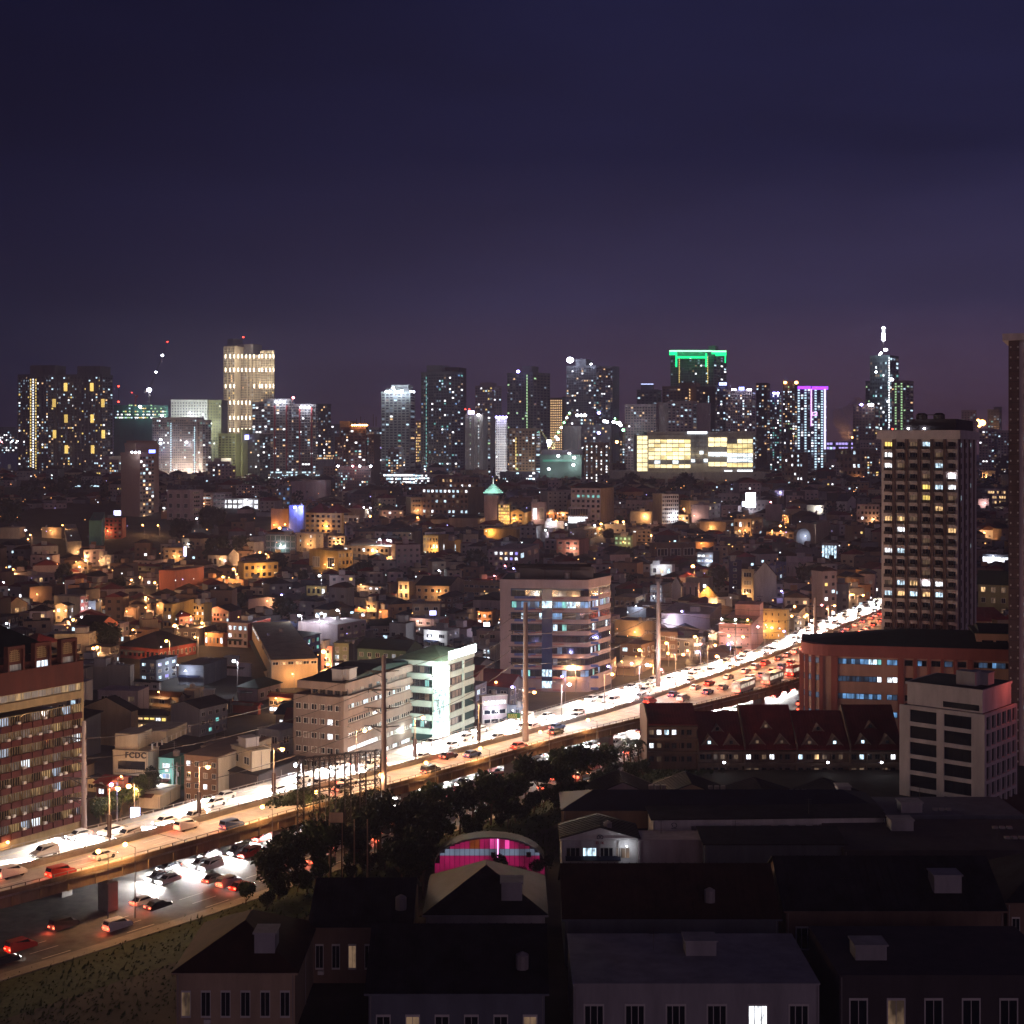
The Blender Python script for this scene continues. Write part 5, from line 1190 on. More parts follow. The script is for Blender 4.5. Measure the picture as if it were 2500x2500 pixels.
# ------------------------------------------------------------------ middle distance: every building one can tell apart
T = [  # crop, xl, xc, xr, top, base, wall, label, options
('A', 840, 885, 990, 195, 452, 'teal', "narrow green lit block with six open floors", dict(th=75, wr=(6, 3), lit=.5, pal=('teal',), hf=.6, wf=.8, ledge=6)),
('A', 990, 1150, 1150, 250, 445, 'red', "dark red block beside the narrow green lit block", dict(wl=(5, 4), lit=.02)),
('A', 0, 185, 185, 340, 445, 'tan', "long low tan wall at the left edge", dict(d=12)),
('A', 395, 580, 600, 340, 445, 'tan', "tan box hall left of the orange street lamp", {}),
('A', 590, 635, 768, 472, 650, 'concrete', "blank concrete slab left of the bright twin lamps", dict(th=72)),
('A', 685, 830, 830, 690, 745, 'tan', "small gabled house under the bright twin lamps", dict(roof='gable', ridge='y', wl=(1, 3))),
('A', 940, 1050, 1075, 600, 740, 'grey', "pale grey house with one orange window", dict(wl=(3, 2), lit=.3, pal=('warm',))),
('A', 1240, 1500, 1530, 705, 760, 'olive', "long low olive hall with red roof", dict(roof='gable', rc='red', wl=(1, 8))),
('A', 1540, 1740, 1800, 535, 690, 'tan', "dark beige house with one wide green lit window", dict(wl=(3, 3), lit=.12, pal=('green',))),
('A', 1500, 1655, 1925, 745, 935, 'brick', "windowless brick red blank building", {}),
('A', 1070, 1210, 1240, 850, 900, 'tan', "gabled cottage facing the orange lamps", dict(roof='gable', ridge='y', wl=(1, 2))),
('A', 510, 755, 835, 990, 1215, 'cream', "cream blank wall hall with a red window bay at its right", dict(wk2='red', wr=(3, 2), lit=.2, th=15)),
('A', 525, 640, 690, 1075, 1235, 'cream', "small yellow lit gabled house before the cream hall", dict(roof='gable', ridge='y', wl=(2, 2), wr=(2, 3), lit=.3)),
('A', 835, 905, 905, 1030, 1200, 'slate', "slate grey slab right of the red window bay", {}),
('A', 90, 265, 555, 795, 880, 'mauve', "long low mauve shop row at the left", dict(wr=(1, 6), th=40)),
('A', 200, 280, 490, 900, 1070, 'brown', "plain brown block left of the palm", dict(th=55)),
('A', 1475, 1560, 1600, 1060, 1180, 'tan', "pale gabled attic left of the yellow hotel", dict(roof='gable', ridge='y')),
('A', 1540, 1620, 1830, 1065, 1290, 'yellow', "yellow hotel wing with two lit windows", dict(wl=(3, 2), lit=.5, pal=('cool', 'white'), th=12)),
('A', 1615, 1690, 1825, 1180, 1290, 'pink', "pink house with red hip roof before the yellow hotel", dict(roof='hip', rc='red', wl=(2, 1), wr=(2, 3), th=60, lit=.4, pal=('warm', 'cool'))),
('A', 1825, 1925, 2000, 1060, 1285, 'yellow', "yellow balcony block at the right of the hotel", dict(wl=(4, 4), lit=.3, ledge=4)),
('A', 1240, 1400, 1500, 1305, 1400, 'orange', "low orange house below the yellow hotel", dict(wr=(1, 4), lit=.3)),
('A', 1175, 1290, 1310, 1095, 1240, 'brown', "brown blank house left of the yellow hotel", {}),
('A', 1130, 1500, 1850, 1480, 1600, 'red', "wide building with dark hip roof and red brown band", dict(roof='hip', th=28, rc='dark', rh=4.5, wl=(1, 9), wr=(1, 9), lit=0)),
('A', 1320, 1475, 1670, 1590, 1800, 'slate', "bluish white block with a lit stair window", dict(wl=(3, 2), wr=(3, 3), lit=.3, pal=('violet', 'cool'))),
('A', 800, 1230, 1265, 1640, 1880, 'concrete', "huge blank concrete wall right of the brick apartment tower", dict(th=10, clutter=3)),
('A', 1680, 1925, 2140, 1640, 1830, 'slate', "panelled grey hall with thin vertical joints", dict(th=14, ledge=3)),
('A', 1265, 1500, 1520, 1795, 1880, 'white', "small white canopy house with dark hip roof", dict(roof='hip', wl=(1, 3), lit=0)),
('F1', 790, 1240, 1300, 520, 870, 'tan', "big tan gabled hall beside the brick apartment tower", dict(roof='gable', ridge='y', rh=2.8, d=22)),
('F1', 1365, 1690, 1740, 385, 500, 'tan', "long brown house with dark gable roof behind the open lit hall", dict(roof='gable', rc='rust', wl=(1, 3))),
('F1', 1190, 1575, 1610, 560, 720, 'cream', "open hall glowing yellow inside behind thin posts", dict(wl=(2, 7), lit=.9, pal=('yellow', 'warm', 'yellow', 'white'), hf=.8, wf=.85, th=8, roof='hip', rh=1.2)),
('F1', 1610, 1885, 2144, 500, 770, 'grey', "grey green corrugated hall with two stripe windows", dict(wr=(3, 4), lit=.08, pal=('teal',), roof='gable', ridge='y', rh=1.4, th=30)),
('F1', 810, 905, 960, 1200, 1290, 'cream', "small orange lit gable by the steel pole", dict(roof='gable', ridge='y', wl=(1, 1))),
('F1', 905, 1010, 1210, 1210, 1350, 'brick', "brick red gable roofed house with a white lit door", dict(roof='gable', rc='red', wl=(1, 1), lit=1, pal=('white',), th=25)),
('F1', 1265, 1510, 1700, 1360, 1450, 'cream', "low flat cream roof just behind the viaduct parapet", dict(th=12, clutter=0, d=12)),
('F1', 1495, 1640, 1760, 970, 1300, 'teal', "narrow pale teal house right of the FCDC building", dict(wl=(3, 1), lit=.4, pal=('blue', 'cool'), th=18)),
('F2', 800, 1010, 1030, 405, 560, 'tan', "tan house with a bright white lit ground floor", dict(wl=(2, 5), wf=.9, hf=.6, forceL=lambda r, c: ('white' if c > 0 else 'cool') if r == 0 else 'dark', rc='red', roof='shed', rh=1)),
('F2', 450, 700, 720, 480, 560, 'red', "low red roofed shop with orange light at its end", dict(roof='gable', rc='red')),
('F2', 0, 95, 185, 320, 480, 'tan', "small tan box house left of the green roofed shed", {}),
('B', 440, 630, 1065, 1590, 1860, 'tan', "large brown blank block with a bright stairwell and top window band", dict(th=76, wr=(1, 6), base=.78, lit=.5, pal=('dark', 'warm', 'dark'), hf=.9, wf=.8, wl=(5, 2), forceL=lambda r, c: 'white' if c == 1 else 'dark', clutter=2)),
('S2', 260, 700, 715, 1690, 1795, 'white', "white floodlit arcade blazing between dark roofs", dict(wl=(2, 9), lit=1, pal=('white',), hf=.75, wf=.8)),
('S2', 490, 710, 720, 1560, 1690, 'mauve', "mauve block with lattice bands above the white arcade", dict(wl=(5, 9), lit=.1)),
('S2', 60, 270, 450, 1640, 1800, 'mauve', "mauve striped block left of the white arcade", dict(wl=(6, 1), wf=.9, wr=(4, 5), lit=.05)),
('S1', 1575, 1790, 1920, 1610, 1900, 'mauve', "mauve block with five small squares and teal light at its foot", dict(wl=(3, 3), lit=.0, wr=(7, 1))),
('S1', 1520, 1760, 1760, 1805, 1880, 'orange', "low orange wall before the mauve block", {}),
('B', 625, 790, 800, 165, 390, 'orange', "orange lit blank slab left of the violet lit wall", dict(d=10)),
('B', 795, 930, 950, 130, 410, 'blue', "tall blank wall washed violet by two lamps at its top", dict(d=10)),
('B', 945, 1290, 1310, 205, 400, 'yellow', "dim yellow block with twin dark red pagoda roofs", dict(wl=(4, 7), lit=.04, ledge=4)),
('B', 575, 855, 865, 405, 600, 'slate', "green glass curtain wall divided by pale frames", dict(wl=(3, 6), wf=.93, hf=.93, lit=1, pal=('greenglass',))),
('B', 855, 1050, 1118, 395, 575, 'cream', "beige block joined to the green glass wall", dict(wl=(4, 2), wf=.1, wr=(4, 1), ledge=4)),
('B', 1160, 1320, 1340, 420, 560, 'cream', "cream block with a row of dark top windows", dict(wl=(4, 4), lit=.05)),
('B', 1310, 1735, 1800, 520, 645, 'cream', "long cream building under a blue lit rooftop court", dict(wl=(2, 10), lit=.25, pal=('white', 'warm'))),
('B', 985, 1258, 1395, 560, 780, 'yellow', "ochre block with three rows of dark windows on its lit side", dict(wr=(3, 4), lit=0, wl=(1, 2), th=40)),
('B', 925, 985, 985, 565, 665, 'white', "pale blue lit panel at the side of the ochre block", dict(d=3)),
('B', 310, 370, 692, 675, 825, 'yellow', "long pale yellow building with a dark window strip", dict(th=65, wr=(2, 6), lit=.05, wk2='yellow')),
('B', 195, 365, 410, 835, 905, 'orange', "low orange shop with a lit poster", dict(wl=(1, 2), lit=.5, pal=('warm',))),
('B', 30, 215, 320, 600, 720, 'grey', "dark gabled building with an orange edged roof", dict(roof='gable', ridge='x', wl=(1, 4))),
('B', 960, 1140, 1150, 885, 990, 'yellow', "dim ochre house with one white window", dict(roof='gable', wl=(1, 4), lit=.3, pal=('white',))),
('B', 1435, 1700, 1725, 890, 980, 'grey', "house with a row of white curtains glowing", dict(roof='gable', wl=(2, 5), forceL=lambda r, c: 'white' if r == 1 and c in (1, 2) else 'dark')),
('B', 1825, 1925, 2010, 850, 1025, 'cream', "cream corner block with large dark openings", dict(wl=(2, 2), lit=0, wf=.6, hf=.6)),
('B', 410, 800, 980, 1035, 1140, 'mauve', "long pale gabled hall beside the dark trees", dict(roof='gable', ridge='y', rh=1.6, wr=(1, 3))),
('B', 1520, 1625, 1640, 1035, 1205, 'tan', "tan three storey house with four windows", dict(wl=(2, 2), lit=0)),
('B', 1412, 1520, 1520, 1108, 1200, 'orange', "small orange house left of the tan three storey house", dict(wl=(1, 2), lit=.2)),
('B', 1640, 1730, 1780, 1115, 1240, 'orange', "dim orange house right of the tan three storey house", dict(wl=(2, 2), lit=.1)),
('B', 215, 405, 620, 1240, 1475, 'mauve', "mauve house with twelve small windows", dict(wl=(3, 4), lit=.3, pal=('cool', 'white'), wk2='red', th=20)),
('B', 620, 765, 880, 1240, 1385, 'blue', "pale blue blank wall with rain streaks", {}),
('B', 880, 1258, 1522, 1255, 1455, 'mauve', "white block with a lit roof terrace under three globes", dict(wr=(3, 4), lit=.35, pal=('dim', 'cool'), th=30)),
('B', 615, 920, 1085, 1375, 1545, 'blue', "blue lit temple style building with red columns", dict(wl=(2, 7), wr=(2, 4), lit=.6, pal=('blue', 'cool', 'teal'), roof='hip', rc='dark', rh=1.5)),
('B', 20, 230, 345, 1130, 1240, 'pink', "pinkish gabled house with a lit row of windows", dict(roof='gable', ridge='y', rh=2, wl=(2, 7), lit=.3)),
('B', 1095, 1200, 1212, 1460, 1700, 'pink', "house glaring orange in its lamp", dict(wl=(3, 1), lit=0)),
('B', 1212, 1358, 1450, 1430, 1680, 'olive', "olive beige block with lit window grids", dict(wl=(3, 2), lit=.7, pal=('cool', 'white', 'dim'), th=8, wk2='dark')),
('B', 1440, 1900, 2050, 1500, 1690, 'green', "wide dark green roofed hall behind the beige office building", dict(roof='gable', rc='green', rh=2.5, wl=(2, 6), lit=.05)),
('B', 0, 175, 210, 1340, 1465, 'orange', "orange walled house with bright stripes at the left", dict(wl=(1, 5), lit=.4, pal=('warm', 'white', 'dim'))),
('B', 0, 430, 440, 1620, 1750, 'mauve', "long panelled boundary wall in the dark", dict(d=4)),
('S3', 620, 1040, 1050, 1490, 1700, 'brown', "upper block of the dark office with a sparse row of lights", dict(wl=(4, 12), lit=.12)),
('S3', 505, 940, 1090, 1590, 1890, 'brown', "dark brown office building with rows of cold lit windows", dict(wl=(6, 11), lit=.05, pal=('cool', 'white'), forceL=lambda r, c: R.choice(['cool', 'white']) if (r == 5 and R.random() < .8) or (r in (0, 1) and c in (0, 1, 3, 4, 8) and R.random() < .6) else None)),
('S3', 350, 400, 502, 1680, 1870, 'tan', "beige striped block left of the dark brown office", dict(th=75, wr=(4, 1), wf=.85, lit=0)),
('S3', 1090, 1210, 1235, 1660, 1930, 'mauve', "blank tower under a green lit pyramid", {}),
('S3', 1225, 1330, 1340, 1740, 1935, 'yellow', "block of golden lit balconies", dict(wl=(6, 5), lit=.95, pal=('yellow', 'warm'), wf=.8, hf=.6)),
('S3', 1340, 1465, 1550, 1820, 1945, 'yellow', "golden gabled chapel like house", dict(roof='gable', ridge='y', wl=(3, 2), lit=0, th=10)),
('C', 1150, 1275, 1290, 100, 310, 'mauve', "white angular slab with a blue grey panel", dict(wl=(1, 2), wf=.7, hf=.6)),
('C', 1495, 1680, 1815, 150, 310, 'mauve', "pale block with a large grey blue screen and lit ground floor", dict(wl=(2, 8), wr=(3, 1), wf=.9, hf=.8, lit=.1, forceL=lambda r, c: 'white' if r == 0 else 'dark', th=16)),
('S4', 170, 450, 575, 1590, 1930, 'mauve', "tall mauve block with dark hip roof and teal lit windows", dict(roof='hip', rh=4, wl=(7, 6), lit=.05, pal=('teal',), wk2='tan', forceL=lambda r, c: 'teal' if r == 5 and c < 5 else None)),
('C', 1285, 1395, 1400, 195, 275, 'orange', "small orange house left of the screen block", dict(wl=(1, 3))),
('C', 1400, 1500, 1505, 195, 275, 'tan', "small cream gabled house left of the screen block", dict(roof='gable', ridge='y', wl=(2, 3))),
('C', 1275, 1455, 1465, 280, 350, 'white', "low white house glaring in pinkish light", dict(d=9)),
('C', 700, 1010, 1105, 355, 455, 'yellow', "wide low ochre hall before the golden house", dict(d=14)),
('C', 370, 640, 710, 250, 345, 'tan', "long low tan hall with arched roof line", dict(roof='hip', rh=2, wr=(2, 1))),
('C', 130, 270, 372, 415, 615, 'yellow', "yellow stepped block with balconies", dict(wl=(3, 5), lit=.15, ledge=4)),
('C', 270, 485, 500, 455, 610, 'yellow', "blank yellow wall with a single stair light", dict(wl=(1, 2), wf=.05)),
('C', 745, 1030, 1222, 550, 765, 'mauve', "apartment block sprinkled with coloured party lights", dict(wl=(4, 6), lit=.45, pal=('cool', 'white', 'violet', 'warm'), th=14, wr=(2, 3))),
('C', 1020, 1145, 1258, 495, 560, 'pink', "salmon pink gabled house", dict(roof='gable', ridge='x', rh=3, th=30)),
('C', 1385, 1600, 1692, 455, 615, 'pink', "salmon pink wide block", dict(wl=(3, 3), lit=0)),
('C', 1510, 1660, 1845, 360, 465, 'tan', "tan block beside the salmon pink one", dict(wr=(3, 5), lit=.1, th=20)),
('C', 60, 375, 520, 890, 1040, 'tan', "long building with a pale gable end", dict(roof='gable', ridge='x', rh=3, th=12, wk2='cream', wl=(2, 5), lit=0)),
('C', 515, 850, 860, 855, 1010, 'tan', "wing with two rows of dark windows right of the pale gable end", dict(wl=(2, 7), lit=.05, hf=.35, wf=.8)),
('C', 290, 400, 515, 990, 1110, 'brown', "little square house with a dark hip roof", dict(roof='hip', wl=(2, 2), wr=(2, 2), lit=.05)),
('C', 0, 280, 370, 1205, 1340, 'mauve', "low shop with white lit awning and red wall", dict(wl=(2, 4), lit=.4, pal=('white', 'cool'), wk2='red')),
('C', 130, 362, 468, 1315, 1490, 'white', "stained white box house above the floodlit building", dict(wl=(2, 2), wr=(3, 2), lit=.1, pal=('cool',), th=25)),
('C', 420, 540, 590, 1390, 1490, 'grey', "grey roof box right of the stained white house", {}),
('C', 640, 780, 855, 1135, 1265, 'orange', "orange lit house behind the bright stacked sign", dict(wl=(2, 3), lit=.2)),
('C', 430, 560, 640, 1160, 1260, 'slate', "dark slate house left of the orange lit house", dict(wl=(2, 3), lit=.1)),
('C', 590, 760, 860, 1460, 1620, 'white', "white lit court building beside the floodlit one", dict(wl=(2, 5), lit=.8, pal=('white', 'cool'))),
('F3', 1045, 1070, 1310, 385, 680, 'white', "white shop with wavy lit sign, left of the rounded office tower", dict(th=70, wr=(3, 1), wf=.96, hf=.5, forceR=lambda r, c: 'white' if r == 2 else 'dark', wk2='mauve')),
('F3', 1305, 1325, 1480, 470, 690, 'slate', "low dark shop between the white shop and the rounded tower", dict(th=70, wr=(2, 3), lit=.3, pal=('cool',))),
('D', 360, 450, 605, 25, 305, 'cream', "white eight storey block with a blank cream end wall", dict(th=72, wr=(7, 8), wk2='white', lit=.12, pal=('teal', 'cool'), wf=.6, hf=.45, clutter=3)),
('D', 150, 350, 360, 190, 305, 'cream', "cream gabled billboard wall left of the white eight storey block", dict(d=8)),
('D', 605, 700, 715, 220, 325, 'cream', "small cream house with cold lit windows right of the white block", dict(wl=(2, 3), lit=.6, pal=('cool',))),
('D', 728, 890, 998, 125, 300, 'mauve', "mauve blank slab with a windowed right side", dict(wr=(3, 4), lit=.05)),
('D', 1010, 1165, 1200, 135, 245, 'mauve', "pale mauve box with two high slits", dict(wl=(2, 3), hf=.2, lit=0)),
('D', 805, 1050, 1130, 285, 415, 'tan', "tan flat roofed school like block", dict(wr=(2, 2), lit=.5, pal=('cool',), clutter=3)),
('D', 1130, 1290, 1395, 260, 440, 'tan', "tan block below the blazing billboard", dict(wl=(2, 4), wr=(3, 3), lit=.2)),
('D', 1270, 1340, 1402, 250, 345, 'mauve', "pale shop under the blazing billboard with dark letters", dict(wl=(1, 1), wr=(1, 2), th=40)),
('D', 1425, 1560, 1580, 125, 280, 'mauve', "mauve slab right of the blazing billboard", {}),
('D', 1578, 1645, 1700, 220, 325, 'tan', "narrow tan slab by the orange lamp", {}),
('D', 1725, 1870, 1935, 320, 465, 'tan', "tan curved top wall at the right", dict(roof='barrel', rh=2)),
('D', 1440, 1700, 1715, 385, 445, 'tan', "low tan row with hip roof and four windows", dict(roof='hip', wl=(1, 5), lit=0)),
('D', 1715, 1850, 1850, 420, 495, 'slate', "dark round topped hall", dict(roof='barrel', rh=5)),
('D', 170, 345, 350, 360, 480, 'tan', "tan block beside the grid of lit arches", dict(wl=(3, 4), lit=.15)),
('D', 0, 160, 175, 415, 555, 'green', "dark green block with two rows of bright arches", dict(wl=(3, 4), forceL=lambda r, c: 'green' if r > 0 else 'dark', wf=.5)),
('D', 330, 390, 765, 490, 650, 'brown', "long brown wall with large dark panels", dict(th=70, wr=(1, 3), wf=.8, lit=0)),
('D', 750, 940, 965, 480, 570, 'orange', "orange brown wall under a dark roof edge", {}),
('D', 348, 545, 570, 690, 800, 'white', "small white porch house left of the dazzling lamp", dict(wl=(1, 3), lit=.3)),
('D', 780, 930, 990, 575, 730, 'slate', "open floors lit cold blue white", dict(wl=(3, 4), lit=.75, pal=('cool', 'blue', 'white'), wf=.8)),
('D', 1080, 1195, 1205, 645, 1000, 'navy', "narrow navy blue slab tower", dict(wl=(6, 1), lit=.1, pal=('violet',), wf=.3)),
('D', 1200, 1312, 1318, 735, 1060, 'cream', "cream balcony tower between navy slab and pale gable", dict(wl=(4, 1), lit=0, wf=.7, hf=.6, ledge=4)),
('D', 1314, 1525, 1530, 790, 1090, 'cream', "tall pale blank wall with a steep gable top", dict(roof='gable', ridge='y', rh=6.0, d=12, over=.1)),
('D', 1620, 1870, 1880, 680, 810, 'mauve', "long pale wall with a small blue sign", dict(wl=(1, 6), wf=.12, lit=.1)),
('D', 1430, 1520, 1620, 700, 860, 'blue', "bluish lit low hall right of the pale gable tower", dict(wr=(2, 3), lit=.5, pal=('blue', 'cool'))),
('D', 538, 628, 640, 880, 1035, 'white', "white narrow gabled house, left one of a pair", dict(roof='gable', ridge='y', rh=4, d=12)),
('D', 640, 795, 800, 865, 1035, 'mauve', "pale stepped house right of the white narrow gable", dict(wl=(1, 3), wf=.25, hf=.7, lit=0)),
('D', 795, 965, 970, 990, 1035, 'yellow', "yellow gabled cottage with two round windows", dict(roof='gable', ridge='y', rh=4.5, wl=(1, 2), lit=.6, pal=('cool',))),
('D', 338, 450, 540, 885, 1085, 'slate', "dark slate house with ledges behind the tall steel pole", dict(ledge=4, wl=(4, 1), wf=.8, lit=0)),
('D', 440, 900, 1010, 1160, 1335, 'mauve', "wide mauve blank wall left of the roof garden building", dict(th=8)),
('D', 0, 370, 380, 1225, 1450, 'tan', "big tan blank block right of the rounded office tower", dict(clutter=3)),
('D', 0, 200, 300, 1000, 1100, 'tan', "tan row with dark arcades above the big tan block", dict(wl=(1, 4), wf=.6, lit=0, wr=(1, 1))),
('D', 120, 300, 440, 1095, 1190, 'slate', "blue grey long roofed wall above the big tan block", {}),
('D', 985, 1290, 1405, 1255, 1545, 'pink', "pinkish white block with a green roof garden and brown cross bands", dict(th=14, wl=(4, 5), wf=.15, hf=.2, lit=.1, clutter=0)),
('D', 1340, 1640, 1650, 1115, 1400, 'yellow', "tall beige block with few slits behind the roof garden building", dict(wl=(4, 5), wf=.15, hf=.35, lit=.1, pal=('cool',))),
('D', 1645, 1700, 1790, 1200, 1380, 'cream', "cream four window block right of the tall beige one", dict(th=60, wr=(3, 4), lit=.2)),
('D', 890, 975, 985, 1340, 1480, 'cream', "small cream annex left of the roof garden building", {}),
('D', 885, 1110, 1115, 1060, 1160, 'brown', "dark shed carrying a tilted white board", dict(d=6)),
('D', 680, 800, 840, 1650, 1720, 'cream', "low pale shelter at the viaduct edge", dict(roof='gable')),
('D', 20, 200, 370, 1690, 1740, 'tan', "low roofs glowing orange behind the palms", dict(roof='gable', rc='pale')),
('S5', 470, 580, 610, 1250, 1320, 'cream', "small white gabled house by the concrete tower", dict(roof='gable')),
('S5', 665, 740, 800, 1225, 1305, 'white', "white pentagon gabled house left of the mauve apartments", dict(roof='gable', ridge='x', rh=4)),
('S5', 805, 958, 960, 1245, 1395, 'mauve', "mauve apartment block with one blazing balcony", dict(wl=(4, 6), lit=.1, forceL=lambda r, c: 'white' if (r, c) == (1, 4) else None)),
('S5', 400, 530, 622, 1380, 1510, 'tan', "tan block with a dark arch at its side", dict(d=14)),
('S5', 570, 670, 680, 1510, 1625, 'white', "white shutters glowing cold blue", dict(wl=(1, 5), forceL=lambda r, c: 'cool', wf=.7, hf=.85)),
('S5', 330, 505, 510, 1600, 1725, 'mauve', "pale mauve slab before the dark roofs", {}),
('S5', 195, 380, 400, 1430, 1480, 'tan', "low tan hip roofed row at the right", dict(roof='hip', wl=(1, 5), lit=0)),
('E', 1530, 1740, 1750, 350, 590, 'mauve', "mauve hotel with rows of small windows between the two towers", dict(wl=(9, 12), lit=.12)),
('E', 1535, 1660, 1670, 575, 680, 'cream', "cream arcade with three dark arches between the two towers", dict(wl=(1, 3), wf=.6, lit=0)),
('E', 1590, 1760, 1780, 750, 900, 'brown', "open storeys glowing peach between the two towers", dict(wl=(3, 8), lit=.6, pal=('warm',), wf=.8)),
('E', 1500, 1600, 1600, 840, 950, 'pink', "pinkish block between the two towers", {}),
('E', 1540, 1785, 1790, 1370, 1470, 'slate', "shed with a glowing cold white wall between the two towers", dict(wl=(1, 7), forceL=lambda r, c: 'white', wf=.95, hf=.75)),
('E', 1500, 1785, 1800, 1640, 1960, 'olive', "pale olive house with arched windows and green roof between the towers", dict(wl=(3, 3), lit=.5, pal=('warm', 'dim', 'white'), wf=.45, roof='gable', rc='green', rh=5, d=24)),
('F6', 800, 1130, 1180, 10, 90, 'slate', "low dark block behind the orange office block roof", dict(clutter=2)),
('S4', 560, 675, 680, 1180, 1360, 'slate', "slate office with lit grid left of the gold glass centre", dict(wl=(5, 4), lit=.5, pal=('cool', 'green'))),
('S5', 660, 890, 960, 870, 1100, 'brown', "dark block with two white lit windows and a string of lights", dict(wl=(5, 8), lit=.15, pal=('white', 'cool', 'violet'))),
('S5', 220, 330, 350, 730, 1070, 'slate', "dark slab with a ladder of white windows", dict(wl=(12, 6), lit=.12, forceL=lambda r, c: 'white' if c == 2 and r > 2 else None)),
('S5', 340, 495, 510, 725, 960, 'slate', "slate block with amber lit upper floors left of the violet tower", dict(wl=(12, 10), lit=.15, pal=('yellow', 'cool'))),
('S5', 300, 440, 475, 900, 1150, 'brown', "brown block with scattered white lights", dict(wl=(8, 7), lit=.2, pal=('white', 'cool'))),
('S2', 1000, 1145, 1385, 1530, 1720, 'mauve', "plain mauve blank halls before the skyline", dict(th=10)),
('S2', 885, 1000, 1000, 1570, 1800, 'slate', "narrow slab with a pale blue lit panel", dict(wl=(5, 3), lit=.2, pal=('blue',))),
('S2', 1310, 1470, 1500, 1780, 1850, 'mauve', "long low mauve roof block before the twin pagoda roofs", {}),
('S2', 1545, 1700, 1745, 1790, 1880, 'tan', "tan box hall right of the pagoda roofs", {}),
('S2', 1500, 1640, 1650, 1850, 1920, 'white', "white box with a dark window strip", dict(wl=(1, 3), wf=.9, lit=0)),
]
G_ = None
G['greenglass'] = matte("green_glass", (.03, .09, .07), .3, .2, bump=0)
TALL = []
for row in T:
    cr, xl, xc, xr, yt, yb, wk, lab, kw = row
    near = {'cat': 'house' if 'house' in lab or 'cottage' in lab else 'building'}
    near['name'] = near['cat']
    if 'wf' not in kw and 'wl' in kw: kw = dict(kw)
    e, a, d_ = bpx(cr, xl, xc, xr, yt, yb, wk, lab, **{**near, **kw}); TALL.append((lab, px(cr, xc), py(cr, yt), e, a, d_))
BY = {t[0]: t for t in TALL}
# pagoda roofs, pyramid, roof garden, signs
t = BY["dim yellow block with twin dark red pagoda roofs"]; e, a = t[3], t[4]; h = CH - (py('B', 205) - HZ) * dist(py('B', 400)) / F - e.location.z
for x in (-a * .27, -a * .73):
    m = MB(); s = a * .26; m.add([(x - s, 1, h), (x + s, 1, h), (x + s, 1 + 2 * s, h), (x - s, 1 + 2 * s, h), (x, 1 + s, h + s * .85)], [(0, 1, 4), (1, 2, 4), (2, 3, 4), (3, 0, 4)]); m.build("pagoda_roof", M_roof['red'], e)
t = BY["blank tower under a green lit pyramid"]; e, a = t[3], t[4]; Yt = dist(py('S3', 1930)); h = CH - (py('S3', 1640) - HZ) * Yt / F - e.location.z; hh = CH - (py('S3', 1555) - HZ) * Yt / F - e.location.z
m = MB(); s = a * .55
for k in range(6):
    q = s * (1 - k / 6.5); z = h + (hh - h) * k / 6; m.box(-a / 2 - q, -a / 2 + q, a / 2 - q, a / 2 + q, z, z + (hh - h) / 9)
m.build("stepped_pyramid", glow("pyramid_light", (.45, 1, .8), 1.1, .5, .2), e)
m = MB(); m.tube((-a / 2, a / 2, hh), (-a / 2, a / 2, hh + 5), .35, .05, 6); m.build("spire", glow("spire_light", (.9, 1, .95), 2), e)
t = BY["pinkish white block with a green roof garden and brown cross bands"]; e, a, d_ = t[3], t[4], t[5]; Yt = dist(py('D', 1545)); h = CH - (py('D', 1255) - HZ) * Yt / F
m = MB()
for z in (h - 1.4, h - 4.6, h - 8): m.box(-a * .98, -a * .1, -.1, -.001, z, z + .35)
m.box(-a * .5, -a * .46, -.12, -.001, 0, h); m.build("cross_band", wall('brown'), e)
m = MB(); m.box(-a * .8, 0, d_ * .7, d_, h, h + 4.2); m.build("penthouse_wall", wall('pink'), e)
for k in range(9):
    link("roof_plant", CR[k % 4], e, (-a * (.08 + .1 * k), 2.0, h + .8), 0, None, (.35, .35, .4))
for x, k in ((-a * .93, 'w'), (-a * .5, 'w'), (-a * .12, 'o')): globe(e, (x, 1.2, h + 1.5), k, .38, 500)
t = BY["dark shed carrying a tilted white board"]; e, a = t[3], t[4]; Yt = dist(py('D', 1160)); h = CH - (py('D', 1060) - HZ) * Yt / F
m = MB(); m.add([(-a, 0, h + .1), (0, -.3, h - 1.2), (0, -.3, h + 3.4), (-a, 0, h + 2.2)], [(0, 1, 2, 3)]); m.add([(-a, .2, h + .1), (0, -.1, h - 1.2), (0, -.1, h + 3.4), (-a, .2, h + 2.2)], [(3, 2, 1, 0)]); m.build("sign_board", wall('white'), e)
def sign(cr, x0, x1, y0, y1, yb, k, s, label, posts=True, e_=0):
    x0, x1, y0, y1, yb = px(cr, x0), px(cr, x1), py(cr, y0), py(cr, y1), py(cr, yb); Y = dist(yb); X = ((x0 + x1) / 2 - 1250) * Y / F; w_ = (x1 - x0) * Y / F / 2; z0 = CH - (y1 - HZ) * Y / F; z1 = CH - (y0 - HZ) * Y / F
    e = empty("lit_sign", label, "sign", (X, Y, 0)); m = MB(); m.box(-w_, w_, -.3, .1, z0, z1); m.build("sign_panel", glow("sign_" + label[:18], k, s), e)
    m = MB(); m.tube((-w_ * .6, .3, 0), (-w_ * .6, .3, z1 - .2), .15); m.tube((w_ * .6, .3, 0), (w_ * .6, .3, z1 - .2), .15); m.build("post", M_dsteel, e)
    if e_: lamp(e, (0, -2, z0), e_, k, 1.)
sign('D', 1240, 1330, 10, 150, 240, (.85, .93, 1), 8, "blazing white vertical billboard among the low roofs at the right", e_=6000)
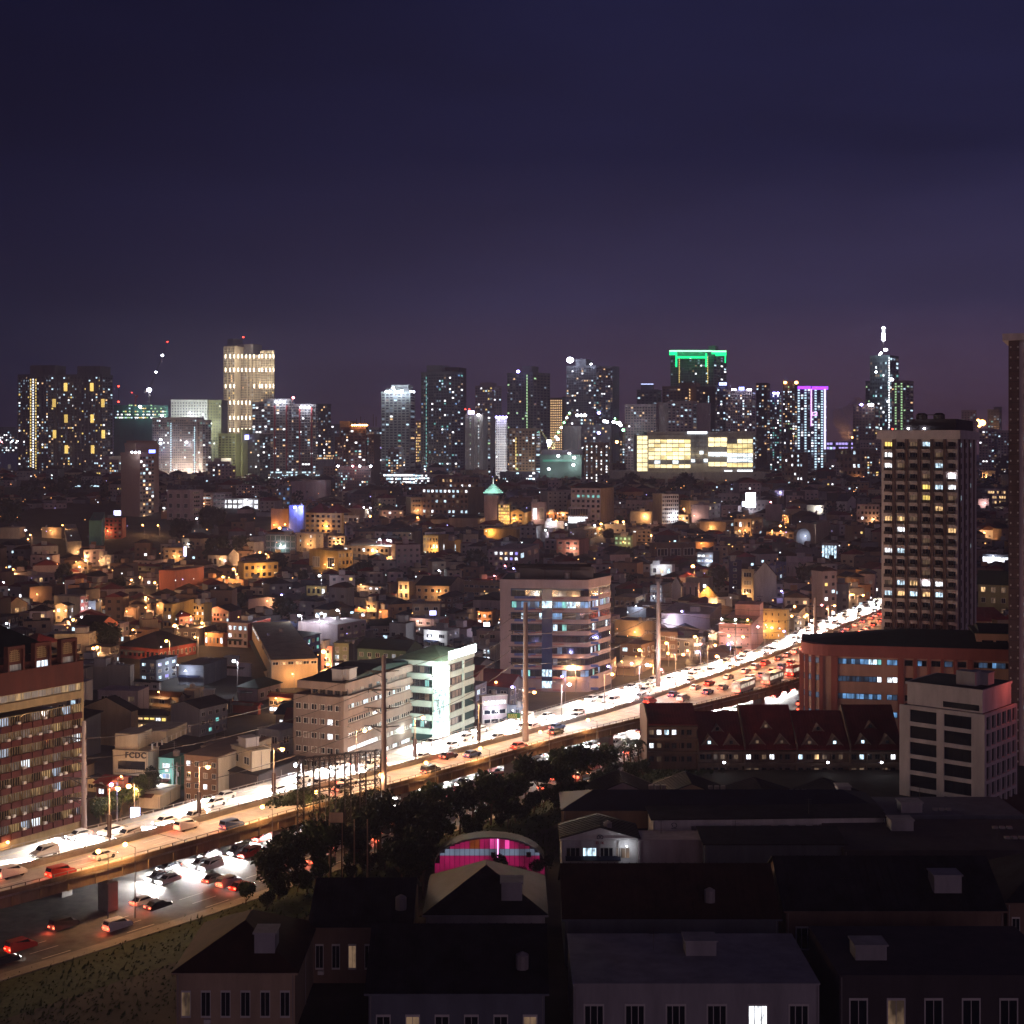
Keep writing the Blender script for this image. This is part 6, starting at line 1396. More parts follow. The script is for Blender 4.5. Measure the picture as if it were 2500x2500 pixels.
sign('D', 1205, 1243, 95, 140, 240, (.7, .75, 1), 5, "small bright panel left of the blazing billboard")
sign('C', 700, 755, 1235, 1300, 1440, (.85, .8, 1), 7, "upper part of the bright stacked sign left of the rounded tower", e_=1200)
sign('C', 700, 745, 1305, 1368, 1441, (.75, .72, 1), 7, "lower part of the bright stacked sign left of the rounded tower")
sign('B', 1195, 1355, 1665, 1725, 1745, (.95, .97, 1), 8, "blazing white sign box beside the olive beige block", e_=3500)
sign('F1', 1235, 1320, 1435, 1530, 1640, (.55, .65, 1), 5, "bluish white sign panel at the far parapet", e_=500)
sign('A', 1075, 1140, 180, 225, 330, (.6, .6, 1), 4, "violet white sign by the narrow green block")
sign('A', 1735, 1758, 520, 610, 690, (.6, .6, 1), 5, "thin vertical blue white sign at the dark beige house")
sign('C', 190, 250, 1125, 1165, 1340, (.5, .5, 1), 5, "blue white sign over the shop with white awning")
sign('D', 375, 425, 405, 440, 500, (.7, .7, 1), 4, "lit shop sign right of an orange lamp near the tan blocks")
e = empty("star_lantern", "blue triangular tree of lights above dark roofs at the left", "light decoration", (*ground(px('A', 362), py('A', 700))[:2], 0)); Yt = dist(py('A', 700)); z0 = CH - (py('A', 640) - HZ) * Yt / F; z1 = CH - (py('A', 592) - HZ) * Yt / F; e.location.z = 0
m = MB(); w_ = 25 * .2588 * Yt / F
m.tube((-w_, 0, z0), (0, 0, z1), .18); m.tube((w_, 0, z0), (0, 0, z1), .18); m.tube((-w_, 0, z0), (w_, 0, z0), .18); m.tube((-w_ * .5, 0, (z0 + z1) / 2), (w_ * .5, 0, (z0 + z1) / 2), .18); m.build("light_string", glow("string_blue", (.1, .45, .8), 2), e)
m = MB(); m.tube((0, 0, 0), (0, 0, z0), .2); m.build("post", M_dsteel, e)
# ------------------------------------------------------------------ street lamps of the low city, where the photograph shows them
MP = [(MED[i].x, MED[i].y) for i in range(0, NS, 3)]
def near_road(x, y, r):
    for a, b in MP:
        if (a - x) ** 2 + (b - y) ** 2 < (r + 26) ** 2: return True
    # right of the road and closer than the town houses there is nothing left to add
    return False
LP = {'A': [(240, 365, 'w'), (285, 410, 'o'), (265, 450, 'o'), (210, 475, 'w'), (590, 318, 'o'), (1490, 320, 'o'), (1345, 315, 'o'), (805, 605, 'o'), (808, 650, 'O'), (750, 710, 'O'), (125, 735, 'o'), (1240, 835, 'O'), (1320, 810, 'o'), (1460, 860, 'O'), (1375, 1000, 'O'), (1375, 1095, 'o'), (1140, 985, 'o'), (1115, 1000, 'O'), (690, 1210, 'O'), (770, 1185, 'w'), (1650, 1265, 'X'), (1905, 1240, 'O'), (1840, 1375, 'o'), (1570, 1410, 'O'), (880, 1480, 'O'), (915, 1470, 'O'), (60, 1245, 'w'), (1255, 1305, 'o'), (30, 860, 'W'), (100, 995, 'w'), (1545, 155, 'w'), (1855, 255, 'w'), (1775, 495, 'w')],
 'B': [(850, 150, 'B'), (905, 150, 'B'), (705, 345, 'X'), (755, 265, 'O'), (757, 310, 'o'), (740, 205, 'w'), (445, 590, 'o'), (475, 580, 'o'), (520, 575, 'O'), (560, 605, 'O'), (270, 730, 'O'), (170, 805, 'O'), (120, 865, 'o'), (1650, 455, 'W'), (1725, 460, 'W'), (1750, 465, 'W'), (1680, 640, 'O'), (1715, 625, 'o'), (1560, 235, 'O'), (1530, 290, 'o'), (1080, 795, 'W'), (890, 1170, 'W'), (1060, 1175, 'W'), (1100, 1150, 'W'), (1250, 1120, 'W'), (275, 1600, 'W'), (1120, 1510, 'X'), (1160, 1630, 'O'), (725, 975, 'b'), (1345, 560, 'o'), (1500, 150, 'w'), (1560, 155, 'w'), (1700, 160, 'w'), (300, 780, 'o')],
 'C': [(75, 245, 'o'), (800, 795, 'p'), (1805, 305, 'O'), (1745, 320, 'w'), (1280, 365, 'w'), (1475, 310, 'w'), (1385, 275, 'o'), (590, 55, 'b'), (655, 55, 'b'), (275, 745, 'w'), (1870, 1570, 'O'), (1540, 1650, 'O'), (1440, 1745, 'b'), (1875, 1650, 'b'), (970, 1845, 'b'), (815, 1800, 'o'), (1175, 335, 'w'), (900, 700, 'p'), (980, 725, 'b')],
 'D': [(235, 1495, 'O'), (760, 1370, 'O'), (490, 1430, 'O'), (690, 1500, 'o'), (790, 1510, 'b'), (965, 1555, 'O'), (1020, 1310, 'O'), (1075, 1440, 'b'), (1195, 1530, 'O'), (1495, 1170, 'O'), (1600, 1320, 'b'), (1700, 1085, 'O'), (1815, 1165, 'O'), (1840, 1255, 'w'), (1860, 1215, 'w'), (340, 1640, 'O'), (440, 1680, 'p'), (635, 1130, 'b'), (740, 705, 'Z'), (767, 800, 'O'), (85, 285, 'O'), (300, 75, 'O'), (990, 120, 'o'), (350, 415, 'O'), (1475, 100, 'p'), (1565, 325, 'O'), (1165, 35, 'b'), (1460, 10, 'b'), (1100, 670, 'b'), (1135, 680, 'b'), (935, 755, 'o'), (1575, 940, 'b'), (1280, 470, 'o'), (655, 165, 'o'), (1180, 370, 'o')],
 'E': [(325, 1625, 'O'), (160, 1695, 'O'), (322, 1710, 'o'), (318, 1745, 'o'), (490, 1560, 'b'), (1555, 1165, 'O'), (1720, 1220, 'o'), (1535, 800, 'b'), (1705, 720, 'b'), (1605, 735, 'o'), (75, 1880, 'o')],
 'F1': [(1215, 1235, 'O'), (1050, 1220, 'b')], 'F2': [(1055, 1035, 'W')],
 'S1': [(15, 1155, 'p'), (112, 1148, 'w'), (165, 1148, 'w')], 'S5': [(210, 1150, 'w'), (290, 1165, 'b'), (375, 1290, 'o'), (335, 1045, 'w')]}
SPEC = {'o': (.36, 3000, 7), 'O': (.52, 8000, 8), 'X': (.7, 9000, 9), 'Z': (.85, 6000, 12), 'w': (.34, 1300, 8), 'W': (.5, 3200, 11), 'b': (.4, 1200, 9), 'B': (.7, 5200, 24), 'p': (.38, 900, 8)}
wsz = {'o': "orange street lamp", 'O': "bright orange street lamp", 'X': "blazing orange lamp", 'Z': "dazzling warm floodlight", 'w': "white lamp", 'W': "bright white lamp", 'b': "bluish white lamp", 'B': "violet wall lamp", 'p': "pinkish lamp"}
def nearest(x, y, used=()):
    best = sorted(((t[1] - x) ** 2 + (t[2] - y) ** 2, t) for t in [(q[0], q[1], q[2]) for q in TALL]) if False else None
    b = min(TALL, key=lambda q: math.hypot(q[1] - x, q[2] + 12 - y)); return b
def rel(x, y, b):
    dx, dy = x - b[1], y - b[2]
    s = ("right of" if dx > 0 else "left of") if abs(dx) > abs(dy) * 1.2 else ("in front of" if dy > 0 else "behind")
    return s
used_l = {}
def uniq(base, x, y, tails=()):
    b = nearest(x, y); lab = "%s %s the %s" % (base, rel(x, y, b), b[0].split(",")[0])
    w_ = lab.split()
    if len(w_) > 16: lab = " ".join(w_[:16])
    while lab.split()[-1] in ('a', 'the', 'with', 'of', 'and', 'by', 'in', 'its', 'to', 'at', 'before', 'between', 'left', 'right', 'two', 'one', 'under'): lab = " ".join(lab.split()[:-1])
    if lab in used_l:
        used_l[lab] += 1; n_ = used_l[lab]
        lab = (ordn[min(n_, 19)] + " " + lab) if len(lab.split()) < 16 else (ordn[min(n_, 19)] + " " + " ".join(lab.split()[:15]))
    else: used_l[lab] = 0
    return lab
BOOK[0] = False
UP = [('A', 680, 745, 800), ('A', 150, 655, 775), ('A', 325, 655, 740), ('A', 375, 710, 770), ('B', 390, 500, 605), ('B', 55, 760, 830), ('B', 1740, 830, 935), ('B', 1745, 1295, 1420), ('C', 15, 350, 440), ('D', 1835, 955, 1150), ('D', 925, 1430, 1560), ('D', 735, 1460, 1610), ('D', 1370, 1010, 1100), ('B', 1610, 0, 210), ('S1', 1550, 1600, 1790), ('F1', 1115, 1330, 1420), ('F1', 1670, 1010, 1330), ('F2', 570, 1060, 1260)]
for cr, x, y0, y1 in UP:
    X_, Y0_, Y1_ = px(cr, x), py(cr, y0), py(cr, y1); X, Y, z_ = ground(X_, Y1_); h = max(6, CH - (Y0_ - HZ) * Y / F - z_); e = empty("utility_pole", None or "utility pole near the %s" % (min(TALL, key=lambda q: math.hypot(q[1] - X_, q[2] + 12 - Y1_))[0].split(",")[0],), "pole", (X, Y, z_), R.uniform(-.4, .4), "utility poles of the low city")
    m = MB(); m.tube((0, 0, 0), (0, 0, h), .2, .13, 6); m.build("pole", wall('concrete'), e)
    m = MB(); m.box(-1.3, 1.3, -.08, .08, h - .7, h - .55); m.box(-.9, .9, -.08, .08, h - 1.7, h - 1.55)
    for q in (-1.2, -.4, .4, 1.2): m.tube((q, 0, h - .55), (q, 0, h - .2), .07, n=5)
    m.tube((.45, 0, h - 3), (.45, 0, h - 1.9), .3, n=8); m.build("crossarm", M_dsteel, e)
# unseen side street lamps, inferred from lit fronts and added to wash them
for row in T:
    t = BY[row[7]]; e0, a0, d0 = t[3], t[4], t[5]; kw = row[8]; X_, Y_ = t[1], t[2]
    if row[0] in ('F1', 'F2', 'F3') and 'gabled hall' in row[7]: continue
    p_ = .8 if row[6] in ('yellow', 'orange', 'pink', 'cream') else .45
    if R.random() > p_: continue
    k = 'o' if row[6] in ('yellow', 'orange', 'tan', 'brown') or X_ < 1000 and R.random() < .7 else R.choice(['q', 'q', 'o', 'w'])
    if row[6] in ('teal', 'blue', 'white', 'slate'): k = 'w'
    D = e0.location.y; hh = min(6., 4.2 + D / 700); th_ = -e0.rotation_euler.z; face = 'L' if row[2] - row[1] >= row[3] - row[2] else 'R'
    if face == 'L': lx, ly = -a0 * R.uniform(.25, .8), -R.uniform(2.2, 4)
    else: lx, ly = R.uniform(2.2, 4), d0 * R.uniform(.2, .75)
    c_, s_ = math.cos(th_), math.sin(th_); X, Y = e0.location.x + lx * c_ + ly * s_, e0.location.y - lx * s_ + ly * c_
    if near_road(X, Y, -18): continue
    e = empty("street_lamp", uniq({'o': "added orange lamp on a side street", 'q': "added peach lamp on a side street", 'w': "added white lamp on a side street"}[k], X / Y * F + 1250, HZ + (CH - hh - e0.location.z) * F / Y), "street lamp", (X, Y, e0.location.z), 0, "street lamps of the low city")
    m = MB(); m.tube((.5, -.3, 0), (.5, -.3, hh), .09, .05, 5); m.tube((.5, -.3, hh), (0, 0, hh + .2), .04, n=4); m.build("pole", M_steel, e)
    E_ = 1200 * (1 + D / 900) * (1.5 if row[6] in ('yellow', 'cream') else 1)
    globe(e, (0, 0, hh), k, .22, E_, .35)
for cr, ls in LP.items():
    for x, y, k in ls:
        r_, e_, h = SPEC[k]; X_, Y_ = px(cr, x), py(cr, y)
        D = dist(Y_, 0, h)
        if k == 'B': D = dist(py('B', 410)) - 4; h = CH - (Y_ - HZ) * D / F
        zb = gz(D)
        if k == 'B': h -= zb
        if D > 1900: D = 1500; zb = gz(D); h = CH - (Y_ - HZ) * D / F - zb
        X = (X_ - 1250) * D / F; c = {'O': 'o', 'X': 'o', 'Z': 'o', 'W': 'w', 'B': 'b'}.get(k, k)
        e = empty("street_lamp", uniq(wsz[k], X_, Y_), "street lamp", (X, D, zb), 0, "street lamps of the low city"); m = MB(); m.tube((.9, .9, 0), (.9, .9, h + .2), .12, .07, 6); m.tube((.9, .9, h + .2), (0, 0, h + .4), .05, n=4); m.build("pole", M_steel, e)
        globe(e, (0, 0, h), c, r_ * max(1, min(2.4, D / 700)), e_ * (1 + max(0, D - 500) / 700), .4)
# ------------------------------------------------------------------ skyline towers
dw = matte("far_window_dark", (.02, .022, .03), .2, .2, bump=0)
KEYS = ['dark', 'cool', 'warm', 'white', 'yellow', 'teal', 'dim', 'violet', 'green', 'blue', 'coolS', 'warmS']
farM = [dw] + [glow("far_" + k, c, s) for k, c, s in (('cool', (.6, .85, 1), 1.9), ('warm', (1, .6, .28), 1.6), ('white', (.95, .97, 1), 3.2), ('yellow', (1, .7, .2), 1.5), ('teal', (.25, .8, .75), .8), ('dim', (.55, .45, .4), .16), ('violet', (.5, .4, 1), 1.6), ('green', (.6, 1, .5), 1.1), ('blue', (.25, .5, .9), .8), ('coolS', (.55, .75, .95), .45), ('warmS', (.95, .6, .35), .4))]
def grid(m, face, L_, z0, z1, rows, cols, wf, hf, lit, pal, o=.25, off=0., cols_lit=None, strips=None):
    sw = L_ / cols; sh = (z1 - z0) / rows
    for r in range(rows):
        for c in range(cols):
            k = 0
            if R.random() < lit: k = KEYS.index(R.choice(pal))
            elif R.random() < .10 + lit: k = R.choice([6, 6, 10, 10, 11]) if lit else 6
            if cols_lit and c in cols_lit: k = KEYS.index(cols_lit[c]) if R.random() < .93 else k
            t = off + (c + .5) * sw; z = z0 + (r + .28) * sh; a, b = sw * wf / 2, sh * hf
            if face == 'L': m.box(-t - a, -t + a, -o, -.02, z, z + b, k)
            else: m.box(.02, o, t - a, t + a, z, z + b, k)
def tower(label, D, masses, wk, lit=.08, pal=('cool', 'white', 'warm'), rp=6.6, cp=6.5, name="tower", style='win', th=18, wf=.55, hf=.5, cols_lit=None, crown=None, colr=None):
    e = None; base = wk if not isinstance(wk, str) else wall(wk)
    for n_, (xl, xc, xr, yt, *o) in enumerate(masses):
        o = o[0] if o else {}
        Dm = D + o.get('dd', 0); t_ = math.radians(o.get('th', th)); u1 = (xc - 1250) / F
        if xr - xc > .5: t_ = max(t_, math.atan(u1) + .15)
        X, a, d = solve(xl, xc, xr, Dm, t_, 28); h = CH - (yt - HZ) * Dm / F
        if e is None: e = empty(name, label, "tower", (X, Dm, 0), 0); X0_, D0_ = X, Dm
        lx, ly = X - X0_, Dm - D0_
        m = MB(); m.box(-a, 0, 0, d, 0, h); sty = o.get('style', style); fh = rp * Dm / F; rows = max(1, int((h - 6) / fh))
        zb = max(0, h - 2 - 40 * fh)
        if sty in ('balc', 'ledge'):
            zz_ = h - 2 - min(rows, 42) * fh
            for r in range(min(rows, 42)): z = zz_ + r * fh; m.box(-a - .4, .4, -.5, d + .2, z - fh * .16, z + fh * .24)
        if sty == 'rib':
            n = max(2, int(a * F / Dm / 9))
            for k in range(n + 1): m.box(-a + k * a / n - .5, -a + k * a / n + .5, -.9, 0, 0, h)
        m.box(-a - .3, .3, -.3, d + .3, h - 1.6, h + .8)
        m.build("tower_wall", wall(o['wk']) if 'wk' in o else base, e, (lx, ly, 0), -t_)
        zz0 = h - 2 - min(rows, 42) * fh
        if not o.get('blank'):
            w = MB(); nc = max(1, int(a * F / Dm / o.get('cp', cp)))
            if xc - xl > 3 and not o.get('lblank'): grid(w, 'L', a, zz0, h - 2, min(rows, 42), nc, o.get('wf', wf), hf, o.get('lit', lit), pal, .3, 0, o.get('cols_lit', cols_lit if n_ == 0 else None))
            nr = max(1, int((xr - xc) / o.get('cp', cp)))
            if xr - xc > 3 and not o.get('rblank'): grid(w, 'R', d, zz0, h - 2, min(rows, 42), nr, o.get('wf', wf), hf, o.get('lit', lit), pal, .3, 0, o.get('rlit'))
            w.build("window_grid", farM, e, (lx, ly, 0), -t_, kind="stuff")
        if o.get('strip'):
            for sx, cw, k, y0, y1, dash in o['strip']:      # vertical light strips: px position, width px, colour
                q = MB(); Xs = (sx - 1250) * Dm / F - X; t = -Xs; zt_ = CH - (y0 - HZ) * Dm / F; zb_ = CH - (y1 - HZ) * Dm / F; ww = cw * Dm / F / 2
                n = int((y1 - y0) / dash) if dash else 1
                for j in range(n): z = zb_ + (zt_ - zb_) * j / n; q.box(-t - ww, -t + ww, -.9, -.35, z, z + (zt_ - zb_) / n * (.62 if dash else 1))
                q.build("light_strip", farM[KEYS.index(k)] if k in KEYS else k, e, (lx, ly, 0), -t_, kind="stuff")
        if n_ == 0: FOOT.append((X - a / 2, Dm + d / 2, a * .7))
    return e, X0_, D0_
def blip(e, X0, D0, x, y, k, r=1.6, E=0, dy=-4):
    D = D0 + dy; z = CH - (y - HZ) * D / F; X = (x - 1250) * D / F; globe(e, (X - X0, dy, z), k, r, E if E else 1)
DK = matte("tower_dark", (.10, .09, .11), .9, .2, .05)
def cs(c, xs): return [px(c, v) for v in xs]
yel = glow("slot_yellow", (1, .66, .16), 1.5, .35, .05)
e, X, D = tower("left of the dark twin towers, with a white and orange light strip", 1750, [(45, 118, 137, 915, dict(strip=[(72, 2.4, 'yellow', 922, 1182, 7), (78.5, 3, 'white', 922, 1182, 6.5), (86, 2.4, 'yellow', 922, 1182, 7)])), (75, 134, 134, 893, dict(blank=1, dd=14))], DK, .13, ('warm', 'cool', 'white', 'cool', 'yellow'), 6.8, 6, style='rib', th=10)
for y in (942 + 42, 1060): blip_ = None
def slots(e, X0, D0, L_):
    for x, y in L_:
        q = MB(); Dm = D0 - 2; xx = (x - 1250) * Dm / F; z = CH - (y + 10 - HZ) * Dm / F; w_ = 3.9 * Dm / F; q.box(xx - X0 - w_, xx - X0 + w_, -2.4, -1.2, z, z + 20 * Dm / F); q.build("sky_garden", yel, e)
slots(e, X, D, [(132, 984), (133, 1060)])
e, X, D = tower("right of the dark twin towers, with tall yellow lit slots", 1760, [(137, 250, 275, 915), (190, 245, 245, 895, dict(blank=1, dd=14))], DK, .09, ('warm', 'cool', 'white', 'yellow'), 6.8, 6, style='rib', th=10)
slots(e, X, D, [(160, 945), (224, 945), (251, 984), (161, 1022), (225, 1022), (252, 1060), (162, 1097), (226, 1097)])
green_net = matte("scaffold_net", (.02, .10, .085), .9, .4, .1)
e, X, D = tower("unfinished tower wrapped in dark green net with brightly lit top floors", 1950, [(278, 372, 410, 990, dict(lit=.0, blank=1))], green_net, 0, ('teal',), 7, 7, style='ledge', th=10)
q = MB()
for r in range(5):
    for c in range(26):
        if R.random() < .75 - r * .12: xx = (281 + c * 4.8 - 1250) * (D - 4) / F - X; z = CH - (1021 - r * 7.5 - HZ) * (D - 4) / F; q.box(xx, xx + 1.7, -4, -2, z, z + 1.6, KEYS.index(R.choice(['green', 'white', 'yellow', 'green', 'cool'])))
q.build("work_light", farM, e, kind="stuff"); blip(e, X, D, 342, 993, 'w', 2.2, 9000, -6); blip(e, X, D, 395, 1015, 'w', 1.8, 30000, -14)
e, X, D = tower("white floodlit concrete top behind the dark tower with cyan strips", 2050, [(418, 506, 512, 977), (506, 540, 540, 978, dict(wk='olive'))], 'white', .02, ('white',), 7, 7, style='ledge', th=8, wf=.4)
for x in (435, 470, 500): lamp(e, ((x - 1250) * 2000 / F - X, -45, 100 + 6), 95000, (.9, 1, .9), 3, name="floodlight")
blip(e, X, D, 463, 1008, 'w', 1.6, 3000); 
e, X, D = tower("dark tower with white ladder strips, its foot washed by warm floodlights", 1700, [(372, 480, 498, 1020, dict(strip=[(413, 1.9, 'cool', 1030, 1150, 5.5), (475, 2, 'cool', 1040, 1185, 5)])), (460, 494, 515, 1026)], matte("tower_greywarm", (.32, .29, .3), .9, .2, .05), .07, ('cool', 'cool', 'teal', 'white'), 6, 5.5, th=12)
for x, y in ((414, 1165), (485, 1160)): lamp(e, ((x - 1250) * 1660 / F - X, -16, 46), 90000, (1, .8, .6), 2, name="floodlight")
for x, y in ((392, 1083), (393, 1073), (455, 1080), (474, 1178), (411, 1178)): blip(e, X, D, x, y, 'w', 1.5, 3000)
blip(e, X, D, 370, 1101, 'b', 2.5, 1000)
# cranes
def crane(label, X, Y, z0, mast, jl, ang, lights, col=M_dsteel, s=1.0):
    e = empty("tower_crane", label, "crane", (X, Y, z0), 0, None); m = MB()
    for x, y in ((-.8, -.8), (.8, -.8), (.8, .8), (-.8, .8)): m.tube((x * s, y * s, 0), (x * s, y * s, mast), .22 * s, n=3)
    for k in range(int(mast / 3)): m.tube((-.8 * s, -.8 * s, k * 3), (.8 * s, -.8 * s, k * 3 + 3), .12 * s, n=3)
    m.build("mast", col, e); m = MB(); c, sn = math.cos(ang), math.sin(ang); p = Vector((0, 0, mast)); q = Vector((jl * c, 0, mast + jl * sn)); up = Vector((-sn, 0, c)) * 1.6 * s
    m.tube(p, q, .25 * s, n=3); m.tube(p + up, q, .2 * s, n=3); m.tube(p - Vector((0, 1.2 * s, 0)), q, .2 * s, n=3)
    for k in range(int(jl / 4)): t, t2 = k * 4 / jl, min(1, (k * 4 + 2) / jl); m.tube(p.lerp(q, t), (p + up).lerp(q, t2), .12 * s, n=3)
    m.build("jib", col, e); m = MB(); b = Vector((-c * jl * .22, 0, mast - sn * 2)); m.tube(p, b, .35 * s, n=4); m.box(b.x - 1.5 * s, b.x + 1.5 * s, -1, 1, b.z - 2 * s, b.z + 1 * s); m.build("counter_jib", col, e)
    m = MB(); m.box(-1.4 * s, 1.4 * s, -1.6 * s, -.2 * s, mast - 2.5 * s, mast); m.build("cab", M_steel, e)
    for t, k, r, E in lights: globe(e, tuple(p.lerp(q, t) + Vector((0, -2, 0))), k, r, E)
D = 1940.; f = lambda x: (x - 1250) * D / F; g_ = lambda y: CH - (y - HZ) * D / F
crane("long luffing crane with three white lights over the green netted tower", f(365), D, g_(990), g_(952) - g_(990), math.hypot(f(410) - f(365), g_(835) - g_(952)), math.atan2(g_(835) - g_(952), f(410) - f(365)), [(0, 'w', 3.2, 20000), (.37, 'w', 1.7, 2000), (.72, 'w', 2.0, 2000), (1, 'r', 1.0, 50)])
crane("small red crane on the green netted tower", f(331), D, g_(985), g_(965) - g_(985), 10, math.radians(143), [(.6, 'r', .7, 30)], matte("crane_red", (.4, .05, .04), .7, .1, bump=0), .8)
e = empty("antenna_mast", "thin mast with two red lights left of the green netted tower", "mast", (f(290), D, 0)); m = MB(); m.tube((0, 0, 0), (0, 0, g_(941)), .35, n=4); m.build("mast", M_dsteel, e); globe(e, (0, -1, g_(943)), 'r', 1.4, 80); globe(e, (0, -1, g_(981)), 'r', 1.4, 80)
# brown slab
e, X, D = tower("tall brown slab with one blank face and a blue sign on its roof", dist(1262), [(295, 341, 376, 1107, dict(wf=.6, lblank=1, lit=.25)), (305, 332, 332, 1084, dict(blank=1, dd=10)), (310, 328, 328, 1078, dict(blank=1, dd=14))], matte("slab_brown", (.34, .24, .2), .9, .2, .05), .12, ('cool', 'white', 'warm'), 9.5, 7, th=25)
e.children[1].hide_render = False
q = [o for o in e.children if o.name.startswith("window_grid")]
m = MB(); Dm = D - 3; m.box((364 - 1250) * Dm / F - X, (379 - 1250) * Dm / F - X, -3.4, -2.6, CH - (1106 - HZ) * Dm / F, CH - (1098 - HZ) * Dm / F); m.build("roof_sign", glow("sign_blue", (.15, .2, 1), 8), e)
for x in (322, 331, 340): blip(e, X, D, x, 1104, 'w', .9, 300)
# gold floodlit tower
e, X, D = tower("tall cream tower outlined by rows of golden uplights", 2300, [(547, 637, 670, 868, dict(cp=5.2, th=22)), (547, 573, 573, 846, dict(th=22, dd=-3)), (637, 669, 671, 857, dict(dd=-6, th=14, cp=5.2)), (578, 618, 618, 841, dict(blank=1, dd=22, wk='grey')), (557, 570, 570, 828, dict(blank=1, dd=20, wk='slate'))], 'cream', .04, ('yellow', 'warm'), 6.0, 5.4, style='rib', th=20, wf=.6, hf=.55)
for y in (872, 905, 945, 985, 1022, 1052):
    for x in ([551, 562, 572, 582, 591, 601, 610, 620, 633, 640, 650, 659, 668] if y not in (945,) else [551, 562, 572, 621, 634, 640, 650, 659, 668]):
        if y > 945 and x > 614: continue
        if y in (985, 1022, 1052) or True:
            Dm = D - 9 + (8 if x < 640 else 0) * 0; q = MB(); xx = (x - 1250) * Dm / F - X; z = CH - (y - HZ) * Dm / F; q.box(xx - .55, xx + .55, -10, -8.6, z - 1.5, z + 4); q.build("uplight", glow("uplight_gold", (1, .82, .58), 9), e); lamp(e, (xx, -12, z + 5), 3200 if y < 950 else 2000, (1, .84, .64), .4, name="uplight_light")
for y in (880, 925, 975, 1015, 1050):
    for x in (556, 580, 604, 632, 660):
        if y > 945 and x > 620: continue
        Dm = D - 16; lamp(e, ((x - 1250) * Dm / F - X, -17, CH - (y - HZ) * Dm / F), 2600 if y < 950 else 1600, (1, .8, .58), 1., name="uplight_light")
blip(e, X, D, 594, 823, 'r', 1.6, 100)
m = MB(); m.tube((654.5 / F * 0, 0, 0), (0, 0, 1), .1); 
# wide grey tower pair
e, X, D = tower("wide grey balcony tower with red vertical stripes and crown lights, left half", 1800, [(645, 712, 716, 975, {}), (616, 646, 646, 982, dict(dd=6, lit=.2))], 'grey', .07, ('cool', 'warm', 'white'), 6.6, 7, style='balc', th=6, wf=.7)
m = MB()
for x in (671, 700): m.box((x - 1250) * D / F - X - .9, (x - 1250) * D / F - X + .9, -.9 - 1, -.61, 0, CH - (990 - HZ) * D / F)
m.build("red_stripe", matte("stripe_red", (.3, .05, .05), .8, .1, bump=0), e)
for x in (674, 684, 694): blip(e, X, D, x, 981, 'w', 1.6, 3500, -5)
e, X, D = tower("wide grey balcony tower with red vertical stripes and crown lights, right half", 1805, [(716, 771, 775, 988, {})], 'grey', .07, ('cool', 'warm', 'white'), 6.6, 7, style='balc', th=6, wf=.7)
m = MB()
for x in (732, 761): m.box((x - 1250) * D / F - X - .9, (x - 1250) * D / F - X + .9, -.9 - 1, -.61, 0, CH - (994 - HZ) * D / F)
m.build("red_stripe", MATS["stripe_red"], e)
for x in (735, 745, 754): blip(e, X, D, x, 994, 'w', 1.6, 3500, -5)
blip(e, X, D, 716, 971, 'p', 1.8, 200)
tower("dark tower behind the right half of the grey pair", 1950, [(772, 800, 808, 987, {})], 'dark', .14, ('warm', 'cool', 'white'), 7, 6)
tower("faint narrow tower right of the grey pair", 2400, [(808, 824, 824, 1036, {})], 'slate', .02)
e, X, D = tower("pale green floodlit tower front with long window columns", 1620, [(533, 575, 592, 1060, dict(cp=8, wf=.6, rblank=1)), (588, 592, 592, 1049, dict(blank=1, dd=10))], 'olive', .03, ('cool',), 6.4, 8, th=14)
lamp(e, (-8, -30, 50), 110000, (1, 1, .68), 2, name="floodlight"); lamp(e, (14, -36, 70), 90000, (.95, 1, .7), 2, name="floodlight")
e, X, D = tower("dark tower with a blue lit roof sign right of the pale green front", 1640, [(592, 634, 660, 1062, {})], 'dark', .07, ('cool', 'white', 'warm'), 7, 6)
m = MB(); m.box((590 - 1250) * D / F - X, (609 - 1250) * D / F - X, -4, -3, CH - (1073 - HZ) * D / F, CH - (1062 - HZ) * D / F); m.build("roof_sign", glow("sign_bluewhite", (.35, .35, 1), 7), e)
e, X, D = tower("dark stepped office tower with orange roof lights and fan shaped wall washes", dist(1212), [(855, 893, 898, 1044, dict(th=5, cp=9)), (832, 857, 857, 1045, dict(dd=8)), (818, 836, 836, 1068, dict(dd=4)), (895, 913, 913, 1062, dict(dd=6)), (830, 854, 854, 1030, dict(dd=16, blank=1, wk='tan')), (826, 905, 905, 1140, dict(dd=-8))], matte("stepped_dark", (.10, .065, .065), .9, .2, .05), .10, ('cool', 'warm', 'teal', 'white'), 7, 5.5, style='ledge', th=6)
for x in range(860, 898, 5): blip(e, X, D, x, 1038, 'o', 1.0, 300, -2)
for x, k in ((825, 'w'), (861, 'p'), (878, 'w'), (905, 'w')): blip(e, X, D, x, 1138, k, 1.1, 2600, -14)
for x, y in ((865, 1021), (875, 1016), (906, 1010), (913, 1016), (885, 1022)):
    q = MB(); xx = (x - 1250) * D / F - X; q.tube((xx, 20, CH - (1040 - HZ) * D / F), (xx, 20, CH - (y - HZ) * D / F), .35, n=4); q.build("roof_mast", M_dsteel, e)
tower("small grey tower with a scatter of violet white lights", 2050, [(895, 925, 934, 1045, {})], 'mauve', .18, ('cool', 'violet', 'white'), 6, 6)
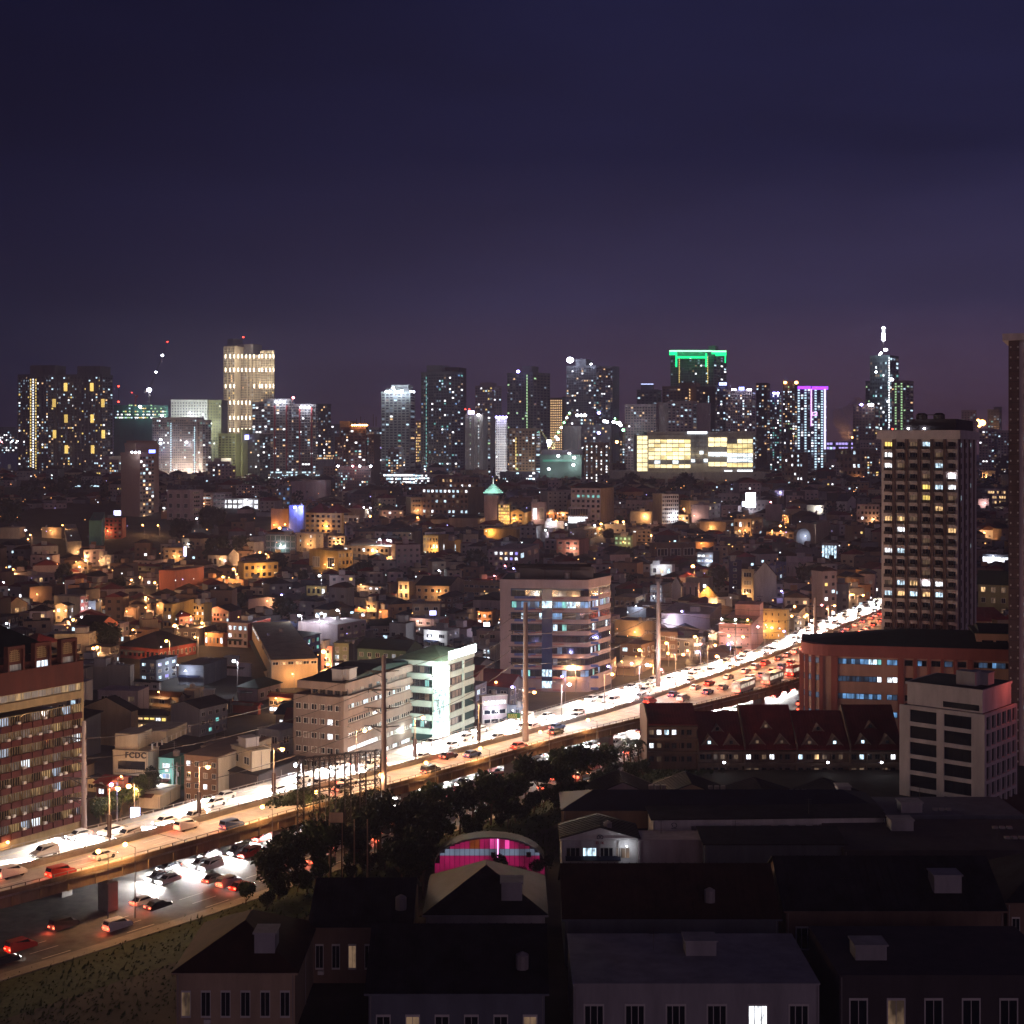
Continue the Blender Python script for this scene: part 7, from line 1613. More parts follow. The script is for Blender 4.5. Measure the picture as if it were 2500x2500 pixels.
e, X, D = tower("grey green tower with a bright crown between two dark gaps", 1850, [(931, 1000, 1014, 957, {}), (944, 998, 998, 950, dict(dd=4, blank=1)), (955, 997, 997, 941, dict(dd=8, blank=1))], matte("tower_sage", (.38, .44, .44), .9, .2, .05), .08, ('cool', 'teal', 'white', 'warm'), 6.6, 9, style='win', th=8, wf=.62)
for x, y in ((960, 947), (943, 956), (952, 956), (966, 956), (975, 956), (982, 955), (1003, 956), (1010, 957)): blip(e, X, D, x, y, 'w', 1.6, 3000, -5)
e, X, D = tower("tallest dark green grey tower with a cyan lit left edge", 1800, [(1028, 1102, 1131, 908, dict(strip=[(1029.5, 1.5, 'teal', 915, 1160, 9)], th=30)), (1042, 1078, 1078, 893, dict(blank=1, dd=14)), (1078, 1120, 1120, 898, dict(blank=1, dd=20, wk='dark'))], matte("tower_pine", (.17, .2, .23), .9, .2, .05), .07, ('cool', 'blue', 'white', 'teal'), 7, 7, style='balc')
tower("reddish lit construction glow between two towers", 2300, [(1015, 1027, 1027, 1028, dict(lit=.5))], 'orange', .5, ('warm', 'warm', 'yellow'), 7, 4)
tower("distant grey twin slab with pale window rows", 2500, [(1160, 1202, 1205, 942, {}), (1205, 1224, 1225, 944, {}), (1172, 1200, 1200, 935, dict(blank=1, dd=12))], 'mauve', .07, ('cool', 'yellow', 'white'), 6.5, 6)
e, X, D = tower("ribbed concrete tower with blank grey strips and a bright roof sign", 1700, [(1137, 1178, 1209, 1012, dict(cp=18, wf=.15, lit=.3))], 'concrete', .3, ('cool', 'green', 'white'), 7, 14, style='rib', th=20, wf=.16)
m = MB(); m.box((1143 - 1250) * D / F - X, (1158 - 1250) * D / F - X, -3, -2, CH - (1011 - HZ) * D / F, CH - (1003 - HZ) * D / F); m.build("roof_sign", glow("sign_violet", (.7, .65, 1), 8), e); blip(e, X, D, 1168, 1013, 'w', 1.8, 2000)
for x in (1136, 1146): blip(e, X, D, x, 999, 'r', .9, 30, 5)
e, X, D = tower("slim white floodlit tower with lights along its top", 1650, [(1210, 1236, 1240, 1018, dict(cp=5))], 'white', .02, ('white',), 6, 5.5, th=6, wf=.5)
for x in (1212, 1220, 1228, 1236): blip(e, X, D, x, 1018, 'b', 1.4, 600)
for z in (48, 76, 105): lamp(e, (-6, -22, z), 24000, (.92, .93, 1), 2, name="floodlight")
e, X, D = tower("broad dark olive tower with a dotted green light column", 1950, [(1238, 1302, 1343, 910, dict(strip=[(1284, 2.6, 'green', 912, 1046, 7)], th=35)), (1275, 1300, 1300, 895, dict(blank=1, dd=12))], matte("tower_olive", (.17, .18, .16), .9, .2, .05), .03, ('green', 'warm'), 7, 8, style='win')
blip(e, X, D, 1265, 907, 'b', 2.4, 1500)
e, X, D = tower("beige tower with a warm dotted column at its left", 1600, [(1243, 1306, 1321, 1047, dict(strip=[(1257.5, 2, 'yellow', 1065, 1145, 8)], cp=8))], 'tan', .14, ('cool', 'white', 'green'), 7, 8)
lamp(e, (-14, -30, 46), 26000, (1, .85, .7), 2, name="floodlight")
tower("orange lit tower between the olive tower and the construction crane", 2200, [(1343, 1373, 1374, 972, dict(cols_lit={k: 'warm' for k in range(8)})), (1374, 1389, 1389, 969, dict(blank=1, wk='tan'))], 'brown', .9, ('warm', 'warm', 'yellow'), 6, 5)
e, X, D = tower("grey tower with a dazzling globe on its left roof corner", 2100, [(1383, 1455, 1495, 893, {}), (1405, 1430, 1430, 878, dict(blank=1, dd=10)), (1455, 1496, 1496, 895, dict(dd=14))], matte("tower_blue", (.24, .25, .31), .9, .2, .05), .09, ('cool', 'warm', 'white', 'teal'), 6, 6, style='balc', th=24)
blip(e, X, D, 1392, 879, 'w', 5.2, 2500, -4); blip(e, X, D, 1443, 889, 'w', 1.6, 800)
e, X, D = tower("construction block with bright rows, red sign and string lights", 1750, [(1385, 1440, 1475, 1018, dict(lit=.45)), (1376, 1412, 1412, 1042, dict(dd=-30, blank=1, wk='concrete')), (1412, 1490, 1490, 1038, dict(dd=-10, lit=.15))], 'dark', .4, ('white', 'warm', 'cool', 'yellow', 'violet'), 8, 7, th=10)
for x, y, k in ((1462, 1008, 'b'), (1475, 1028, 'w'), (1482, 1030, 'w'), (1498, 1030, 'w'), (1508, 1033, 'w'), (1512, 1032, 'w'), (1515, 1038, 'w'), (1522, 1050, 'g'), (1462, 1057, 'b'), (1506, 1079, 'o'), (1410, 1014, 'w'), (1420, 1014, 'w'), (1428, 1014, 'w')): blip(e, X, D, x, y, k, 2.0, 5000 if x > 1495 else 500, -40)
D2 = 1650.; f = lambda x: (x - 1250) * D2 / F; g_ = lambda y: CH - (y - HZ) * D2 / F; cy_m = matte("crane_yellow", (.55, .5, .2), .7, .1, bump=0)
crane("yellow lattice crane studded with lights leaning right over the site", f(1352), D2, g_(1120), g_(1075) - g_(1120), math.hypot(f(1400) - f(1352), g_(992) - g_(1075)), math.atan2(g_(992) - g_(1075), f(1400) - f(1352)), [(t, 'g' if k % 2 else 'w', 1.3, 800) for k, t in enumerate((.1, .24, .38, .52, .66, .8))], cy_m)
crane("small yellow crane leaning left over the site", f(1340), D2, g_(1105), g_(1078) - g_(1105), 16, math.radians(125), [(0, 'w', 2.8, 16000)], cy_m)
crane("short yellow crane at the right end of the site", f(1524), D2, g_(1080), g_(1035) - g_(1080), 14, math.radians(150), [(.9, 'g', 1.0, 300)], cy_m)
e, X, D = tower("building site podium wrapped in green net under the yellow cranes", 1500, [(1318, 1420, 1426, 1112, dict(blank=1)), (1322, 1422, 1422, 1100, dict(blank=1, dd=6, wk='dark'))], matte("net_olive", (.09, .14, .11), .9, .3, .05), 0, th=5)
m = MB(); m.box((1325 - 1250) * D / F - X, (1396 - 1250) * D / F - X, -1.2, -.4, CH - (1127 - HZ) * D / F, CH - (1122 - HZ) * D / F); m.build("green_banner", glow("banner_green", (.02, .5, .3), .5), e)
for x, y in ((1340, 1087), (1363, 1113), (1390, 1107), (1402, 1117), (1362, 1072), (1340, 1145), (1400, 1135)): blip(e, X, D, x, y, 'w', 1.5, 5000, -6)
tower("pale slab pair with dark window column right of the building site", 1450, [(1427, 1474, 1487, 1082, dict(cp=12, wf=.2, lit=.5))], 'tan', .4, ('cool', 'white'), 7, 12, wf=.2, th=20)
tower("brown balcony tower with a blank right flank", 1750, [(1526, 1602, 1606, 988, {}), (1604, 1630, 1630, 984, dict(blank=1))], 'mauve', .06, ('warm', 'cool', 'white'), 6.5, 6.5, style='balc')
e, X, D = tower("set back banded tower with a thin blue white roof line", 2100, [(1555, 1604, 1615, 952, {}), (1565, 1594, 1596, 938, dict(dd=8, blank=1))], 'slate', .04, ('cool',), 6.5, 9, style='ledge')
m = MB(); m.box((1565 - 1250) * D / F - X, (1595 - 1250) * D / F - X, -1, 0, CH - (939 - HZ) * D / F, CH - (936.5 - HZ) * D / F); m.build("roof_line_light", glow("line_blue", (.5, .6, 1), 2.2), e)
tower("dark brown slab with one warm window column", 1900, [(1617, 1680, 1700, 944, dict(rlit={0: 'warm'})), (1660, 1700, 1700, 935, dict(blank=1, dd=10))], 'brown', .05, ('warm', 'cool'), 7, 9)
tower("dark cluster tower with a white ladder of windows", 1850, [(1700, 1745, 1770, 945, dict(strip=[(1730, 2, 'cool', 965, 985, 4)]))], 'dark', .06, ('cool', 'white', 'warm'), 7, 7)
tower("mauve blank slab in front of the dark cluster", 1700, [(1630, 1690, 1702, 980, dict(lit=.06)), (1702, 1732, 1735, 985, dict(blank=1))], 'mauve', .05, ('cool', 'warm'), 7, 9)
e, X, D = tower("tower crowned with brilliant green neon lines", 2200, [(1637, 1742, 1774, 866, dict(strip=[(1652, 2, 'yellow', 868, 932, 5), (1727, 2, 'yellow', 868, 936, 5)], th=30)), (1730, 1746, 1746, 845, dict(blank=1, dd=20))], matte("tower_greenish", (.2, .26, .27), .9, .2, .05), .05, ('cool', 'white'), 6.5, 7, style='balc')
gn = glow("neon_green", (.0, .85, .22), 3.0); gw_ = glow("neon_greenwhite", (.35, 1, .5), 3.2); Dm = D - 2
def hb(x0, x1, y0, y1, mt, dy=-2.6): q = MB(); q.box((x0 - 1250) * Dm / F - X, (x1 - 1250) * Dm / F - X, dy - .5, dy, CH - (y1 - HZ) * Dm / F, CH - (y0 - HZ) * Dm / F); q.build("neon_bar", mt, e)
hb(1634, 1738, 855, 859, gw_); hb(1634, 1652, 859.2, 867, gn); hb(1652, 1726, 870, 875, gn); hb(1649, 1653, 860, 896, gn); hb(1722, 1726, 862, 896, gn); hb(1739, 1775, 855, 859, gw_, 6); hb(1739, 1775, 859.2, 868, gn, 6); hb(1771, 1774, 868, 885, gn, 6)
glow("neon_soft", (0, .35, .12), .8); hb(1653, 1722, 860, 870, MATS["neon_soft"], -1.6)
for x in (1645, 1668, 1690, 1712, 1735): lamp(e, ((x - 1250) * Dm / F - X, -9, CH - (861 - HZ) * Dm / F), 2600, (0, 1, .3), 1, name="neon_light")
e, X, D = tower("tower with a blue roof sign right of the neon green one", 1800, [(1750, 1772, 1776, 945, {})], 'slate', .14, ('cool', 'white'), 7, 7)
m = MB(); m.box((1755 - 1250) * D / F - X, (1773 - 1250) * D / F - X, -3, -2, CH - (941 - HZ) * D / F, CH - (934 - HZ) * D / F); m.build("roof_sign", glow("sign_deepblue", (.3, .35, 1), 7), e)
e, X, D = tower("rose grey tower with a blue roof sign and dense windows", 1780, [(1772, 1835, 1845, 952, {})], 'mauve', .13, ('cool', 'white', 'warm'), 6.5, 5.5)
m = MB(); m.box((1803 - 1250) * D / F - X, (1816 - 1250) * D / F - X, -3, -2, CH - (953 - HZ) * D / F, CH - (945 - HZ) * D / F); m.build("roof_sign", MATS["sign_deepblue"], e)
for x in (1788, 1795, 1826, 1832): blip(e, X, D, x, 951, 'w', 1.2, 600)
tower("dark slab with a warm lit top edge", 2000, [(1846, 1872, 1880, 936, {})], 'dark', .1, ('warm', 'cool'), 7, 6)
e, X, D = tower("narrow tower with two blue roof lights", 1850, [(1880, 1902, 1908, 960, {})], 'slate', .25, ('cool', 'white', 'teal'), 6, 5); blip(e, X, D, 1890, 960, 'b', 2, 500); blip(e, X, D, 1899, 960, 'b', 2, 500)
e, X, D = tower("dark tower with two orange roof lamps left of the violet tower", 1900, [(1911, 1934, 1946, 932, {})], 'dark', .22, ('warm', 'cool', 'white', 'green'), 6, 5); blip(e, X, D, 1917, 934, 'o', 2.2, 1500); blip(e, X, D, 1944, 934, 'o', 2.4, 1500)
e, X, D = tower("white striped tower outlined in violet neon", 1750, [(1946, 1979, 2018, 945, dict(cols_lit={1: 'cool', 3: 'cool'}, rlit={1: 'cool', 3: 'cool'}, th=30)), ], matte("tower_ink", (.22, .21, .28), .9, .2, .05), .2, ('cool', 'white'), 6.5, 7)
Dm = D; vn = glow("neon_violet", (.35, .05, 1), 3); pk = glow("neon_pink", (.9, .45, 1), 2.6); lb = glow("neon_lilac", (.6, .55, 1), 2.6)
hb(1947, 1979, 943, 950, vn, -1.2)
q = MB(); Dr = D + 20; q.box((1981 - 1250) * D / F - X, (2019 - 1250) * D / F - X + 2, 3, 5, CH - (951 - HZ) * D / F, CH - (943 - HZ) * D / F); q.build("neon_bar", vn, e)
hb(1978.5, 1981.5, 950, 1040, pk, -1.5); q = MB(); q.box((2011 - 1250) * D / F - X, (2015.5 - 1250) * D / F - X, -2, -1, CH - (1097 - HZ) * D / F, CH - (950 - HZ) * D / F); q.build("neon_bar", lb, e)
hb(1982, 1994, 1006, 1008, pk, -2); hb(1982, 1994, 1013, 1015, pk, -2); hb(1982, 1984, 1008, 1013, pk, -2); hb(1992, 1994, 1008, 1013, pk, -2)
e, X, D = tower("unfinished dark tower topped by a lit crane mast, right part of the skyline", 2100, [(2124, 2172, 2194, 868, dict(strip=[(2171, 2.4, 'white', 870, 1045, 6)], th=35)), ], matte("tower_ink2", (.11, .16, .17), .9, .2, .05), .16, ('cool', 'cool', 'teal', 'white'), 10, 6, style='ledge')
for x, y, r_ in ((2162, 854, 3), (2151, 862, 2), (2147, 866, 1.4), (2177, 927, 3), (2168, 980, 1.8), (2139, 908, 1.8)): blip(e, X, D, x, y, 'w', r_, 2500, -8)
m = MB(); xx = (2157 - 1250) * D / F - X; zt_ = CH - (795 - HZ) * D / F; z0 = CH - (868 - HZ) * D / F
for dx in (-1, 1): m.tube((xx + dx, 4, z0), (xx + dx, 4, zt_), .35, n=4)
for k in range(10): m.tube((xx - 1, 4, z0 + (zt_ - z0) * k / 10), (xx + 1, 4, z0 + (zt_ - z0) * (k + 1) / 10), .2, n=3)
m.build("crane_mast", M_dsteel, e)
for y in (801, 808, 815, 822, 829): blip(e, X, D, 2157, y, 'w', 2.6 if y != 808 else 2.0, 1500, 2)
e, X, D = tower("pale green tower with two dotted columns right of the crane topped one", 2000, [(2176, 2212, 2230, 930, dict(cols_lit={1: 'green', 3: 'green'}))], 'concrete', .12, ('green', 'cool', 'warm'), 6.5, 7, th=34)
tower("narrow greenish slab left of the crane topped tower", 2200, [(2113, 2124, 2124, 931, {})], 'slate', .08, ('green', 'cool'), 7, 5)
e, X, D = tower("wide dark block below the crane topped tower", 1750, [(2082, 2135, 2146, 987, {})], 'brown', .06, ('yellow', 'cool'), 7, 7); blip(e, X, D, 2103, 988, 'b', 2, 400); blip(e, X, D, 2123, 988, 'w', 2, 700); blip(e, X, D, 2129, 988, 'w', 2, 700)
tower("rose grey low tower right of the wide dark block", 1700, [(2100, 2150, 2160, 1076, {})], 'mauve', .03)
tower("faint far tower between the two apartment towers, left", 2900, [(2347, 2382, 2384, 1002, {})], 'mauve', .04, ('cool', 'warm'), 6, 6)
e, X, D = tower("faint far tower cluster between the two apartment towers, right", 2800, [(2411, 2440, 2462, 1000, {}), (2426, 2444, 2446, 994, dict(dd=10))], 'slate', .08, ('cool', 'teal'), 6, 6); blip(e, X, D, 2398, 1032, 'o', 7, 60000, -60); blip(e, X, D, 2388, 1026, 'o', 3, 3000, -60); blip(e, X, D, 2391, 1040, 'o', 3, 3000, -60)
tower("grey apartment slabs with pale windows between the two towers", 1900, [(2390, 2420, 2440, 1048, {}), (2436, 2465, 2465, 1052, dict(dd=6))], 'mauve', .06, ('cool', 'white'), 6.5, 6)
# the packed mid-height blocks between the towers
rb_ = random.Random(12)
nb_ = [q for q in sc.objects if q.get('category') == 'tower']
for k in range(34):
    x0 = -20 + k * 76 + rb_.uniform(-22, 22); w_ = rb_.uniform(26, 62); D_ = rb_.choice([1560, 1620, 2350, 2500, 2600]); yt_ = rb_.uniform(1092, 1140) if D_ < 2000 else rb_.uniform(1040, 1110)
    nr_ = min(nb_, key=lambda q: abs(q.location.x / q.location.y * F + 1250 - x0 - w_)); wk_ = rb_.choice(['slate', 'mauve', 'grey', 'brown', 'dark', 'concrete']); s_ = "%s %s block beside the %s" % (WN[wk_], "low" if D_ < 2000 else "distant", nr_['label'].split(',')[0])
    s_ = " ".join(s_.split()[:15])
    while s_.split()[-1] in ('a', 'the', 'with', 'of', 'and', 'by', 'in', 'its', 'to', 'at', 'two', 'one', 'under', 'between', 'below', 'right', 'left'): s_ = " ".join(s_.split()[:-1])
    if s_ in LABELS: s_ = "second " + s_
    if s_ in LABELS: s_ = s_.replace("second ", "third ", 1)
    e_, _, _ = tower(s_, D_, [(x0, x0 + w_, x0 + w_ + rb_.uniform(3, 14), yt_, {}), (x0 + w_ * .3, x0 + w_ * .6, x0 + w_ * .6, yt_ - rb_.uniform(4, 9), dict(blank=1, dd=9))], wk_, rb_.uniform(.08, .3), rb_.choice([('cool', 'white', 'warm'), ('cool', 'white'), ('warm', 'yellow', 'cool')]), 6.2, 6, style=rb_.choice(['win', 'balc', 'ledge']), th=rb_.uniform(5, 25)); e_['category'] = 'building'
# gold lit glass centre
Dg = 1420.; f = lambda x: (x - 1250) * Dg / F; g_ = lambda y: CH - (y - HZ) * Dg / F
e = empty("shopping_centre", "long glass building glowing gold with a white lit middle, below the skyline", "building", (f(1555), Dg, 0)); X = f(1555); SEEN.append((1555, 1868, 1062, 1165, Dg)); FOOT.append((f(1700), Dg + 20, 62))
gold = glow("gold_glass", (1, .84, .46), 2.1, .3, .08, (1, 1, 3)); gold2 = glow("gold_glass_deep", (1, .78, .34), 1.4, .45, .08, (1, 1, 3)); cold = glow("cold_glass", (.8, .92, 1), 1.9, .6, .12, (1, 1, 3)); dg = glow("grey_glass", (.4, .42, .42), .16, .7, .12)
m = MB(); m.box(f(1555) - X, f(1840) - X, 1.5, 40, g_(1175), g_(1062)); m.box(f(1580) - X, f(1845) - X, 2, 42, g_(1062), g_(1054)); m.box(f(1490) - X, f(1556) - X, 3, 40, 0, g_(1150)); m.box(f(1556) - X, f(1868) - X, -1, 40, 0, g_(1152)); m.build("wall", wall('grey'), e)
def pan(x0, x1, y0, y1, mt, n, fl):
    ny = max(1, fl)
    for j in range(ny):
        for i in range(n):
            xa = f(x0 + (x1 - x0) * i / n) - X; xb = f(x0 + (x1 - x0) * (i + 1) / n) - X; za = g_(y1 - (y1 - y0) * j / ny); zb_ = g_(y1 - (y1 - y0) * (j + 1) / ny)
            q = MB(); q.box(xa + .35, xb - .2, .4, 1.2, za + .75, zb_ - .1); q.build("glass_panel", mt(i, j) if callable(mt) else mt, e)
pan(1555, 1581, 1064, 1152, gold, 2, 8)
pan(1583, 1686, 1073, 1144, lambda i, j: (dg if j == 1 and i not in (1, 4) else (cold if j == 1 else (gold2 if (i + j * 3) % 4 == 0 else gold))), 7, 7)
pan(1687, 1728, 1062, 1130, lambda i, j: R.choice([dg, cold, dg]), 4, 7); pan(1678, 1727, 1053, 1061, glow("cold_bar", (.85, .93, 1), 3), 1, 1)
pan(1729, 1775, 1068, 1140, lambda i, j: gold if j > 3 or j == 0 else (cold if j == 2 else dg), 3, 6)
pan(1775, 1838, 1072, 1142, lambda i, j: (gold if i > 1 else dg) if j == 5 else (gold2 if j in (0, 3, 4) else cold), 5, 6)
pan(1768, 1788, 1148, 1153, MATS["cold_bar"], 1, 1); pan(1800, 1838, 1147, 1153, MATS["cold_bar"], 2, 1)
for k in range(14): lamp(e, (f(1562 + k * 21) - X, -6, g_(1110)), 2200, (1, .82, .45), 2, name="facade_light")
# arcade car parks lit white at the foot of the skyline
def carpark(label, x0, x1, y0, y1, D, rows, cols, col_='white', gap=.3, wk='grey'):
    f = lambda x: (x - 1250) * D / F; g_ = lambda y: CH - (y - HZ) * D / F; e = empty("car_park", label, "building", (f(x0), D, 0)); X = f(x0); SEEN.append((x0, x1, y0 - 2, y1, D)); FOOT.append((f((x0 + x1) / 2), D + 10, (f(x1) - f(x0)) * .5))
    m = MB(); m.box(0, f(x1) - X, .5, 24, 0, g_(y0)); m.build("wall", wall(wk), e); q = MB(); H = g_(y0) - g_(y1)
    for j in range(rows):
        for i in range(cols):
            if R.random() < gap: continue
            w_ = (f(x1) - X) / cols; h_ = H / rows; q.box(w_ * (i + .08), w_ * (i + .9), .2, .45, g_(y1) + h_ * (j + .25), g_(y1) + h_ * (j + .75), KEYS.index(R.choice([col_, col_, 'cool'])))
    q.build("open_floor", farM, e, kind="stuff")
carpark("white lit open car park below the grey green tower", 936, 1013, 1156, 1182, 1500, 3, 16, gap=.08)
carpark("white lit ramps right of the open car park", 1013, 1048, 1158, 1184, 1480, 4, 7, gap=.25)
carpark("office low rise with cold lit floors below the dark twin towers", 130, 250, 1183, 1218, 1480, 5, 16, 'cool', .4, 'dark')
carpark("dark low rise with lit bays below the wide grey towers", 640, 780, 1150, 1170, 1700, 3, 26, 'cool', .55, 'grey')
carpark("pale low rise at the left edge below the dark twin towers", 0, 75, 1192, 1212, 1450, 2, 10, 'dim', .5, 'mauve')
carpark("golden lit low house at the far left", 50, 118, 1208, 1222, 1350, 1, 9, 'yellow', .4, 'cream')
carpark("dark office blocks with white corner stairs", 1220, 1315, 1152, 1186, 1500, 5, 12, 'white', .8, 'slate')
carpark("blue grey halls at the far left edge", 0, 45, 1106, 1150, 1900, 2, 5, 'dim', .7, 'blue')
carpark("low blocks lit amber under the wide grey towers", 773, 815, 1110, 1122, 1900, 2, 14, 'warm', .3, 'grey')
carpark("low distant blocks with coloured signs right of the violet tower", 2018, 2085, 1078, 1110, 2000, 3, 9, 'violet', .5, 'slate')
# ------------------------------------------------------------------ remaining houses of the low city
def clear(x, y, r):
    for fx, fy, fr in FOOT:
        if (fx - x) ** 2 + (fy - y) ** 2 < (fr * .85 + r) ** 2: return False
    return True
def hides(X, D, r, h, slack=.08):
    u0, u1 = 1250 + (X - r) / D * F, 1250 + (X + r) / D * F; yt = HZ + (CH - h - gz(D)) * F / D
    for a, b, t, bs, Y in SEEN:
        if Y > D - 2 and u1 > a and u0 < b and yt < bs:
            if (bs - yt) > (bs - t) * slack and min(u1, b) - max(u0, a) > .12 * (b - a): return True
    return False
def side_right(x, y):
    i = min(range(0, NS, 3), key=lambda i: (MED[i].x - x) ** 2 + (MED[i].y - y) ** 2); n = NRM[i]; return (x - MED[i].x) * n.x + (y - MED[i].y) * n.y < 0
cnt = 0; Yg = 300.; houses = []
while Yg < 900:
    Xg = -.4 * Yg
    while Xg < .4 * Yg:
        a = R.uniform(6.5, 13); d = R.uniform(6, 12); x, y = Xg + R.uniform(-3, 3), Yg + R.uniform(-4, 4); r = .5 * math.hypot(a, d)
        if clear(x - a / 2, y + d / 2, r * .8) and not near_road(x, y, r) and not (side_right(x, y) and y < 420): houses.append((x, y, a, d))
        Xg += 13.5
    Yg += 13
R.shuffle(houses); houses.sort(key=lambda h: h[1]); houses = [h for h in houses if R.random() < (1 if h[1] < 520 else .5)][:270]
for x, y, a, d in houses:
    h = R.choice([4, 6.2, 6.5, 8, 9.3, 10]); wk = R.choices(['brown', 'tan', 'grey', 'mauve', 'dark', 'cream', 'brick', 'slate', 'concrete', 'yellow'], [4, 3, 3, 3, 4, 2, 1, 3, 2, 1])[0]
    rf_ = R.choice(['gable', 'hip', 'flat', 'flat', 'flat', 'shed']); rc = R.choice(['dark', 'rust', 'red', 'blue', 'green', 'dark']); X_ = x / y * F + 1250; Y_ = HZ + (CH - h - gz(y)) * F / y
    if not (-60 < X_ < 2560): continue
    if hides(x - a / 2, y, a * .5, h * (1.15 if rf_ in ('gable', 'hip') else 1)): continue
    st = {4: 'single storey', 6.2: 'two storey', 6.5: 'two storey', 8: 'two storey', 9.3: 'three storey', 10: 'three storey'}[h]
    wl_ = (max(1, int(h / 3.1)), max(2, int(a / 3))); lit = R.choice([0, .08, .15, .25, .5])
    building(x, y, R.choice([-.12, .25, .5, .35, .1]) + R.uniform(-.1, .1), a, d, h, wk, uniq("%s %s house with %s roof" % (WN[wk], st, rf_), X_, Y_), "house", rf_, rc, None, wl_ if R.random() < .8 else None, (wl_[0], max(2, int(d / 3))) if R.random() < .5 else None, lit, name="house", group="houses of the low city", zb=gz(y), clutter=1 if R.random() < .5 else 0)
    FOOT.append((x - a / 2, y + d / 2, .5 * math.hypot(a, d)))
# the farther roofs: one mass of low blocks
wm_ = [wall(k) for k in ('brown', 'tan', 'grey', 'mauve', 'dark', 'cream', 'slate', 'orange')] + [M_roof['dark'], M_roof['rust'], M_roof['red']] + farM
m = MB(); nb = 0; Yg = 500.
while Yg < 3000:
    st = 11 + (Yg - 500) * .012; Xg = -.4 * Yg
    while Xg < .4 * Yg:
        a, d = R.uniform(.5, 1.0) * st, R.uniform(.5, 1.0) * st; x, y = Xg + R.uniform(-.2, .2) * st, Yg + R.uniform(-.2, .2) * st; r = .5 * math.hypot(a, d)
        if R.random() < .9 and clear(x, y, r * .8) and not near_road(x, y, r):
            h = R.choice([3.5, 4, 6, 6, 7, 9, 10, 12]) * (1 if R.random() < .93 else R.uniform(1.3, 2.2))
            if hides(x, y, a * .5, h * 1.1, .16):
                h = 3.
                if hides(x, y, a * .5, h * 1.3, .3): Xg += st; continue
            w_ = R.choices(range(8), [4, 3, 4, 4, 3, 2, 3, 1])[0]; rr_ = 8 + R.randrange(3); yaw = R.uniform(-.5, .5)
            m.T = Matrix.Translation((x, y, gz(y))) @ Matrix.Rotation(yaw, 4, 'Z'); m.box(-a / 2, a / 2, -d / 2, d / 2, -3, h, w_)
            if R.random() < .4: g_ = a / 2; m.prismx([(-a / 2 - .5, h), (a / 2 + .5, h), (0, h + a * .22)], -d / 2 - .4, d / 2 + .4, rr_)
            else: m.box(-a / 2 + .3, a / 2 - .3, -d / 2 + .3, d / 2 - .3, h, h + .05, rr_); m.box(-1.5, 1.5, -1, 2, h, h + 2.4, w_)
            for z in range(int(h / 3.2)):
                for c in range(max(1, int(a / 3.4))):
                    k = 0 if R.random() > .12 else KEYS.index(R.choice(['cool', 'warm', 'white', 'yellow', 'dim', 'dim']))
                    xx = -a / 2 + (c + .5) * a / max(1, int(a / 3.4)); m.box(xx - .7, xx + .7, -d / 2 - .1, -d / 2 - .01, z * 3.2 + 1, z * 3.2 + 2.3, 11 + k)
            nb += 1
        Xg += st
    Yg += st
m.T = None; m.build("distant_houses", wm_, kind="stuff")
# lamps of the distant streets, too many to count
m = MB()
for k in range(800):
    D = R.uniform(450, 3000); x = R.uniform(-.38, .38) * D
    m.ball((x, D, gz(D) + R.uniform(6, 11)), R.uniform(.5, 1.1) * (.14 + D / 4200), 5, 3, R.choices([0, 1, 2], [6, 3, 1])[0])
m.build("distant_street_lamps", [glow("lamp_far_orange", (1, .42, .12), 5), glow("lamp_far_white", (.8, .88, 1), 4), glow("lamp_far_blue", (.45, .4, 1), 4)], kind="stuff")
# bridge in the distance between the two towers
# trees between the houses
tn = 0
for k in range(700):
    D = R.uniform(360, 1350); x = R.uniform(-.38, .38) * D
    if tn > 60: break
    if clear(x, D, 3.5) and not near_road(x, D, 2) and not (side_right(x, D) and D < 400) and not hides(x, D, 4, 10):
        X_ = x / D * F + 1250; Y_ = HZ + (66 - gz(D)) * F / D; tree(x, D, R.uniform(.5, .85), uniq("dark broad tree", X_, Y_), "trees among the houses", True, z=gz(D)); FOOT.append((x, D, 3)); tn += 1
m = MB(); r_ = random.Random(3)
for k in range(260):
    D = r_.uniform(1100, 1900); x = r_.uniform(-.38, .38) * D
    if not clear(x, D, 5): continue
    for j in range(70):
        p = Vector((x + r_.gauss(0, 5), D + r_.gauss(0, 5), gz(D) + abs(r_.gauss(5, 3)))); m.add([(p.x - 1.2, p.y, p.z - .7), (p.x + 1.1, p.y + .4, p.z - .8), (p.x + .5, p.y, p.z + 1.1)], [(0, 1, 2)])
m.build("distant_trees", M_leaf2, kind="stuff")
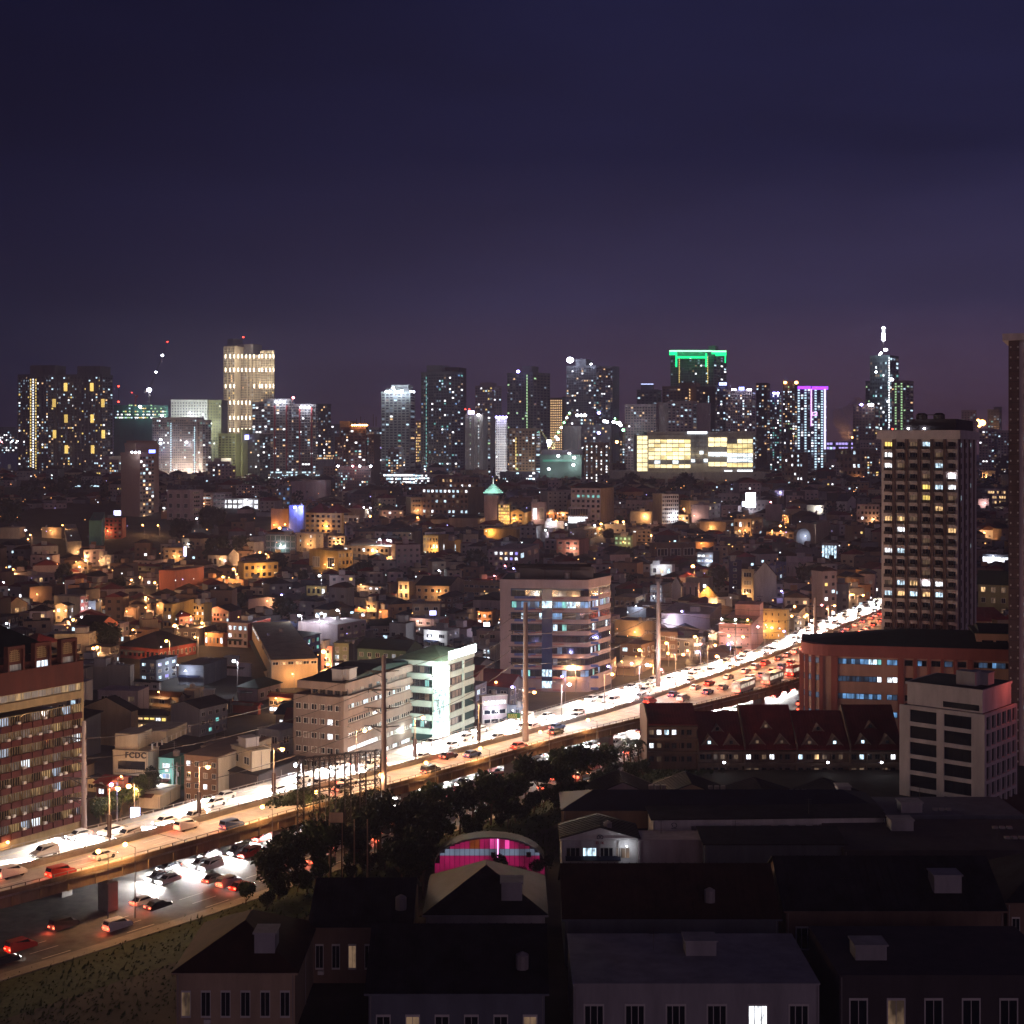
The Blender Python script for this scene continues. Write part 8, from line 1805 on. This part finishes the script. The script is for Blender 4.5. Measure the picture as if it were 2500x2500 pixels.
# landmarks: named palm and big dark crowns of the photograph
X, Y, _ = ground(px('A', 450), py('A', 1290)); palm(X, Y, 11, "tall dark palm before the small yellow lit gabled house", None)
for (c, x, y, s) in (('A', 980, 1480, 1.9), ('A', 600, 800, 1.5), ('B', 120, 640, 2.6), ('B', 350, 590, 2.4), ('B', 1500, 830, 2.0), ('B', 700, 690, 1.6), ('B', 740, 1190, 1.8), ('C', 620, 720, 2.1), ('D', 100, 720, 2.0), ('S5', 780, 1640, 2.0), ('D', 1850, 900, 2.2), ('D', 980, 900, 1.8), ('A', 1150, 720, 1.3), ('S4', 740, 1560, 2.6), ('S4', 900, 1600, 2.4), ('S4', 1250, 1610, 2.8), ('A', 1130, 960, 1.4), ('A', 80, 300, 3.0), ('S2', 250, 1960, 2.5), ('A', 1700, 420, 2.4), ('B', 60, 330, 2.8)):
    X_, Y_ = px(c, x), py(c, y); X, Y, _ = ground(X_, Y_ + 14); tree(X, Y, s * .58, uniq("large dark tree crown", X_, Y_), "large trees of the low city", True, z=gz(Y))
print("objects", len(bpy.data.objects), "blocks", nb, "houses", len(houses))
# ------------------------------------------------------------------ the hazy night air over the city
m = MB(); m.box(-4700, 4700, -700, 7200, -1, 262)
hz = m.build("haze", [], kind="stuff"); hm = bpy.data.materials.new("haze_air"); hm.use_nodes = True
n = hm.node_tree.nodes; n.clear(); o = n.new("ShaderNodeOutputMaterial"); v = n.new("ShaderNodeVolumePrincipled")
v.inputs["Color"].default_value = (.66, .66, 1, 1); v.inputs["Density"].default_value = .00019; v.inputs["Anisotropy"].default_value = .2
hm.node_tree.links.new(v.outputs[0], o.inputs["Volume"]); hz.data.materials.append(hm)

# smoke lit orange drifting up right of the violet tower
sd = 2350.; sX = lambda x: (x - 1250) * sd / F; sZ = lambda y: CH - (y - HZ) * sd / F
m = MB(); rs = random.Random(5)
for x, y, r_ in ((2066, 1062, 14), (2060, 1045, 18), (2052, 1028, 20), (2066, 1012, 20), (2082, 1000, 18), (2046, 1010, 14), (2094, 985, 16)): m.ball((sX(x), sd, sZ(y)), r_ * sd / F, 14, 9, 0, 1.05)
sm = m.build("smoke", [], kind="stuff"); vm = bpy.data.materials.new("smoke_puff"); vm.use_nodes = True; n = vm.node_tree.nodes; n.clear()
o = n.new("ShaderNodeOutputMaterial"); v = n.new("ShaderNodeVolumePrincipled"); v.inputs["Color"].default_value = (.95, .8, .72, 1); v.inputs["Density"].default_value = .03
vm.node_tree.links.new(v.outputs[0], o.inputs["Volume"]); sm.data.materials.append(vm)
e = empty("flare_stack", "small stack with orange flame under the smoke right of the violet tower", "chimney", (sX(2074), sd - 22, 0)); m = MB(); m.tube((0, 0, 0), (0, 0, sZ(1072)), 1.6, 1.1, 8); m.build("stack", M_dsteel, e); globe(e, (0, 0, sZ(1068)), 'o', 2.2, 60000, .5); globe(e, (6, 0, sZ(1062)), 'o', 1.6, 20000, .5)
